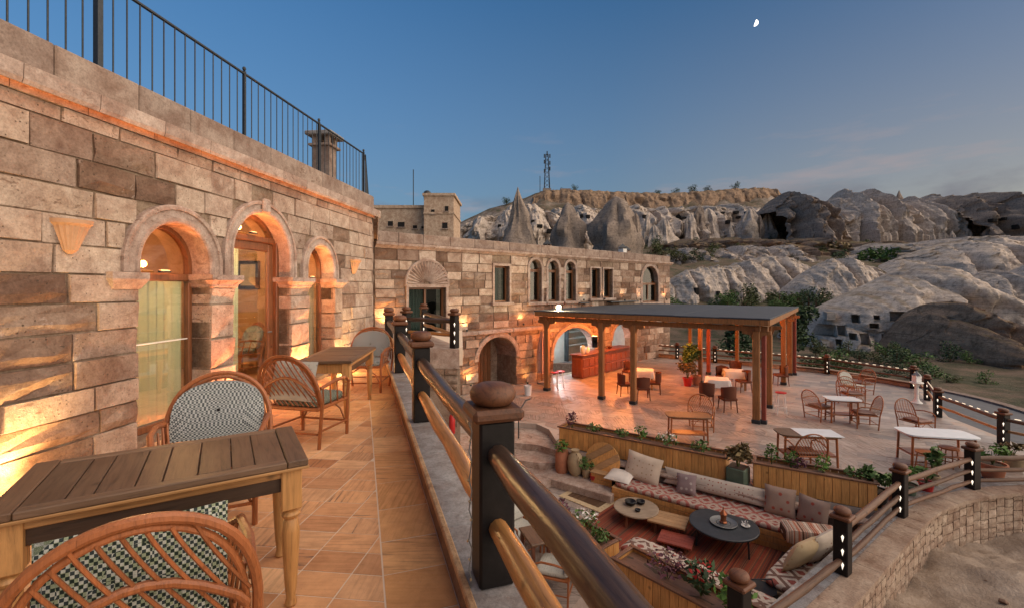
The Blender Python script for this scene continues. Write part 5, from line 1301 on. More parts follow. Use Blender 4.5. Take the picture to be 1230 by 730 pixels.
# ------------------------------------------------------------------ dining deck furniture
deckchair = rattan_chair('cane_armchair', 'plain cane armchair pushed to the wooden table beside the long planter', cush=None, back=False, detail=False, seg=5)
for nm in ('houndstooth_grey',): pass
O('seat_cushion', pad_mesh(.5, .5, .06, 'rattan_dark', 'seat_cushion'), deckchair, (0, .02, .41))
def on_deck(px, py): return G(px, py, ZD)
def put(proto, px, py, face, label, first=[True]):
    q = on_deck(px, py)
    return place(dup(proto, label=label), q.x, q.y, ZD, face)
place(deckchair, *on_deck(843, 515)[:2], ZD, (-.25, -1))
put(deckchair, 966, 564, (.1, 1), 'cane armchair with rounded back between half covered table and shorter planter')
put(deckchair, 984, 503, (.95, .2), 'cane armchair on the pergola side of the marble table')
put(deckchair, 1023, 486, (-.1, -1), 'cane armchair behind the marble table, its back to the valley')
put(deckchair, 1038, 512, (-.9, .3), 'low backed cane armchair on the railing side of the marble table')
ch_b = put(deckchair, 1101, 522, (.2, -1), 'cane armchair between white table and road side railing')
ch_c = put(deckchair, 1034, 472, (-1, -.2), 'cane armchair beside the grey cushioned chair near the rear railing')
gc = rattan_chair('cushioned_chair', 'cane chair with pale grey back cushion near the rear railing', cush='cushion_pale', detail=False, seg=5); place(gc, *on_deck(1024, 476)[:2], ZD, (.3, -1))
# rattan-legged tables
def top_table(name, label, px, py, L, W, face, mat, H=.74, leg='rattan', round_=False, half=None):
    o = T(name, label, 'table', (0, 0, 0), 0, 'dining tables on the deck')
    if round_: MB().lathe([(L / 2 - .02, H - .03), (L / 2, H - .02), (L / 2, H - .008), (L / 2 - .01, H)], 28).build('top', mat, o)
    else:
        N = 24; pts = []
        for i in range(N):
            th = 2 * math.pi * i / N; c_, s_ = math.cos(th), math.sin(th); q = .35; pts.append((L / 2 * math.copysign(abs(c_) ** q, c_), W / 2 * math.copysign(abs(s_) ** q, s_)))
        MB().prism(pts, H - .03, H).build('top', mat, o)
        if half: MB().cbox((L * .16, 0, H + .006), (L * .68, W * .98, .012), .004).build('glass_runner', half, o)
    lw, ld = (L * .36, L * .36) if round_ else (L / 2 - .1, W / 2 - .1)
    for sx in (-1, 1):
        for sy in (-1, 1): MB().tube([(sx * lw, sy * ld, 0), (sx * lw * .96, sy * ld * .96, H - .03)], .026, 6).build('leg', leg, o)
    for sy in (-1, 1): MB().tube([(-lw, sy * ld, .25), (lw, sy * ld, .25)], .014, 5).build('stretcher', leg, o)
    for sx in (-1, 1): MB().tube([(sx * lw, -ld, .25), (sx * lw, ld, .25)], .014, 5).build('stretcher', leg, o)
    MB().box((0, 0, H - .06), (2 * lw, 2 * ld, .05)).build('apron', leg, o)
    if not round_: MB().box((0, 0, .26), (2 * lw - .04, 2 * ld - .04, .02)).build('lower_shelf', leg, o)
    q = on_deck(px, py); return place(o, q.x, q.y, ZD, face)
top_table('dining_table', 'dark wooden table with lower shelf beside the long planter', 826, 530, 1.15, .6, (.15, 1), 'table_plank')
top_table('dining_table', 'long table half covered by a pale runner behind the shorter planter', 969, 556, 1.35, .62, (.15, 1), 'table_plank', half='marble')
top_table('dining_table', 'white marble topped table with splayed cane legs on the open deck', 1011, 506, .95, .6, (.2, 1), 'marble')
top_table('dining_table', 'long white topped table beside the pots and road side railing', 1124, 556, 1.5, .75, (.2, 1), 'marble')
# stools tucked under the white table
st = T('cane_stool', 'small round cane stool tucked under the long white table', 'stool', on_deck(1112, 566), 0, 'cane stools by the white table')
MB().lathe([(.17, .42), (.19, .43), (.19, .46), (.001, .47)], 16).build('seat', 'rattan', st)
for k in range(4): a = k * 1.571 + .78; MB().tube([(.19 * math.cos(a), .19 * math.sin(a), 0), (.14 * math.cos(a), .14 * math.sin(a), .43)], .014, 5).build('leg', 'rattan', st)
MB().lathe([(.16, .15), (.175, .15), (.175, .17), (.16, .17)], 16, caps=False).build('ring', 'rattan', st)
dup(st, on_deck(1140, 560), .4, 'cane stool at the far end of the long white table')
# dark upholstered chairs and cloth tables under the pergola
fabric('leather_dark', (.15, .06, .038)); 
dkc = T('tub_chair', 'dark leather chair on the post side of the white clothed table', 'chair', (0, 0, 0), 0, 'dark chairs under the pergola')
MB().cbox((0, 0, .43), (.48, .48, .1), .03).build('seat', 'leather_dark', dkc)
bk = MB(); rows = []
for z_, k in ((.46, 1.0), (.62, 1.03), (.78, 1.06), (.88, 1.04)): rows.append([(.25 * k * math.sin(R(a)), -.06 - .2 * k * math.cos(R(a)), z_ - (.06 * (abs(a) / 90) if z_ > .8 else 0)) for a in range(-90, 91, 15)])
bk.sheet(rows); bk.sheet([[(x_ * .86, y_ * .86 + .01, z_) for x_, y_, z_ in r_][::-1] for r_ in rows]); n_ = 13
for i in range(n_ - 1): bk.f.append((3 * n_ + i, 3 * n_ + i + 1, 4 * n_ + 3 * n_ + n_ - 2 - i, 4 * n_ + 3 * n_ + n_ - 1 - i))
bk.build('backrest', 'leather_dark', dkc, True, ang=60)
for sx in (-1, 1):
    for sy in (-1, 1): MB().tube([(sx * .23, sy * .23, 0), (sx * .2, sy * .2, .4)], [.016, .024], 6).build('leg', 'rattan_dark', dkc)
place(dkc, *on_deck(750, 474)[:2], ZD, (1, .1))
def tub(px, py, face, lb):
    q = on_deck(px, py); return place(dup(dkc, label=lb), q.x, q.y, ZD, face)
tub(772, 479, (.1, 1), 'dark leather chair with its back to the long planter at the clothed table')
tub(786, 472, (-.9, .3), 'dark leather chair on the plant side of the clothed table')
tub(756, 457, (.5, -.8), 'dark leather chair nearest the bar counter behind the clothed table'.replace('nearest', 'beside'))
tub(849, 487, (.4, .9), 'dark leather chair backing onto the open deck beside the potted palm')
tub(874, 493, (0, 1), 'dark leather chair backing onto the corner post of the pergola')
tub(893, 470, (-1, 0), 'dark leather chair at the side of the long pergola table')
tub(868, 464, (-.2, -1), 'dark leather chair on the far side of the long pergola table')
tub(884, 457, (-.2, -1), 'dark leather chair with its back to the rear railing')
tub(938, 462, (-1, .1), 'dark leather chair outside the pergola side posts')
def cloth_table(px, py, label, L=.9, face=(0, 1)):
    q = on_deck(px, py); o = T('cloth_table', label, 'table', (0, 0, 0), 0, 'clothed tables under the pergola'); N = 40; rows = []
    def sq(th, k): c_, s_ = math.cos(th), math.sin(th); e = .22; return (k * math.copysign(abs(c_) ** e, c_), k * math.copysign(abs(s_) ** e, s_))
    for z_, k, amp in ((.755, .02, 0), (.755, L / 2, 0), (.74, L / 2 + .012, 0), (.60, L / 2 + .02, .012), (.48, L / 2 + .03, .025)):
        rows.append([(*sq(2 * math.pi * i / N, k + amp * math.sin(i * 2.2)), z_) for i in range(N + 1)])
    MB().sheet(rows).build('cloth', 'cloth_white', o, True, ang=50); MB().box((0, 0, .72), (L - .04, L - .04, .04)).build('top', 'pine_x', o)
    for sx in (-1, 1):
        for sy in (-1, 1): MB().box((sx * (L / 2 - .06), sy * (L / 2 - .06), .35), (.06, .06, .7)).build('leg', 'pergola_wood', o)
    return place(o, q.x, q.y, ZD, face)
cloth_table(772, 465, 'white clothed table among dark chairs near the bar', .85, (.3, 1)); cloth_table(862, 478, 'white clothed table beside the potted palm under the pergola', .8, (.3, 1)); cloth_table(882, 466, 'white clothed table behind the corner post of the pergola', .8, (.3, 1))
# white metal high stool by the side post
hs_ = T('white_stool', 'thin white metal high stool outside the pergola side post', 'stool', on_deck(938, 497))
MB().lathe([(.15, .70), (.17, .71), (.17, .73), (.001, .74)], 16).build('seat', 'red_paint', hs_)
for k in range(4): a = k * 1.571 + .5; MB().tube([(.2 * math.cos(a), .2 * math.sin(a), 0), (.12 * math.cos(a), .12 * math.sin(a), .7)], .012, 5).build('leg', 'white_plastic', hs_)
MB().lathe([(.165, .25), (.18, .25), (.18, .265), (.165, .265)], 16, caps=False).build('ring', 'white_plastic', hs_)
# child seats by the bar
for px, py, lb in ((666, 468, 'small white bar stool beside the pergola end post'), (673, 466, 'small white bar stool in front of the big bar arch')):
    dup(hs_, on_deck(px, py), .3, lb, 'white stools by the bar')
# lantern column by the corner of the deck
lc = T('lantern_stand', 'white lantern stand in the far corner of the deck railing', 'lantern', on_deck(1101, 484))
MB().lathe([(.16, 0), (.18, .03), (.1, .1), (.06, .2), (.06, .62), (.1, .7), (.2, .74), (.2, .77)], 16).build('column', 'cloth_white', lc, True); MB().cbox((0, 0, .9), (.2, .2, .24), .01).build('lantern', 'white_plastic', lc); MB().lathe([(.17, 1.02), (.02, 1.16), (.001, 1.2)], 4).build('roof', 'galv', lc)

# pots with plants
def pot(px, py, label, r_=.16, h=.28, mat='terracotta', plant='green', ph=.5, sp=.25, z=None, n=160, square=False, loc=None):
    q = loc if loc is not None else (on_deck(px, py) if z is None else G(px, py, z))
    o = T('plant_pot', label, 'plant pot', q, rnd.uniform(0, 3), 'potted plants')
    if square: MB().cbox((0, 0, h / 2), (r_ * 2, r_ * 2, h), .02).build('pot', mat, o); MB().box((0, 0, h - .0), (r_ * 1.8, r_ * 1.8, .012)).build('soil', 'soil', o)
    else:
        MB().lathe([(r_ * .68, 0), (r_ * .72, .02), (r_ * .95, h * .85), (r_ * 1.06, h * .86), (r_ * 1.06, h), (r_ * .92, h), (r_ * .9, h * .9)], 18).build('pot', mat, o, True, ang=30); MB().lathe([(.001, h * .91), (r_ * .9, h * .9)], 18, caps=False).build('soil', 'soil', o)
    rr_ = random.Random(int(px * 7 + py)); st_ = MB(); lf = MB()
    for k in range(6):
        a = rr_.uniform(0, 6.28); e = Vector((sp * .7 * math.cos(a), sp * .7 * math.sin(a), h + ph * rr_.uniform(.5, .95))); st_.tube([(0, 0, h * .85), (e.x * .35, e.y * .35, h + ph * .4), e], [.01, .008, .004], 4)
        leaf_cloud(lf, e, (sp * .55, sp * .55, ph * .3), n // 6, .05 + .05 * ph, rr_, 0)
    st_.build('stem', 'leaf_olive', o); lf.build('foliage', {'green': 'leaf_green', 'bright': 'leaf_bright', 'dark': 'leaf_dark', 'dry': 'leaf_dry', 'red': 'leaf_green'}[plant], o)
    if plant == 'red': fb = MB(); leaf_cloud(fb, (0, 0, h + ph * .6), (sp, sp, ph * .4), 40, .04, rr_, .2); fb.build('blossom', 'petal_red', o)
    return o
pot(836, 462, 'tall palm like plant in a dark pot beside a pergola post', .22, .42, 'terracotta', 'green', 1.25, .45, n=420); pot(826, 463, 'bushy dry leaved plant in a red pot under the pergola', .2, .36, 'red_paint', 'dry', .65, .4, n=260)
pot(1066, 590, 'round black pot with broad leaves at the end of the shorter planter', .2, .3, 'post_black', 'green', .4, .24, n=150, loc=Vector((7.05, 8.85, ZD)))
for (x_, y_, lb, r_, h, mt, pk, ph_, sp) in ((7.55, 9.05, 'small terracotta pot with thin leaves inside the curved wall', .13, .2, 'terracotta', 'green', .3, .14), (8.05, 9.3, 'square green trough pot with bushy plant inside the curved wall', .16, .22, 'pot_green', 'bright', .3, .2), (8.55, 9.45, 'red pot with low green plant inside the curved wall', .14, .2, 'red_paint', 'green', .25, .16), (8.95, 9.75, 'tan pot with spindly plant next to the red pot', .13, .22, 'pot_tan', 'green', .5, .14), (10.6, 10.1, 'wide terracotta pot with bright leaves at the deck corner by the curved wall', .24, .34, 'terracotta', 'bright', .4, .26), (11.6, 10.6, 'broad clay pot standing alone on the deck near the road side railing', .22, .3, 'pot_tan', 'dry', .25, .2)):
    pot(x_ * 50, y_ * 50, lb, r_, h, mt, pk, ph_, sp, n=90, loc=Vector((x_, y_, ZD)))
pot(886, 583, 'square green pot with a dry spiky plant between the two planters', .19, .36, 'pot_green', 'dry', .45, .24, n=260, square=True, loc=Vector((4.86, 9.85, ZD)))

# door side: folded parasol, bucket lamp, extinguisher
ps = T('folded_parasol', 'folded pink parasol standing against the wing beside the timber doorway', 'parasol', fac(7.55, .55, ZD))
fabric('parasol_cloth', (.50, .34, .29), (.40, .22, .19), 6, .2)
MB().tube([(0, 0, 0), (0, 0, 2.35)], .025, 8).build('pole', 'pergola_wood', ps); rows = []
for z_, r_ in ((.45, .17), (.9, .2), (1.4, .17), (1.9, .11), (2.2, .05), (2.3, .02)): rows.append([(r_ * (1 + .28 * math.cos(8 * a)) * math.cos(a), r_ * (1 + .28 * math.cos(8 * a)) * math.sin(a), z_) for a in [2 * math.pi * k / 48 for k in range(49)]])
MB().sheet(rows).build('canopy', 'parasol_cloth', ps, True, ang=80); MB().cbox((0, 0, .05), (.45, .45, .1), .03).build('base', 'grey_coping', ps)
bk_ = T('white_bucket', 'white cylindrical bucket on the deck beside the timber doorway', 'bucket', G(634, 474, ZD)); MB().lathe([(.13, 0), (.16, .36), (.17, .38), (.15, .38), (.13, .1)], 18).build('body', 'marble', bk_, True, ang=30); MB().tube([(-.16, 0, .36), (-.1, -.1, .44), (.1, -.1, .44), (.16, 0, .36)], .006, 5).build('handle', 'iron', bk_, True)
fe = T('fire_extinguisher', 'red fire extinguisher hanging on the landing wall', 'extinguisher', P(543, 520, 10.4)); MB().lathe([(.06, 0), (.07, .02), (.07, .36), (.05, .42), (.02, .45)], 14).build('cylinder', 'red_paint', fe, True, ang=40); MB().box((0, 0, .48), (.1, .03, .05)).build('valve', 'iron', fe); MB().tube([(.03, 0, .47), (.1, 0, .4), (.09, 0, .15)], .01, 6).build('hose', 'post_black', fe, True)

# ================================================================== lounge
rg = O('kilim_rug', MB().sheet([[(-1.8 + .12 * i, -1.1 + .11 * j, .008 + .006 * noise.noise(Vector((i * .3, j * .3, 2)))) for i in range(31)] for j in range(21)]).mesh('kilim_rug', 'rug_red', True, 180), None, (3.25, 8.75, ZL + .004), R(-42), label='large red striped kilim rug under the lounge tables', cat='rug')
rt = T('door_mat', 'small brown mat with pale border on the lounge paving', 'rug', (1.85, 10.72, ZL + .002), R(-44)); MB().cbox((0, 0, .008), (1.15, 1.0, .014), .005).build('border', 'pillow_tan', rt); MB().cbox((0, 0, .016), (.86, .68, .012), .004).build('pile', 'rug_brown', rt)
def low_table(name, label, px, py, zt, L, mat, legs='rattan_dark', shape='round', rz=0, n=4):
    q = G(px, py, ZL + zt); o = T(name, label, 'table', (q.x, q.y, ZL + .012), rz); zt -= .012
    if shape == 'round': MB().lathe([(L / 2 - .02, zt - .04), (L / 2, zt - .03), (L / 2, zt - .006), (L / 2 - .012, zt)], 36).build('top', mat, o)
    else:
        for k in range(4): MB().cbox((0, 0, 0), (L, L * .75 / 4 - .004, .035), .005).build('top_board', mat, o, loc=(0, (k - 1.5) * L * .75 / 4, zt - .018))
    for k in range(n):
        a = 2 * math.pi * (k + .5) / n; ra = L * (.4 if shape == 'round' else .42); sx, sy = ra * math.cos(a), ra * math.sin(a) * (1 if shape == 'round' else .8)
        MB().tube([(sx * 1.06, sy * 1.06, 0), (sx, sy, zt - .03)], .016 if legs == 'iron' else .028, 6).build('leg', legs, o)
    return o, Vector((q.x, q.y, ZL + zt + .012))
lt1, q1 = low_table('tray_table', 'round dark metal table holding a copper lantern on the kilim rug', 869, 628, .43, 1.22, 'glaze_grey', 'iron', n=3)
wood_mat('pale_board', (.36, .27, .19), .55, 1, .6, 'X'); wood_mat('tan_board', (.40, .24, .12), .6, 1, .5, 'X')
lt2, q2 = low_table('low_table', 'low round wooden table with dark bowls beside the floor mat', 764, 608, .30, .92, 'pale_board', 'rattan_dark')
lt3, q3 = low_table('low_table', 'low square plank table between the two round tables', 803, 622, .27, .72, 'tan_board', 'rattan_dark', 'square', R(-30))
lt4, q4 = low_table('low_stool', 'low red wooden footstool on the rug in front of the plank table', 812, 646, .16, .62, 'pergola_red', 'rattan_dark', 'square', R(-30))
plain('copper', (.32, .11, .05), .35, .25, 10, .1, .7)
tr = T('serving_tray', 'round pewter tray on the dark metal table', 'tray', q1 + Vector((.0, .0, .0))); MB().lathe([(.001, .012), (.2, .012), (.24, .035), (.245, .03), (.2, 0), (.001, 0)], 24, caps=False).build('dish', 'galv', tr, True); MB().lathe([(.12, .0135), (.125, .018), (.13, .0135)], 24, caps=False).build('ring', 'iron', tr)
ln_ = T('copper_lantern', 'small copper lantern standing on the round tray', 'lantern', q1 + Vector((0, 0, .014))); MB().lathe([(.06, 0), (.07, .02), (.05, .04), (.055, .16), (.07, .17), (.02, .24), (.01, .26)], 12).build('body', 'copper', ln_, True, ang=30); MB().lathe([(.012, .26), (.02, .275), (.012, .29), (.001, .292)], 8).build('finial', 'copper', ln_)
fw_ = T('flower_dish', 'small dish of white flowers on the edge of the dark metal table', 'dish', q1 + Vector((.36, -.12, 0))); MB().lathe([(.05, 0), (.08, .03), (.07, .03), (.001, .01)], 12, caps=False).build('dish', 'cup_white', fw_); m_ = MB(); leaf_cloud(m_, (0, 0, .06), (.07, .07, .04), 30, .025, rnd, 0); m_.build('blossom', 'petal_white', fw_)
for dx, dy, lb, sc in ((-.1, .08, 'larger dark clay bowl on the low round wooden table', 1), (.13, .12, 'smaller dark clay bowl on the low round wooden table', .8), (-.02, -.2, 'small dark ashtray on the low round wooden table', .5)):
    o = T('clay_bowl', lb, 'bowl', q2 + Vector((dx, dy, 0)), 0, 'bowls on the low round table'); MB().lathe([(.05 * sc, 0), (.1 * sc, .03 * sc), (.115 * sc, .09 * sc), (.10 * sc, .085 * sc), (.001, .02)], 16, caps=False).build('body', 'post_black', o, True); MB().lathe([(.112 * sc, .085 * sc), (.12 * sc, .09 * sc), (.112 * sc, .095 * sc)], 16, caps=False).build('rim', 'iron', o)
# benches
def bench(name, label, p, rz, L, D_, zt=.34, pad='kilim_red', padlabel='', thick=.1):
    o = T(name, label, 'bench', (p[0], p[1], ZL), rz, 'low lounge benches'); n = max(2, int(L / .9))
    for k in range(n): MB().cbox((0, 0, (zt) / 2), (L / n - .006, D_, zt), .012).build('seat_block', 'tan_board', o, loc=((k + .5) * L / n, D_ / 2, 0))
    for k in range(3): MB().cbox((L / 2, .0, .06 + k * .11), (L - .02, .02, .1), .004).build('front_board', 'planter_board', o, loc=(0, -.006, 0))
    m = O('kilim_mattress', pad_mesh(L * .985, D_ * 1.02, thick, pad, 'kilim_mattress'), None, Vector((p[0], p[1], ZL + zt)) + Matrix.Rotation(rz, 3, 'Z') @ Vector((L / 2, D_ / 2 - .02, 0)), rz, label=padlabel, cat='mattress', group='kilim seat mattresses')
    return o
aD = math.atan2(DA.y, DA.x)
# bench under the deck edge
EB = Vector((2.75, 11.15, 0)) - DB * .78
bench('stone_bench', 'long low bench against the deck edge below the planters', EB, aD, 3.95, .72, .34, 'kilim_red', 'red and white kilim mattress on the long bench below the planters')
wl_ = T('deck_edge_wall', 'low stone retaining wall with ledge below the planters', 'wall', (1.3, 12.1, ZL), aD)
MB().box((3.35, .03, .30), (6.7, .1, .62)).build('face', 'mortar', wl_)
lay(wl_, 0, 6.7, 0, .6, (.18, .26), (.25, .5), [], pl_rough, 'wall_stone', .03, .12, 77, .012, .1); MB().cbox((3.35, -.02, .645), (6.7, .26, .07), .02).build('ledge', 'dressed_tuff', wl_)
def cushion(name, label, loc, w, h, t_, mat, face, lean=18, group='loose lounge pillows', cat='pillow', roll=0):
    o = O(name, pillow_mesh(w, h, t_, mat, name=name), None, loc, label=label, cat=cat, group=group)
    o.rotation_euler = (Matrix.Rotation(math.atan2(face[1], face[0]) + math.pi / 2, 3, 'Z') @ Matrix.Rotation(R(-lean), 3, 'X') @ Matrix.Rotation(R(roll), 3, 'Y')).to_euler(); return o
def on_bench(u, v, z): return EB + DA * u + DB * v + Vector((0, 0, ZL + z))
FB = (-DB.x, -DB.y)
cushion('back_pillow', 'big cream pillow leaning upright on the long bench', on_bench(.55, .52, .72), .85, .62, .2, 'pillow_cream', FB, 20, roll=6)
cushion('folded_cushion', 'folded white cushion at the box end of the long bench', on_bench(.08, .3, .50), .62, .5, .16, 'pillow_white', FB, 80)
cushion('bolster', 'long cream dotted back bolster on the long bench', on_bench(2.05, .62, .66), 2.1, .34, .16, 'pillow_dotted', FB, 16)
cushion('throw_pillow', 'mauve patterned throw pillow in front of the dotted bolster', on_bench(1.55, .42, .64), .42, .42, .15, 'pillow_mauve', FB, 26, roll=-4)
cushion('floral_pillow', 'floral brown pillow at the wall end of the long bench', on_bench(3.3, .55, .70), .55, .55, .16, 'pillow_floral', FB, 14); cushion('floral_pillow', 'red and brown floral pillow in the lounge corner by the curved wall', on_bench(3.85, .45, .70), .55, .5, .16, 'pillow_floral', (-.8, -.5), 14)
# wooden box beside the bench
wb = T('wooden_crate', 'plain wooden crate between the leaning round board and the long bench', 'crate', EB - DA * .62 + DB * .25 + Vector((0, 0, ZL)), aD)
MB().box((.25, .2, .22), (.48, .38, .42)).build('body', 'planter_rim', wb)
for k in range(3): MB().cbox((.25, -.0, .08 + k * .145), (.54, .022, .138), .004).build('board', 'planter_board', wb)
for k in range(3): MB().cbox((-.005, .2, .08 + k * .145), (.022, .4, .138), .004).build('side_board', 'planter_board', wb)
MB().cbox((.25, .2, .445), (.58, .46, .025), .005).build('lid', 'tan_board', wb)
# right-hand bench along the curved wall
rzR = math.atan2(1.28, 1.5); RB = Vector((3.85, 7.05, 0)) 
bench('low_bench', 'low wooden bench along the curved wall with a striped kilim', RB, rzR - 0, 1.9, .75, .34, 'kilim_white', 'white and dark red kilim mattress on the bench by the curved wall') .location = (RB.x + .45, RB.y - .55, ZL)
for m in [o for o in COL.objects if o.name.startswith('kilim_mattress') and 'curved wall' in o.get('label', '')]: m.location.x += .45; m.location.y -= .55
RBv = Vector((RB.x + .45, RB.y - .55, ZL)); ru = Vector((math.cos(rzR), math.sin(rzR), 0)); rv = Vector((-ru.y, ru.x, 0))
def on_r(u, v, z): return RBv + ru * u + rv * v + Vector((0, 0, z))
cushion('tan_pillow', 'large tan floral pillow propped on the bench by the curved wall', on_r(.80, .40, .66), .85, .55, .2, 'pillow_tan', (-.5, .85), 24, roll=-5)
cushion('cream_pillow', 'cream dotted pillow behind the tan pillow against the curved wall', on_r(1.30, .24, .68), .75, .5, .18, 'pillow_dotted', (-.5, .85), 14)
rp_ = O('striped_bolster', pad_mesh(.95, .42, .24, 'pillow_striped', 'striped_bolster'), None, on_r(1.75, .55, .44), R(-15), label='brown and cream striped bolster at the corner of the curved wall bench', cat='bolster', group='loose lounge pillows')
# bench backed by the red-flower planter
FBn = Vector((1.62, 7.28, 0)) + Vector((.74, .67, 0)) * .58
bench('low_bench', 'low bench backing onto the planter with red flowers', FBn + Vector((.74, .67, 0)) * .62 + d4 * 2.35, math.atan2(-d4.y, -d4.x), 2.75, .58, .3, 'kilim_white', 'long white kilim mattress on the bench behind the red flowers')
ck = T('black_cauldron', 'round black iron cauldron beside the low benches', 'cauldron', G(915, 735, ZL)); MB().lathe([(.12, 0), (.22, .08), (.25, .2), (.21, .32), (.18, .35), (.2, .37), (.16, .36)], 20).build('body', 'post_black', ck, True, ang=40); MB().tube([(-.2, 0, .34), (-.15, 0, .5), (.15, 0, .5), (.2, 0, .34)], .01, 6).build('handle', 'iron', ck, True)
# ledge with jugs and leaning round board
pz = ZL + .2
pl0 = T('jug_plinth', 'low stone plinth below the long planter holding jugs', 'plinth', (1.28, 12.08, ZL), aD); MB().cbox((.85, -.46, .095), (1.9, .75, .21), .02).build('block', 'dressed_tuff', pl0)
def jug(px, py, label, prof, mat, plant=None, handle=True, name='clay_jug'):
    q = G(px, py, pz); o = T(name, label, 'jug', q, rnd.uniform(0, 6), 'clay jugs by the planter'); MB().lathe(prof, 18).build('body', mat, o, True, ang=50); h = prof[-1][1]
    if handle:
        for s_ in (-1, 1): MB().tube([(s_ * prof[-2][0] * .9, 0, h * .92), (s_ * prof[2][0] * 1.15, 0, h * .85), (s_ * prof[2][0] * 1.0, 0, h * .62)], .014, 6).build('handle', mat, o, True)
    if plant:
        m = MB(); leaf_cloud(m, (0, 0, h + .12), (.2, .2, .16), 110, .05, rnd, 0); m.build('foliage', plant, o)
    return o
jug(675, 566, 'brown clay jar with bright green plant at the foot of the steps', [(.14, 0), (.17, .1), (.17, .45), (.15, .52), (.16, .55), (.13, .54)], 'terracotta', 'leaf_bright', False)
jug(691, 570, 'big tan amphora with two handles beside the round board', [(.1, 0), (.17, .12), (.2, .32), (.17, .48), (.09, .58), (.11, .64), (.08, .63)], 'pot_tan')
jug(704, 573, 'small tan pot with green plant in front of the round board', [(.07, 0), (.1, .08), (.1, .2), (.09, .24), (.08, .24)], 'pot_tan', 'leaf_green', False); jug(714, 577, 'small red pot lying beside the round board', [(.07, 0), (.1, .05), (.11, .13), (.12, .15), (.1, .15)], 'red_paint', None, False)
rb = T('round_board', 'round wooden table top leaning on edge against the long planter', 'board', Vector((2.18, 11.17, pz - .03)), aD)
for k in range(6):
    y0, y1 = -.45 + k * .15, -.45 + (k + 1) * .15 - .004; n = 8; pts = []
    for i in range(n + 1): yy = y0 + (y1 - y0) * i / n; pts.append((math.sqrt(max(0, .2025 - yy * yy)), yy))
    pts += [(-x_, y_) for x_, y_ in pts[::-1]]; b_ = MB(); b_.X = Matrix.Translation((0, .06, .47)) @ Matrix.Rotation(R(-14), 4, 'X') @ Matrix.Rotation(R(90), 4, 'X') @ Matrix.Rotation(R(35), 4, 'Z'); b_.prism([p_ for i, p_ in enumerate(pts) if i == 0 or (Vector(p_) - Vector(pts[i - 1])).length > 1e-4], -.02, .02); b_.build('plank', 'planter_board' if k % 2 else 'tan_board', rb)
# chairs in the nook below the terrace
n1_ = rattan_chair('nook_chair', 'cane chair with grey cushion below the terrace railing', cush='cushion_pale', detail=False, seg=5); q = G(668, 712, ZL); place(n1_, q.x, q.y, ZL, (-.9, .3)); n1_['group'] = 'cane chairs in the nook'
q = G(624, 662, ZL); place(dup(n1_, label='cane chair with grey cushion close to the retaining wall below the terrace'), q.x, q.y, ZL, (.6, -.7))
nt = T('nook_table', 'small square brown table between the nook chairs', 'table', G(650, 690, ZL), R(20)); MB().cbox((0, 0, .70), (.6, .6, .04), .01).build('top', 'table_plank', nt)
for sx in (-1, 1):
    for sy in (-1, 1): MB().box((sx * .25, sy * .25, .34), (.05, .05, .68)).build('leg', 'rattan_dark', nt)
# ================================================================== valley, hills and rocks
def lerp_tab(tab, x_):
    if x_ <= tab[0][0]: return tab[0][1]
    for (a, b), (c_, d_) in zip(tab, tab[1:]):
        if x_ <= c_: return b + (d_ - b) * (x_ - a) / (c_ - a)
    return tab[-1][1]
SKYL = [(-900, 330), (200, 318), (400, 300), (520, 285), (548, 270), (575, 257), (600, 247), (630, 239), (650, 230), (690, 230), (720, 234), (760, 232), (800, 234), (850, 231), (900, 227), (930, 228), (945, 240), (965, 246), (1000, 243), (1035, 242), (1065, 246), (1100, 243), (1140, 240), (1170, 244), (1210, 249), (1260, 250), (1500, 262), (2300, 300)]
def fold(x_): return 1 if x_ > 780 else max(0, (x_ - 560) / 220)
def ground_y(px, d):
    """pixel row of the land at column px and depth d (the photograph's profile), as height"""
    sk = lerp_tab(SKYL, px)
    tab = [(6, -6.4), (30, -6.8), (60, -7.4), (85, -8.6)]
    if d <= 85: return lerp_tab(tab, d)
    yr = [(85, HY + 10.2 * FPX / 85), (108, 366), (140, 332), (165, 316), (210, 303), (250, sk + 64), (300, sk + 44), (350, sk + 26), (384, sk + 15), (398, sk + 1), (420, sk), (470, sk + 1)]
    y_ = lerp_tab(yr, d); return EYE - (y_ - HY) / FPX * d
cols = [-900 + 60 * i for i in range(20)] + [300 + 7.0 * i for i in range(150)] + [1350 + 50 * i for i in range(20)]
deps = [6, 9, 13, 18, 24, 31, 39, 48, 58, 68, 78, 88] + [96 + 5 * i for i in range(0, 66)] + [440, 470]
rows = []
for d in deps:
    r_ = []
    for px in cols:
        z = ground_y(px, d); x_ = (px - CX) / FPX * d
        if d > 90:
            v = Vector((x_ * .022, d * .022, .3)); amp = d * .012 * min(1, (d - 85) / 40)
            if d > 390: amp *= .35
            n1 = noise.ridged_multi_fractal(v, .9, 2.1, 5, 1.0, 2.0) - 1.1; n2 = noise.fractal(Vector((x_ * .07, d * .045, 1)), .8, 2.0, 4)
            z += amp * (.55 * n1 + .7 * n2)
            if 240 < d < 395: z += d * .009 * (abs(math.sin(x_ * .11 + 2 * noise.noise(Vector((x_ * .02, d * .03, 5))))) - .5)
        else: z += .25 * noise.fractal(Vector((x_ * .15, d * .15, 0)), .8, 2, 3)
        r_.append((x_, d, z))
    rows.append(r_)
for k, (dd, dz) in enumerate(((560, -30), (900, -60), (2600, -70))): rows.append([((px - CX) / FPX * dd, dd, min(rows[len(deps) - 1][i][2], 60) + dz if k < 1 else dz) for i, px in enumerate(cols)])
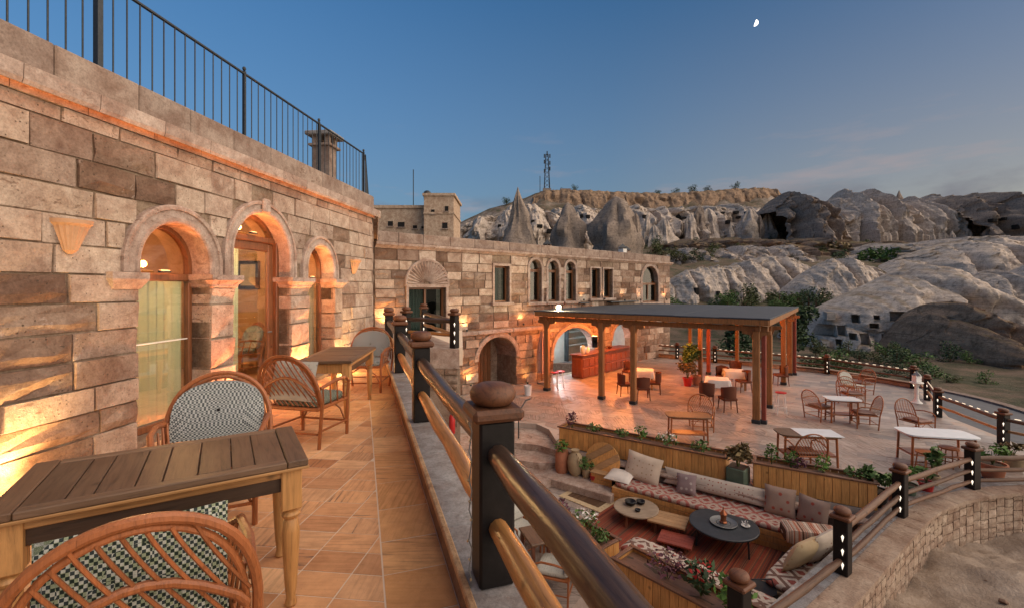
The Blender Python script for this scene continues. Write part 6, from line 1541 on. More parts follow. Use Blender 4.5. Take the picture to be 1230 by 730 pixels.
def land_mat(name, rock, veg, soil_, flat=(.72, .9), strata=.5, sc=1.0):
    t = NT(name); g = t.node('ShaderNodeNewGeometry'); p = g.outputs['Position']; nz_ = t.node('ShaderNodeSeparateXYZ', {0: g.outputs['Normal']}).outputs['Z']
    n1 = t.noise(p, .09 * sc, 7, .65, .5); n2 = t.noise(p, .5 * sc, 6, .65)
    c = t.ramp(n2, [(.3, tuple(x * .45 for x in rock)), (.48, rock), (.72, tuple(min(1, x * 1.2) for x in rock))])
    n3 = t.noise(p, 1.6 * sc, 6, .7, .6); c = t.mix(.6, c, t.mix(1.0, c, t.ramp(n3, [(.32, (.42, .38, .35)), (.5, (1, 1, 1)), (.7, (1.12, 1.1, 1.08))]), 'MULTIPLY'))
    band = t.noise(t.map(p, (.02 * sc, .02 * sc, .55 * sc)), 1.0, 5, .6, .4); c = t.mix(t.math('MULTIPLY', t.ramp(band, [(.5, 0), (.6, 1)]), strata), c, soil_)
    c = t.mix(t.ramp(band, [(.43, 0), (.447, .75), (.46, 0)]), c, tuple(x * .3 for x in rock))
    stk = t.noise(t.map(p, (.35 * sc, .35 * sc, .03 * sc)), 1.0, 5, .7); c = t.mix(t.ramp(stk, [(.5, 0), (.7, .5)]), c, tuple(x * .35 for x in rock))
    sl = t.ramp(t.math('ADD', nz_, t.math('MULTIPLY', t.math('SUBTRACT', n1, .5), .5)), [(flat[0], 0), (flat[1], 1)])
    vs2 = t.ramp(t.noise(p, .22 * sc, 6, .7), [(.38, 0), (.6, 1)]); gr = t.mix(vs2, soil_, veg); c = t.mix(t.math('MULTIPLY', sl, .9), c, gr)
    t.col(c); t.set(roughness=.95, specular_ior_level=.1); t.bump(t.math('ADD', n2, t.noise(p, 2.2 * sc, 5, .7)), .7, .5 / sc); MATS[name] = t.m
land_mat('valley_land', (.38, .32, .275), (.055, .06, .03), (.17, .115, .08))
land_mat('tuff_rock', (.56, .475, .40), (.14, .12, .075), (.24, .175, .13), (.86, 1.0), .35, 2.2); land_mat('grey_rock', (.31, .25, .205), (.11, .09, .06), (.15, .115, .09), (.9, 1.05), .3, 2.5); land_mat('brown_rock', (.34, .235, .16), (.11, .10, .05), (.20, .13, .085), (.7, .95), .5, 2.0)
land_mat('dirt', (0.350, 0.274, 0.217), (0.304, 0.236, 0.182), (0.395, 0.319, 0.255), (.6, .95), .3, 8.0)
struct(MB().sheet(rows).build('valley_ground', 'valley_land', None, True, ang=180))
# dirt bank outside the curved wall
db = MB(); rr = []
for j in range(110):
    r_ = []
    for i in range(170):
        x_, y_ = 2.2 + i * .113, .6 + j * .0835; cl_ = lerp_tab([(p_.x, p_.y) for p_ in outer], x_)
        z = -3.55 + .45 * max(0, 1 - abs(x_ - 8.5) / 5) * max(0, 1 - abs(y_ - 6.6) / 3.5) - .10 * max(0, x_ - 12) + .16 * noise.fractal(Vector((x_ * .8, y_ * .8, 3)), .6, 2, 6) + .05 * max(0, noise.noise(Vector((x_ * 3.1, y_ * 2.2, 1)))) + .03 * noise.fractal(Vector((x_ * 6, y_ * 6, 8)), .7, 2, 3)
        r_.append((x_, y_ if y_ < 9.6 else 9.6, z))
    rr.append(r_)
struct(db.sheet(rr).build('dirt_bank', 'dirt', None, True, ang=180))
rk = random.Random(3)
for k in range(26):
    x_, y_ = rk.uniform(6.2, 12), rk.uniform(5.2, 8.6)
    if x_ - y_ < -1.2 + .4: continue
    s_ = rk.uniform(.04, .11); bm = bmesh.new(); bmesh.ops.create_icosphere(bm, subdivisions=1, radius=s_)
    for v in bm.verts: v.co *= rk.uniform(.7, 1.25); v.co.z *= .6
    me = bpy.data.meshes.new('loose_stone'); bm.to_mesh(me); bm.free(); me.materials.append(M('rough_tuff'))
    z = -3.55 + .45 * max(0, 1 - abs(x_ - 8.5) / 5) * max(0, 1 - abs(y_ - 6.6) / 3.5) + .02
    O('loose_stone', me, None, (x_, y_, z), rk.uniform(0, 3), label='small loose stone lying on the bare dirt bank', cat='stone', group='loose stones on the dirt bank')
# road beyond the deck
rd = spline([(30, 4), (27, 14), (26.6, 23), (28.6, 32), (24, 41), (12, 47), (0, 49)], 8)
t = NT('asphalt'); t.col(t.ramp(t.noise(t.pos(), 3, 6), [(.3, (.085, .085, .09)), (.7, (.13, .13, .135))])); t.set(roughness=.85); MATS['asphalt'] = t.m
def strip(pts, a, b, z): return MB().sheet([[(p_.x, p_.y, z) for p_ in offs(pts, b)], [(p_.x, p_.y, z) for p_ in offs(pts, a)]])
struct(strip(rd, -2.8, 2.8, -5.95).build('road', 'asphalt', None))
for sgn, nm in ((-1, 'pavement'), (1, 'pavement')):
    q = sorted((sgn * 2.8, sgn * 3.4)); m = strip(rd, q[0], q[1], -5.83); e_ = offs(rd, sgn * 2.8); m.sheet([[(p_.x, p_.y, -5.83) for p_ in e_], [(p_.x, p_.y, -6.4) for p_ in e_]]); e_ = offs(rd, sgn * 3.4); m.sheet([[(p_.x, p_.y, -5.83) for p_ in e_], [(p_.x, p_.y, -9) for p_ in e_]]); struct(m.build(nm, 'coping_tuff', None))

# ---- rocks
def surf(pts_rows, mat, name, parent): return MB().sheet(pts_rows).build(name, mat, parent, True, ang=50)
def cone_rock(label, px, ytop, ybase, wpx, d, mat='grey_rock', sharp=1.1, seed=1, cap=None, name='fairy_chimney', grp='fairy chimney cones', lean=0, flute=.12):
    top = P(px, ytop, d); base = P(px, ybase, d); h = top.z - base.z + d * .03; r0 = wpx / FPX * d / 2
    o = T(name, label, 'rock', (top.x, d, base.z - d * .03), 0, grp); rows = []; n = 30; m = 18
    for j in range(m + 1):
        f = j / m; rr_ = r0 * max(.012, (1 - f ** sharp) ** (1.0 if sharp < 1.45 else .62)) * (1 + .10 * math.sin(f * 9 + seed)); row = []
        for i in range(n + 1):
            a = 2 * math.pi * i / n; v = Vector((math.cos(a) * 1.3, math.sin(a) * 1.3, f * 2.2 + seed * 3.1)); k = 1 + flute * 2.2 * noise.fractal(v, .8, 2.1, 5) + flute * .7 * (abs(math.sin(a * 4.5 + seed + f * 2)) - .6)
            row.append((rr_ * k * math.cos(a) + lean * r0 * f, rr_ * k * math.sin(a), f * h))
        rows.append(row)
    surf(rows, mat, 'body', o)
    if cap:
        cp = []
        for j in range(7):
            th = math.pi * j / 6; cp.append([((r0 * .3 * math.sin(th) + .02) * (1 + .25 * noise.noise(Vector((math.cos(a), math.sin(a), j + seed)))) * math.cos(a), (r0 * .3 * math.sin(th) + .02) * math.sin(a), h * .97 - r0 * .22 * math.cos(th)) for a in [2 * math.pi * i / 14 for i in range(15)]])
        surf(cp, cap, 'cap_rock', o)
    return o
def dome_rock(label, px0, px1, ytop, ybase, d, mat='tuff_rock', seed=1, peak=.5, name='rock_fold', grp='pale tuff rock folds', rough=.18, depthk=.8, flutes=5, power=.62):
    c = P((px0 + px1) / 2, ybase, d); w = (px1 - px0) / FPX * d / 2; h = (ybase - ytop) / FPX * d; pz_ = c.z - h * .25; H = h * 1.25
    o = T(name, label, 'rock', (c.x, d, pz_), 0, grp); rows = []; n, m = 56, 26
    for j in range(m + 1):
        f = j / m; row = []
        for i in range(n + 1):
            a = 2 * math.pi * i / n; k = max(0, 1 - f ** 2.1) ** power; u, v = math.cos(a), math.sin(a)
            q = Vector((u * 1.5, v * 1.5, f * 1.8 + seed * 5.3)); dn = 1 + rough * (1.5 * noise.fractal(q, .85, 2.1, 6)) + rough * .55 * (abs(math.sin(a * flutes + seed + 1.2 * f)) ** .7 - .6) * (1 - f * .5)
            led_ = 1 + .05 * math.sin(f * 15 + seed + 2 * noise.noise(q)); px_ = (peak - .5) * 2 * w * f
            row.append((w * k * dn * led_ * u + px_, w * depthk * k * dn * led_ * v, H * f * (1 + .05 * noise.noise(Vector((u, v, seed))))))
        rows.append(row)
    surf(rows, mat, 'body', o); return o
RR = {}
def ridge_rock(label, crest, ybase, d, mat='tuff_rock', seed=1, lobes=5, bulge=.35, name='rock_fold', grp='pale tuff rock folds', n=170, m=60, rough=1.0, jag=.0, ledges=1.0, fine=1.0, gul=1.0):
    """eroded rock wall: crest line given per column, fluted face leaning back, rounded back slope"""
    px0, px1 = crest[0][0], crest[-1][0]; zb = P(px0, ybase, d).z; mid = P((px0 + px1) / 2, ybase, d); W = (px1 - px0) / FPX * d
    o = T(name, label, 'rock', (mid.x, d, zb), 0, grp); rows = []
    hmax = max(P(0, y_, d).z for _, y_ in crest) - zb; dep = max(hmax * .8, W * .28) * bulge / .35
    for j in range(m + 11):
        row = []; f = j / m
        for i in range(n + 1):
            u = i / n; px = px0 + (px1 - px0) * u; x_ = (px - CX) / FPX * d - mid.x
            top = P(px, lerp_tab(crest, px), d).z - zb
            top *= 1 + jag * noise.fractal(Vector((u * 14, seed, 0)), .8, 2, 4); top = max(top, .3)
            q = Vector((x_ * 2.2 / max(hmax, 1), seed * 7.1, f * 1.5)); wv = noise.noise(q * 1.3) * 1.6
            fl = abs(math.sin(u * math.pi * lobes + wv + seed)) ** .65
            ends = min(1, 6 * u, 6 * (1 - u))
            if f <= 1:
                g = math.sin(f * math.pi / 2); z = top * g
                y_ = -dep * (1 - f ** 1.6) * (.55 + .45 * ends) - dep * .42 * (fl - .5) * (1 - .6 * f)
                nz2 = noise.ridged_multi_fractal(q * 1.9 * fine, .9, 2.1, 5, 1, 2) - 1.0; y_ += rough * dep * .085 * nz2 + rough * dep * .12 * noise.fractal(q * 1.2 * fine, .8, 2.1, 6)
                y_ += ledges * dep * .05 * math.copysign(abs(math.sin(f * 11 + wv * .8 + seed)) ** .4, math.sin(f * 11 + wv * .8 + seed)) * (1 - f)
                gq = Vector((x_ * 7.5 * fine / max(hmax, 1) + wv * .5, seed * 3.3, f * 1.1)); gl = noise.ridged_multi_fractal(gq * .55, .8, 2.2, 5, 1, 2) - 1.0
                y_ += gul * dep * .075 * min(1.2, max(-1.2, gl)) * (1 - .5 * f) + gul * dep * .03 * noise.fractal(Vector((x_ * 9 / max(hmax, 1), f * 14 + wv, seed)), .7, 2.2, 3)
                z += top * .03 * noise.fractal(q * 2.5, .8, 2, 4) + top * .025 * noise.fractal(Vector((u * 30, f * 6, seed)), .7, 2, 3) * f
            else:
                k = (j - m) / 10; z = top * math.cos(k * 1.5) - .3 * k; y_ = dep * .9 * math.sin(k * 1.5)
            row.append((x_ + .02 * W * noise.noise(q * 2) * (1 - f if f < 1 else 0), y_, z if j else -hmax * .25))
        rows.append(row)
    surf(rows, mat, 'body', o)
    for key in ('behind the blunt', 'under the mast hill', 'cave mouth', 'end of the wing', 'closing the skyline'):
        if key in label: RR[key] = o
    return o
FC = dict(name='fairy_chimney', grp='fairy chimney cones')
cone_rock('tallest pointed fairy chimney behind the wing roof', 622, 225, 292, 44, 170, 'grey_rock', 1.2, 1, flute=.2); cone_rock('shorter pointed fairy chimney between two larger cones', 682, 243, 300, 46, 160, 'grey_rock', 1.48, 2, flute=.2); cone_rock('broad blunt fairy chimney above the far windows of the wing', 740, 236, 308, 58, 150, 'grey_rock', 2.6, 3, flute=.2); cone_rock('thin dark rock pillar beside the blunt fairy chimney', 764, 256, 308, 16, 148, 'grey_rock', 3.0, 4, flute=.2)
ridge_rock('white tuff slope under the mast hill behind the first cones', [(555, 272), (575, 262), (596, 262), (612, 250), (640, 246), (668, 262), (690, 275), (712, 284)], 300, 215, 'tuff_rock', 21, 5, .5, grp=None)
ridge_rock('white tuff slope behind the blunt fairy chimney', [(655, 256), (690, 251), (720, 254), (760, 250), (790, 254), (830, 252), (868, 250), (905, 252)], 296, 300, 'tuff_rock', 22, 9, .4, grp=None, jag=.08)
ridge_rock('brown earth cliff rim of the flat topped hill', [(640, 236), (655, 229), (690, 229), (740, 231), (800, 233), (850, 230), (905, 226), (930, 227), (938, 234)], 258, 392, 'brown_rock', 23, 9, .075, 'cliff_rim', None, 240, 40, 1.0, .02, .8, fine=1.2)
ridge_rock('dark rock shoulder at the end of the flat topped hill', [(918, 256), (928, 242), (938, 236), (950, 240), (962, 250), (974, 270), (982, 290)], 306, 240, 'grey_rock', 24, 3, .5, 'rock_shoulder', None, 110, 44, 1.4, .08, fine=1.6)
cone_rock('pointed grey cone standing on the ridge above the cave rock', 1080, 229, 275, 30, 285, 'grey_rock', 1.3, 5, flute=.25); cone_rock('small pointed cone beside the dark rock shoulder', 973, 237, 280, 20, 250, 'grey_rock', 1.4, 7, flute=.22)
ridge_rock('broken grey ridge of tuff teeth past the flat topped hill', [(972, 262), (985, 252), (1000, 243), (1010, 238), (1022, 244), (1034, 238), (1046, 240), (1058, 250), (1070, 246), (1082, 243), (1096, 246), (1106, 240), (1118, 242), (1130, 248)], 292, 275, 'tuff_rock', 25, 8, .45, 'rock_ridge', 'ridges on the skyline', 220, 40, 1.2, .34, fine=1.3)
ridge_rock('brown capped grey cliff closing the skyline ridge', [(1118, 252), (1130, 242), (1150, 239), (1168, 241), (1180, 246), (1196, 246), (1210, 250), (1222, 246), (1260, 248), (1330, 252), (1400, 262)], 300, 262, 'grey_rock', 26, 9, .45, 'rock_ridge', 'ridges on the skyline', 220, 40, 1.2, .14, fine=1.3)
for k, (px, yt, yb, w_) in enumerate(((798, 262, 294, 26), (829, 256, 286, 20), (850, 250, 284, 30), (868, 258, 286, 18), (900, 250, 282, 30), (922, 256, 288, 22), (990, 262, 296, 26), (1012, 268, 300, 24), (786, 270, 300, 20), (960, 276, 304, 22))): cone_rock('pale tuff cone on the slope below the flat topped hill', px, yt, yb, w_, 240 + 9 * (k % 4), 'tuff_rock', 1.7, 30 + k, grp='pale cones below the hill', flute=.28)
ridge_rock('broken pale ledge on the terraces above the rock folds', [(786, 316), (806, 303), (830, 300), (850, 305), (880, 298), (905, 301), (930, 296), (950, 303), (968, 316)], 322, 186, seed=41, lobes=9, grp='ledges on the terraces', n=140, jag=.35, fine=1.4, rough=1.2)
ridge_rock('long pale ledge on the terraces below the broken ridge', [(985, 312), (1010, 302), (1040, 297), (1070, 301), (1100, 293), (1140, 287), (1180, 291), (1230, 286), (1300, 296)], 320, 190, seed=42, lobes=12, grp='ledges on the terraces', n=160, jag=.35, fine=1.4, rough=1.2)
ridge_rock('low brown bank between the pale cones and the ledges', [(770, 300), (800, 293), (850, 288), (900, 292), (950, 290), (1000, 296), (1040, 292), (1080, 298)], 312, 225, 'brown_rock', seed=43, lobes=7, grp='ledges on the terraces', n=160, jag=.3, fine=1.4)
rq = random.Random(17)
for k in range(26): px = 575 + 25.5 * k + rq.uniform(-10, 10); yt = lerp_tab(SKYL, px) + rq.uniform(14, 40); h_ = rq.uniform(10, 24); cone_rock('small jagged tuff tooth scattered over the upper slopes', px, yt, yt + h_, h_ * rq.uniform(.5, .95), rq.uniform(232, 285), rq.choice(('tuff_rock', 'tuff_rock', 'grey_rock')), rq.uniform(1.15, 2.2), 60 + k, name='tuff_tooth', grp='tuff teeth on the upper slopes', flute=.32, lean=rq.uniform(-.25, .25))
ridge_rock('fluted pale rock fold just past the end of the wing', [(780, 352), (800, 338), (822, 326), (840, 322), (860, 319), (880, 324), (905, 345), (915, 362)], 374, 120, seed=1, lobes=5)
ridge_rock('broad pale rock fold above the pergola roof', [(845, 345), (868, 322), (890, 314), (915, 309), (940, 310), (960, 318), (985, 332), (1000, 352)], 372, 132, seed=2, lobes=6)
ridge_rock('rounded pale rock fold beside the cave rock', [(935, 365), (952, 342), (970, 326), (990, 314), (1012, 311), (1032, 318), (1046, 332), (1058, 356)], 384, 108, seed=3, lobes=4)
ridge_rock('high pale rock fold behind the cave rock', [(1050, 330), (1080, 312), (1110, 300), (1140, 290), (1175, 286), (1210, 292), (1240, 300), (1300, 296), (1360, 320)], 376, 150, seed=4, lobes=8)
ridge_rock('pale rock dome with a cave mouth beside the green trees', [(1138, 386), (1152, 356), (1168, 334), (1188, 324), (1206, 330), (1216, 350), (1222, 384)], 394, 100, seed=5, lobes=3)
ridge_rock('pale rock fold running out beyond the green trees', [(1196, 372), (1215, 342), (1240, 318), (1290, 304), (1340, 320), (1400, 372)], 390, 122, seed=6, lobes=5)
# cave rock with cut dwellings
caver = ridge_rock('big pale rock cut with cave dwellings beside the valley road', [(968, 428), (974, 402), (985, 378), (1000, 367), (1030, 351), (1060, 337), (1082, 325), (1098, 320), (1116, 324), (1134, 336), (1150, 352), (1164, 372), (1176, 395), (1186, 428)], 432, 78, 'tuff_rock', 11, 3, .42, 'cave_rock', None, 110, 44, .8, 0, 1.6, gul=.3)
body = [o for o in COL.objects if o.parent == caver][0]
dg = bpy.context.evaluated_depsgraph_get(); dg.update()
from mathutils.bvhtree import BVHTree
def bvh_of(o):
    mw = Matrix.Translation(caver.location); return BVHTree.FromPolygons([mw @ v.co for v in o.data.vertices], [tuple(p.vertices) for p in o.data.polygons])
def cut_boxes(boxes, worn=False):
    cut = MB()
    for hit, w_, dep_, h_, rz in boxes: cut.box(hit - caver.location, (w_, dep_, h_), rz)
    cme = cut.mesh('cutter', 'opening_shade')
    if worn:
        bm = bmesh.new(); bm.from_mesh(cme); bmesh.ops.subdivide_edges(bm, edges=bm.edges[:], cuts=22, use_grid_fill=True)
        for v in bm.verts:
            q = v.co * .16; n_ = noise.noise_vector(q) * 1.1 + noise.noise_vector(q * 3.1) * .45; v.co += Vector((n_.x, n_.y, n_.z * 1.5 + .9 * math.sin(v.co.x * .35)))
        bm.to_mesh(cme); bm.free()
    co_ = bpy.data.objects.new('cutter', cme); COL.objects.link(co_); co_.location = caver.location
    md = body.modifiers.new('cut', 'BOOLEAN'); md.object = co_; md.operation = 'DIFFERENCE'; md.solver = 'EXACT'
    dg = bpy.context.evaluated_depsgraph_get(); dg.update(); nm = bpy.data.meshes.new_from_object(body.evaluated_get(dg)); body.modifiers.clear(); body.data = nm; bpy.data.objects.remove(co_)
bm = bmesh.new(); bm.from_mesh(body.data); bmesh.ops.remove_doubles(bm, verts=bm.verts[:], dist=.001); bmesh.ops.holes_fill(bm, edges=[e_ for e_ in bm.edges if e_.is_boundary], sides=0); bmesh.ops.recalc_face_normals(bm, faces=bm.faces[:]); bm.to_mesh(body.data); bm.free()
def z3(x_, y_): return 960 + x_ / 3.3185, 220 + y_ / 3.3185
def boxes_at(bv, rects, into, thick):
    out = []
    for x0, y0, x1, y1 in rects:
        a, b = z3(x0, y0), z3(x1, y1); cxp, cyp = (a[0] + b[0]) / 2, (a[1] + b[1]) / 2; dr = Vector(((cxp - CX) / FPX, 1, -(cyp - HY) / FPX)).normalized(); hit = bv.ray_cast(Vector((0, 0, EYE)), dr)
        if hit[0] is None: continue
        d = hit[0].y; rz = math.atan2(-dr.x, dr.y) * .8; off = Vector((-math.sin(rz), math.cos(rz), 0)) * (into - thick / 2); out.append((hit[0] + off, (b[0] - a[0]) / FPX * d, thick, (b[1] - a[1]) / FPX * d, rz))
    return out
# the face below the overhang is cut back to a wall, then the rooms go in
bv = bvh_of(body); alc = boxes_at(bv, [(34, 506, 440, 512)], 1.6, 11.0)
cut_boxes([(h - Vector((0, 0, 4.7)), w_, t_, 9.4, rz) for h, w_, t_, hh, rz in alc], True)
holes = [(62, 562, 135, 606), (50, 622, 76, 648), (84, 620, 108, 642), (158, 568, 184, 606), (212, 524, 238, 556), (246, 600, 280, 645), (334, 602, 362, 646), (284, 558, 314, 578), (204, 598, 228, 624), (104, 512, 131, 540), (372, 512, 430, 552), (300, 526, 320, 544), (150, 622, 170, 646), (392, 606, 418, 642), (430, 606, 454, 642), (140, 520, 160, 545)]
bv = bvh_of(body); cut_boxes(boxes_at(bv, holes, 2.2, 5.0)); nm_ = body.data
nm_.materials.clear(); nm_.materials.append(M('tuff_rock'))
ridge_rock('brown earthy flank leaning against the cave rock', [(1092, 436), (1104, 402), (1116, 376), (1130, 362), (1146, 366), (1162, 378), (1180, 394), (1200, 414), (1220, 436)], 446, 62, 'brown_rock', 12, 5, .5, 'earth_flank', None, 110, 44, 2.0, .06)
def far_caves(root, rects):
    b = [o for o in COL.objects if o.parent == root][0]; mw = Matrix.Translation(root.location); bv = BVHTree.FromPolygons([mw @ v.co for v in b.data.vertices], [tuple(p.vertices) for p in b.data.polygons])
    for px, py, w_, h_ in rects:
        dr = Vector(((px - CX) / FPX, 1, -(py - HY) / FPX)).normalized(); hit = bv.ray_cast(Vector((0, 0, EYE)), dr)
        if hit[0] is None: continue
        d = hit[0].y; MB().cbox((0, 0, 0), (w_ / FPX * d, d * .012, h_ / FPX * d), .15).build('cave_shade_block', 'opening_shade', root, loc=hit[0] - root.location)  # solid dark block on the rock face stands in for a shaded cave mouth
rc = random.Random(9)
far_caves(RR['behind the blunt'], [(815 + 7.5 * k + rc.uniform(-2, 2), 262 + rc.uniform(-7, 8), rc.uniform(3, 7), rc.uniform(2.5, 5)) for k in range(12)] + [(700 + 9 * k + rc.uniform(-3, 3), 266 + rc.uniform(-6, 6), rc.uniform(3, 6), rc.uniform(3, 5)) for k in range(9)])
far_caves(RR['under the mast hill'], [(648, 272, 7, 4), (660, 278, 6, 5), (600, 272, 4, 4), (640, 266, 4, 3)])
far_caves(RR['cave mouth'], [(1178, 362, 13, 8), (1196, 352, 6, 6), (1165, 372, 6, 5)]); far_caves(RR['end of the wing'], [(836, 350, 5, 9), (862, 352, 4, 5)]); far_caves(RR['closing the skyline'], [(1150 + 14 * k, 268 + rc.uniform(-6, 8), rc.uniform(4, 7), rc.uniform(3, 6)) for k in range(6)])
hut = T('stone_hut', 'small ruined stone hut below the brown flank', 'hut', P(1153, 463, 58)); MB().box((0, 0, 1.3), (4.6, 3.6, 3.4)).build('wall', 'dressed_tuff', hut)
for sx in (-1.2, .1): MB().box((sx, -1.8, 1.9), (.5, .06, .6)).build('window', 'opening_shade', hut)
MB().box((1.5, -1.8, .8), (.7, .06, 1.5)).build('door', 'opening_shade', hut); MB().cbox((0, 0, 3.08), (4.9, 3.9, .16), .03).build('roof', 'coping_tuff', hut)
for k, (px, py, L_, h_) in enumerate(((1108, 458, 5.5, 1.8), (1205, 452, 9, 3.0))): w_ = T('ruined_wall', 'broken rubble wall %s the stone hut' % ('before the brown flank beside', 'running past')[k], 'wall', P(px, py, 60)); MB().add([(-L_ / 2, 0, -1), (L_ / 2, 0, -1), (L_ / 2, 0, h_ * .7), (L_ * .2, 0, h_), (-L_ * .2, 0, h_ * .8), (-L_ / 2, 0, h_ * .5), (-L_ / 2, .6, -1), (L_ / 2, .6, -1), (L_ / 2, .6, h_ * .7), (L_ * .2, .6, h_), (-L_ * .2, .6, h_ * .8), (-L_ / 2, .6, h_ * .5)], [(0, 1, 2, 3, 4, 5), (6, 11, 10, 9, 8, 7), (1, 7, 8, 2), (2, 8, 9, 3), (3, 9, 10, 4), (4, 10, 11, 5), (5, 11, 6, 0)]).build('rubble', 'rough_tuff', w_)

# ---- far house, chimneys on the wing roof
fh = T('far_house', 'square stone hillside house with a small tower above the wing roof', 'building', P(450, 300, 48)); bx, bz = fh.location.x, fh.location.z
def fpx(px): return (px - CX) / FPX * 48 - bx
def fpy(py): return EYE - (py - HY) / FPX * 48 - bz
stone_mat('pale_house', [(0, (.58, .45, .33)), (1, (.58, .45, .33))], pits=False)
def fbox(x0, x1, y0, y1, dep, yo=0, name='wall', mat='pale_house'): return MB().box(((fpx(x0) + fpx(x1)) / 2, yo + dep / 2, (fpy(y0) + fpy(y1)) / 2), (fpx(x1) - fpx(x0), dep, fpy(y0) - fpy(y1))).build(name, mat, fh)
fbox(446, 513, 250, 320, 5, 0); fbox(444, 514, 247, 250.5, 5.3, -.15, 'parapet'); fbox(512.5, 547, 238, 320, 6, -1.5, 'tower_wall'); fbox(511, 549, 236, 239, 6.3, -1.65, 'tower_parapet'); fbox(512, 548, 258, 260, 6.2, -1.6, 'tower_band')
for a, b, c_, d_, yo in ((466, 472, 266, 272, -.04), (478, 486, 267, 273, -.04), (496, 501, 271, 275, -.04), (506, 510, 272, 275, -.04), (521, 525, 255, 260, -1.55), (537, 541, 251, 257, -1.55), (534, 540, 270, 277, -1.55)):
    w_ = fbox(a, b, c_, d_, .1, yo, 'window', 'opening_shade'); x0, x1, z0, z1 = fpx(a), fpx(b), fpy(d_), fpy(c_)
    MB().box(((x0 + x1) / 2, yo - .03, z0 - .05), (x1 - x0 + .2, .2, .1)).build('sill', 'coping_tuff', w_)
MB().lathe([(.35, 0), (.38, .1), (.38, .8), (.2, .95), (.001, 1.0)], 12, (fpx(511), 1.0, fpy(238))).build('water_tank', 'glaze_grey', fh); MB().tube([(fpx(494), 1, fpy(249)), (fpx(494), 1, fpy(201))], .05, 5).build('antenna_pole', 'iron', fh)
for k, (t_, o_) in enumerate(((16.2, -1.2), (11.2, -2.6), (17.8, -2.0))):
    o = T('vent_chimney', ('pale stone vent chimney at the far end of the wing roof', 'dark capped vent chimney behind the wing parapet', 'twin pier vent chimney on the wing roof corner')[k], 'chimney', fac(t_, o_, 3.0), MA); MB().box((0, 0, .45), (.35, .35, .9)).build('shaft', 'cloth_white' if k == 0 else 'coping_tuff', o); MB().lathe([(.34, .95), (.02, 1.2), (.001, 1.22)], 4).build('cap', 'glaze_grey', o)
    for sx in (-.12, .12): MB().box((sx, 0, .925), (.06, .28, .06)).build('vent_pier', 'coping_tuff', o)
# ---- radio mast
ms = T('radio_mast', 'lattice radio mast on the flat topped hill', 'mast', P(657, 231, 400)); H = 33.0; ms.scale = (1.25, 1.25, 1)
for sx in (-1, 1):
    for sy in (-1, 1): MB().tube([(sx * 2.0, sy * 2.0, -1), (sx * .8, sy * .8, H)], .28, 5).build('leg', 'iron', ms)
for k in range(9):
    z0, z1 = k * H / 9, (k + 1) * H / 9; w0, w1 = 2 - 1.2 * k / 9, 2 - 1.2 * (k + 1) / 9
    MB().tube([(-w0, -w0, z0), (w1, -w1, z1)], .14, 4).build('brace', 'iron', ms); MB().tube([(w0, -w0, z0), (-w1, -w1, z1)], .14, 4).build('brace', 'iron', ms)
for k, (sx, z_) in enumerate(((-1, 31), (1, 31), (-1, 26), (1, 25), (0, 33.5), (1, 20), (-1, 18))): MB().box((sx * 1.9, -1.4, z_), (.8, .6, 3.2)).build('panel_antenna', 'iron', ms)
hb = T('mast_hut', 'low equipment huts at the foot of the radio mast', 'hut', P(668, 231, 398)); MB().box((-8, 0, 1.2), (7, 4, 3.6)).build('cabin', 'grey_coping', hb); MB().box((8, 0, 1), (9, 5, 3.2)).build('annex', 'coping_tuff', hb); MB().tube([(-14, 0, -1), (-14, 0, 14)], .3, 5).build('pole', 'iron', hb)
# ---- trees and shrubs
def tree(name, label, loc, h, r_, mat, n, group, trunk=.35, leaf=None, seed=1, cat='tree', lobes=6, cone=False):
    rr_ = random.Random(seed); o = T(name, label, cat, loc, rr_.uniform(0, 6), group); tk = MB(); tk.tube([(0, 0, -.3), (.02 * h, 0, h * trunk), (0, .02 * h, h * .8)], [h * .035, h * .026, h * .008], 7); lf = MB(); leaf = leaf or h * .055
    for k in range(lobes):
        a = rr_.uniform(0, 6.28); f = (k + .5) / lobes; zz = h * (trunk + (1 - trunk) * f * .85); rad = r_ * ((1 - f) * .9 + .12 if cone else rr_.uniform(.2, .75)); e_ = Vector((rad * math.cos(a) * (.4 if cone else 1), rad * math.sin(a) * (.4 if cone else 1), zz))
        tk.tube([(0, 0, h * trunk * .8), e_ * .6 + Vector((0, 0, h * trunk * .3)), e_], [h * .014, h * .01, h * .004], 5)
        s_ = (r_ * ((1 - f) * .8 + .2) if cone else r_ * rr_.uniform(.42, .62)); leaf_cloud(lf, e_, (s_, s_, s_ * (.55 if cone else .75)), n // lobes, leaf, rr_, .15)
    tk.build('trunk', 'rattan_dark', o, True); lf.build('crown', mat, o); return o
g1 = G(884, 428, -6.8); tree('conifer', 'dark conical tree beyond the rear railing under the pergola', P(884, 428, 48), 4.0, 2.0, 'leaf_dark', 1500, None, .1, .22, 2, lobes=9, cone=True); tree('valley_tree', 'dark round tree behind the side posts of the pergola', P(946, 420, 46), 4.6, 2.3, 'leaf_dark', 1500, None, .15, .22, 3)
tree('valley_tree', 'bright green tree at the edge of the pale rock folds', P(1212, 402, 70), 4.6, 3.6, 'leaf_green', 1600, None, .1, .3, 4, lobes=9); tree('valley_tree', 'dark green tree beside the pale rock dome', P(1196, 385, 80), 4.0, 3.2, 'leaf_dark', 1200, None, .1, .3, 5, lobes=8); tree('poplar_row_tree', 'yellowing bush on the shelf above the pale rock folds', P(1010, 312, 190), 6, 7, 'leaf_dry', 900, None, .1, .9, 6, lobes=9); tree('valley_tree', 'green bush on the shelf behind the cave rock', P(1050, 318, 170), 5, 7, 'leaf_green', 900, None, .1, .8, 7, lobes=9)
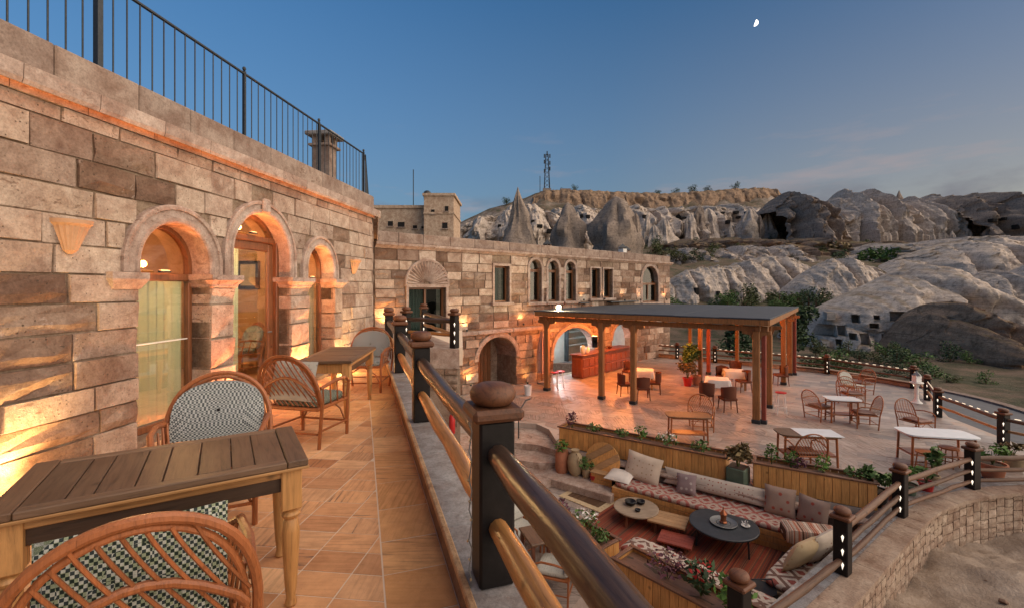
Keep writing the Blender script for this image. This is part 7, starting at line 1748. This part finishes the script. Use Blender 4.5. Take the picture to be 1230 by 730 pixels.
sh = [tree('valley_shrub', 'green shrub on the valley floor below the cave rock', (0, 0, -50), 2.6, 1.7, m, 480, 'shrubs on the valley floor', .12, .16, 20 + k, 'shrub') for k, m in enumerate(('leaf_green', 'leaf_dark', 'leaf_olive'))]
rs = random.Random(11); used = [False] * 3
def shrub(px, py, d, sc, kind, label, group):
    q = P(px, py, d); gz = ground_y(px, d); 
    if not used[kind]: o = sh[kind]; used[kind] = True; tag(o, label, None, group)
    else: o = dup(sh[kind], label=label, group=group)
    o.location = (q.x, q.y, q.z if py else gz); o.scale = (sc * rs.uniform(.8, 1.3), sc * rs.uniform(.8, 1.3), sc * rs.uniform(.7, 1.1)); o.rotation_euler.z = rs.uniform(0, 6)
for k in range(40):
    px = rs.uniform(975, 1200); d = rs.uniform(40, 62); shrub(px, HY + (EYE + 7.3) / d * FPX, d, rs.uniform(.4, .95), rs.choice((0, 1, 2)), 'green shrub on the valley floor below the cave rock', 'shrubs on the valley floor')
for k in range(34):
    px = rs.uniform(800, 985); d = rs.uniform(84, 100); shrub(px, 372 + rs.uniform(-6, 8), d, rs.uniform(.8, 1.5), rs.choice((0, 1, 2)), 'dark shrub at the foot of the pale rock folds', 'shrubs at the foot of the rock folds')
for k in range(26):
    px = rs.uniform(1185, 1300); d = rs.uniform(55, 90); shrub(px, 405 + rs.uniform(0, 30), d, rs.uniform(.8, 1.5), rs.choice((0, 1)), 'leafy shrub among the trees below the pale rock dome', 'shrubs below the rock dome')
for k in range(90):
    px = rs.uniform(560, 1230); d = rs.uniform(165, 262); y_ = EYE - ground_y(px, d); shrub(px, HY + y_ / d * FPX, d, rs.uniform(1.2, 2.6), rs.choice((1, 2)), 'dark shrub dotted over the hill terraces', 'shrubs on the hill terraces')
for k, px in enumerate((608, 690, 790, 812, 832, 850, 884, 1196, 676)):
    d = 402; y_ = lerp_tab(SKYL, px) + 1; shrub(px, y_, d, rs.uniform(1.6, 3.0), 1, 'small dark tree silhouetted on the hill skyline', 'trees on the hill skyline')
# ---- half moon
mo = MB(); R_ = 9.0; n, m = 16, 12; rows = [[(R_ * math.sin(math.pi * j / m) * math.cos(-math.pi / 2 + math.pi * i / n), R_ * math.sin(math.pi * j / m) * math.sin(-math.pi / 2 + math.pi * i / n), R_ * math.cos(math.pi * j / m)) for i in range(n + 1)] for j in range(m + 1)]
emit('moonlight', (1, .97, .9), 1.1); mo.sheet(rows); moon = mo.build('moon', 'moonlight', None, True, label='white half moon in the blue evening sky', cat='moon'); q = P(907, 28, 1400); moon.location = q; moon.rotation_euler = (0, R(18), R(-14))
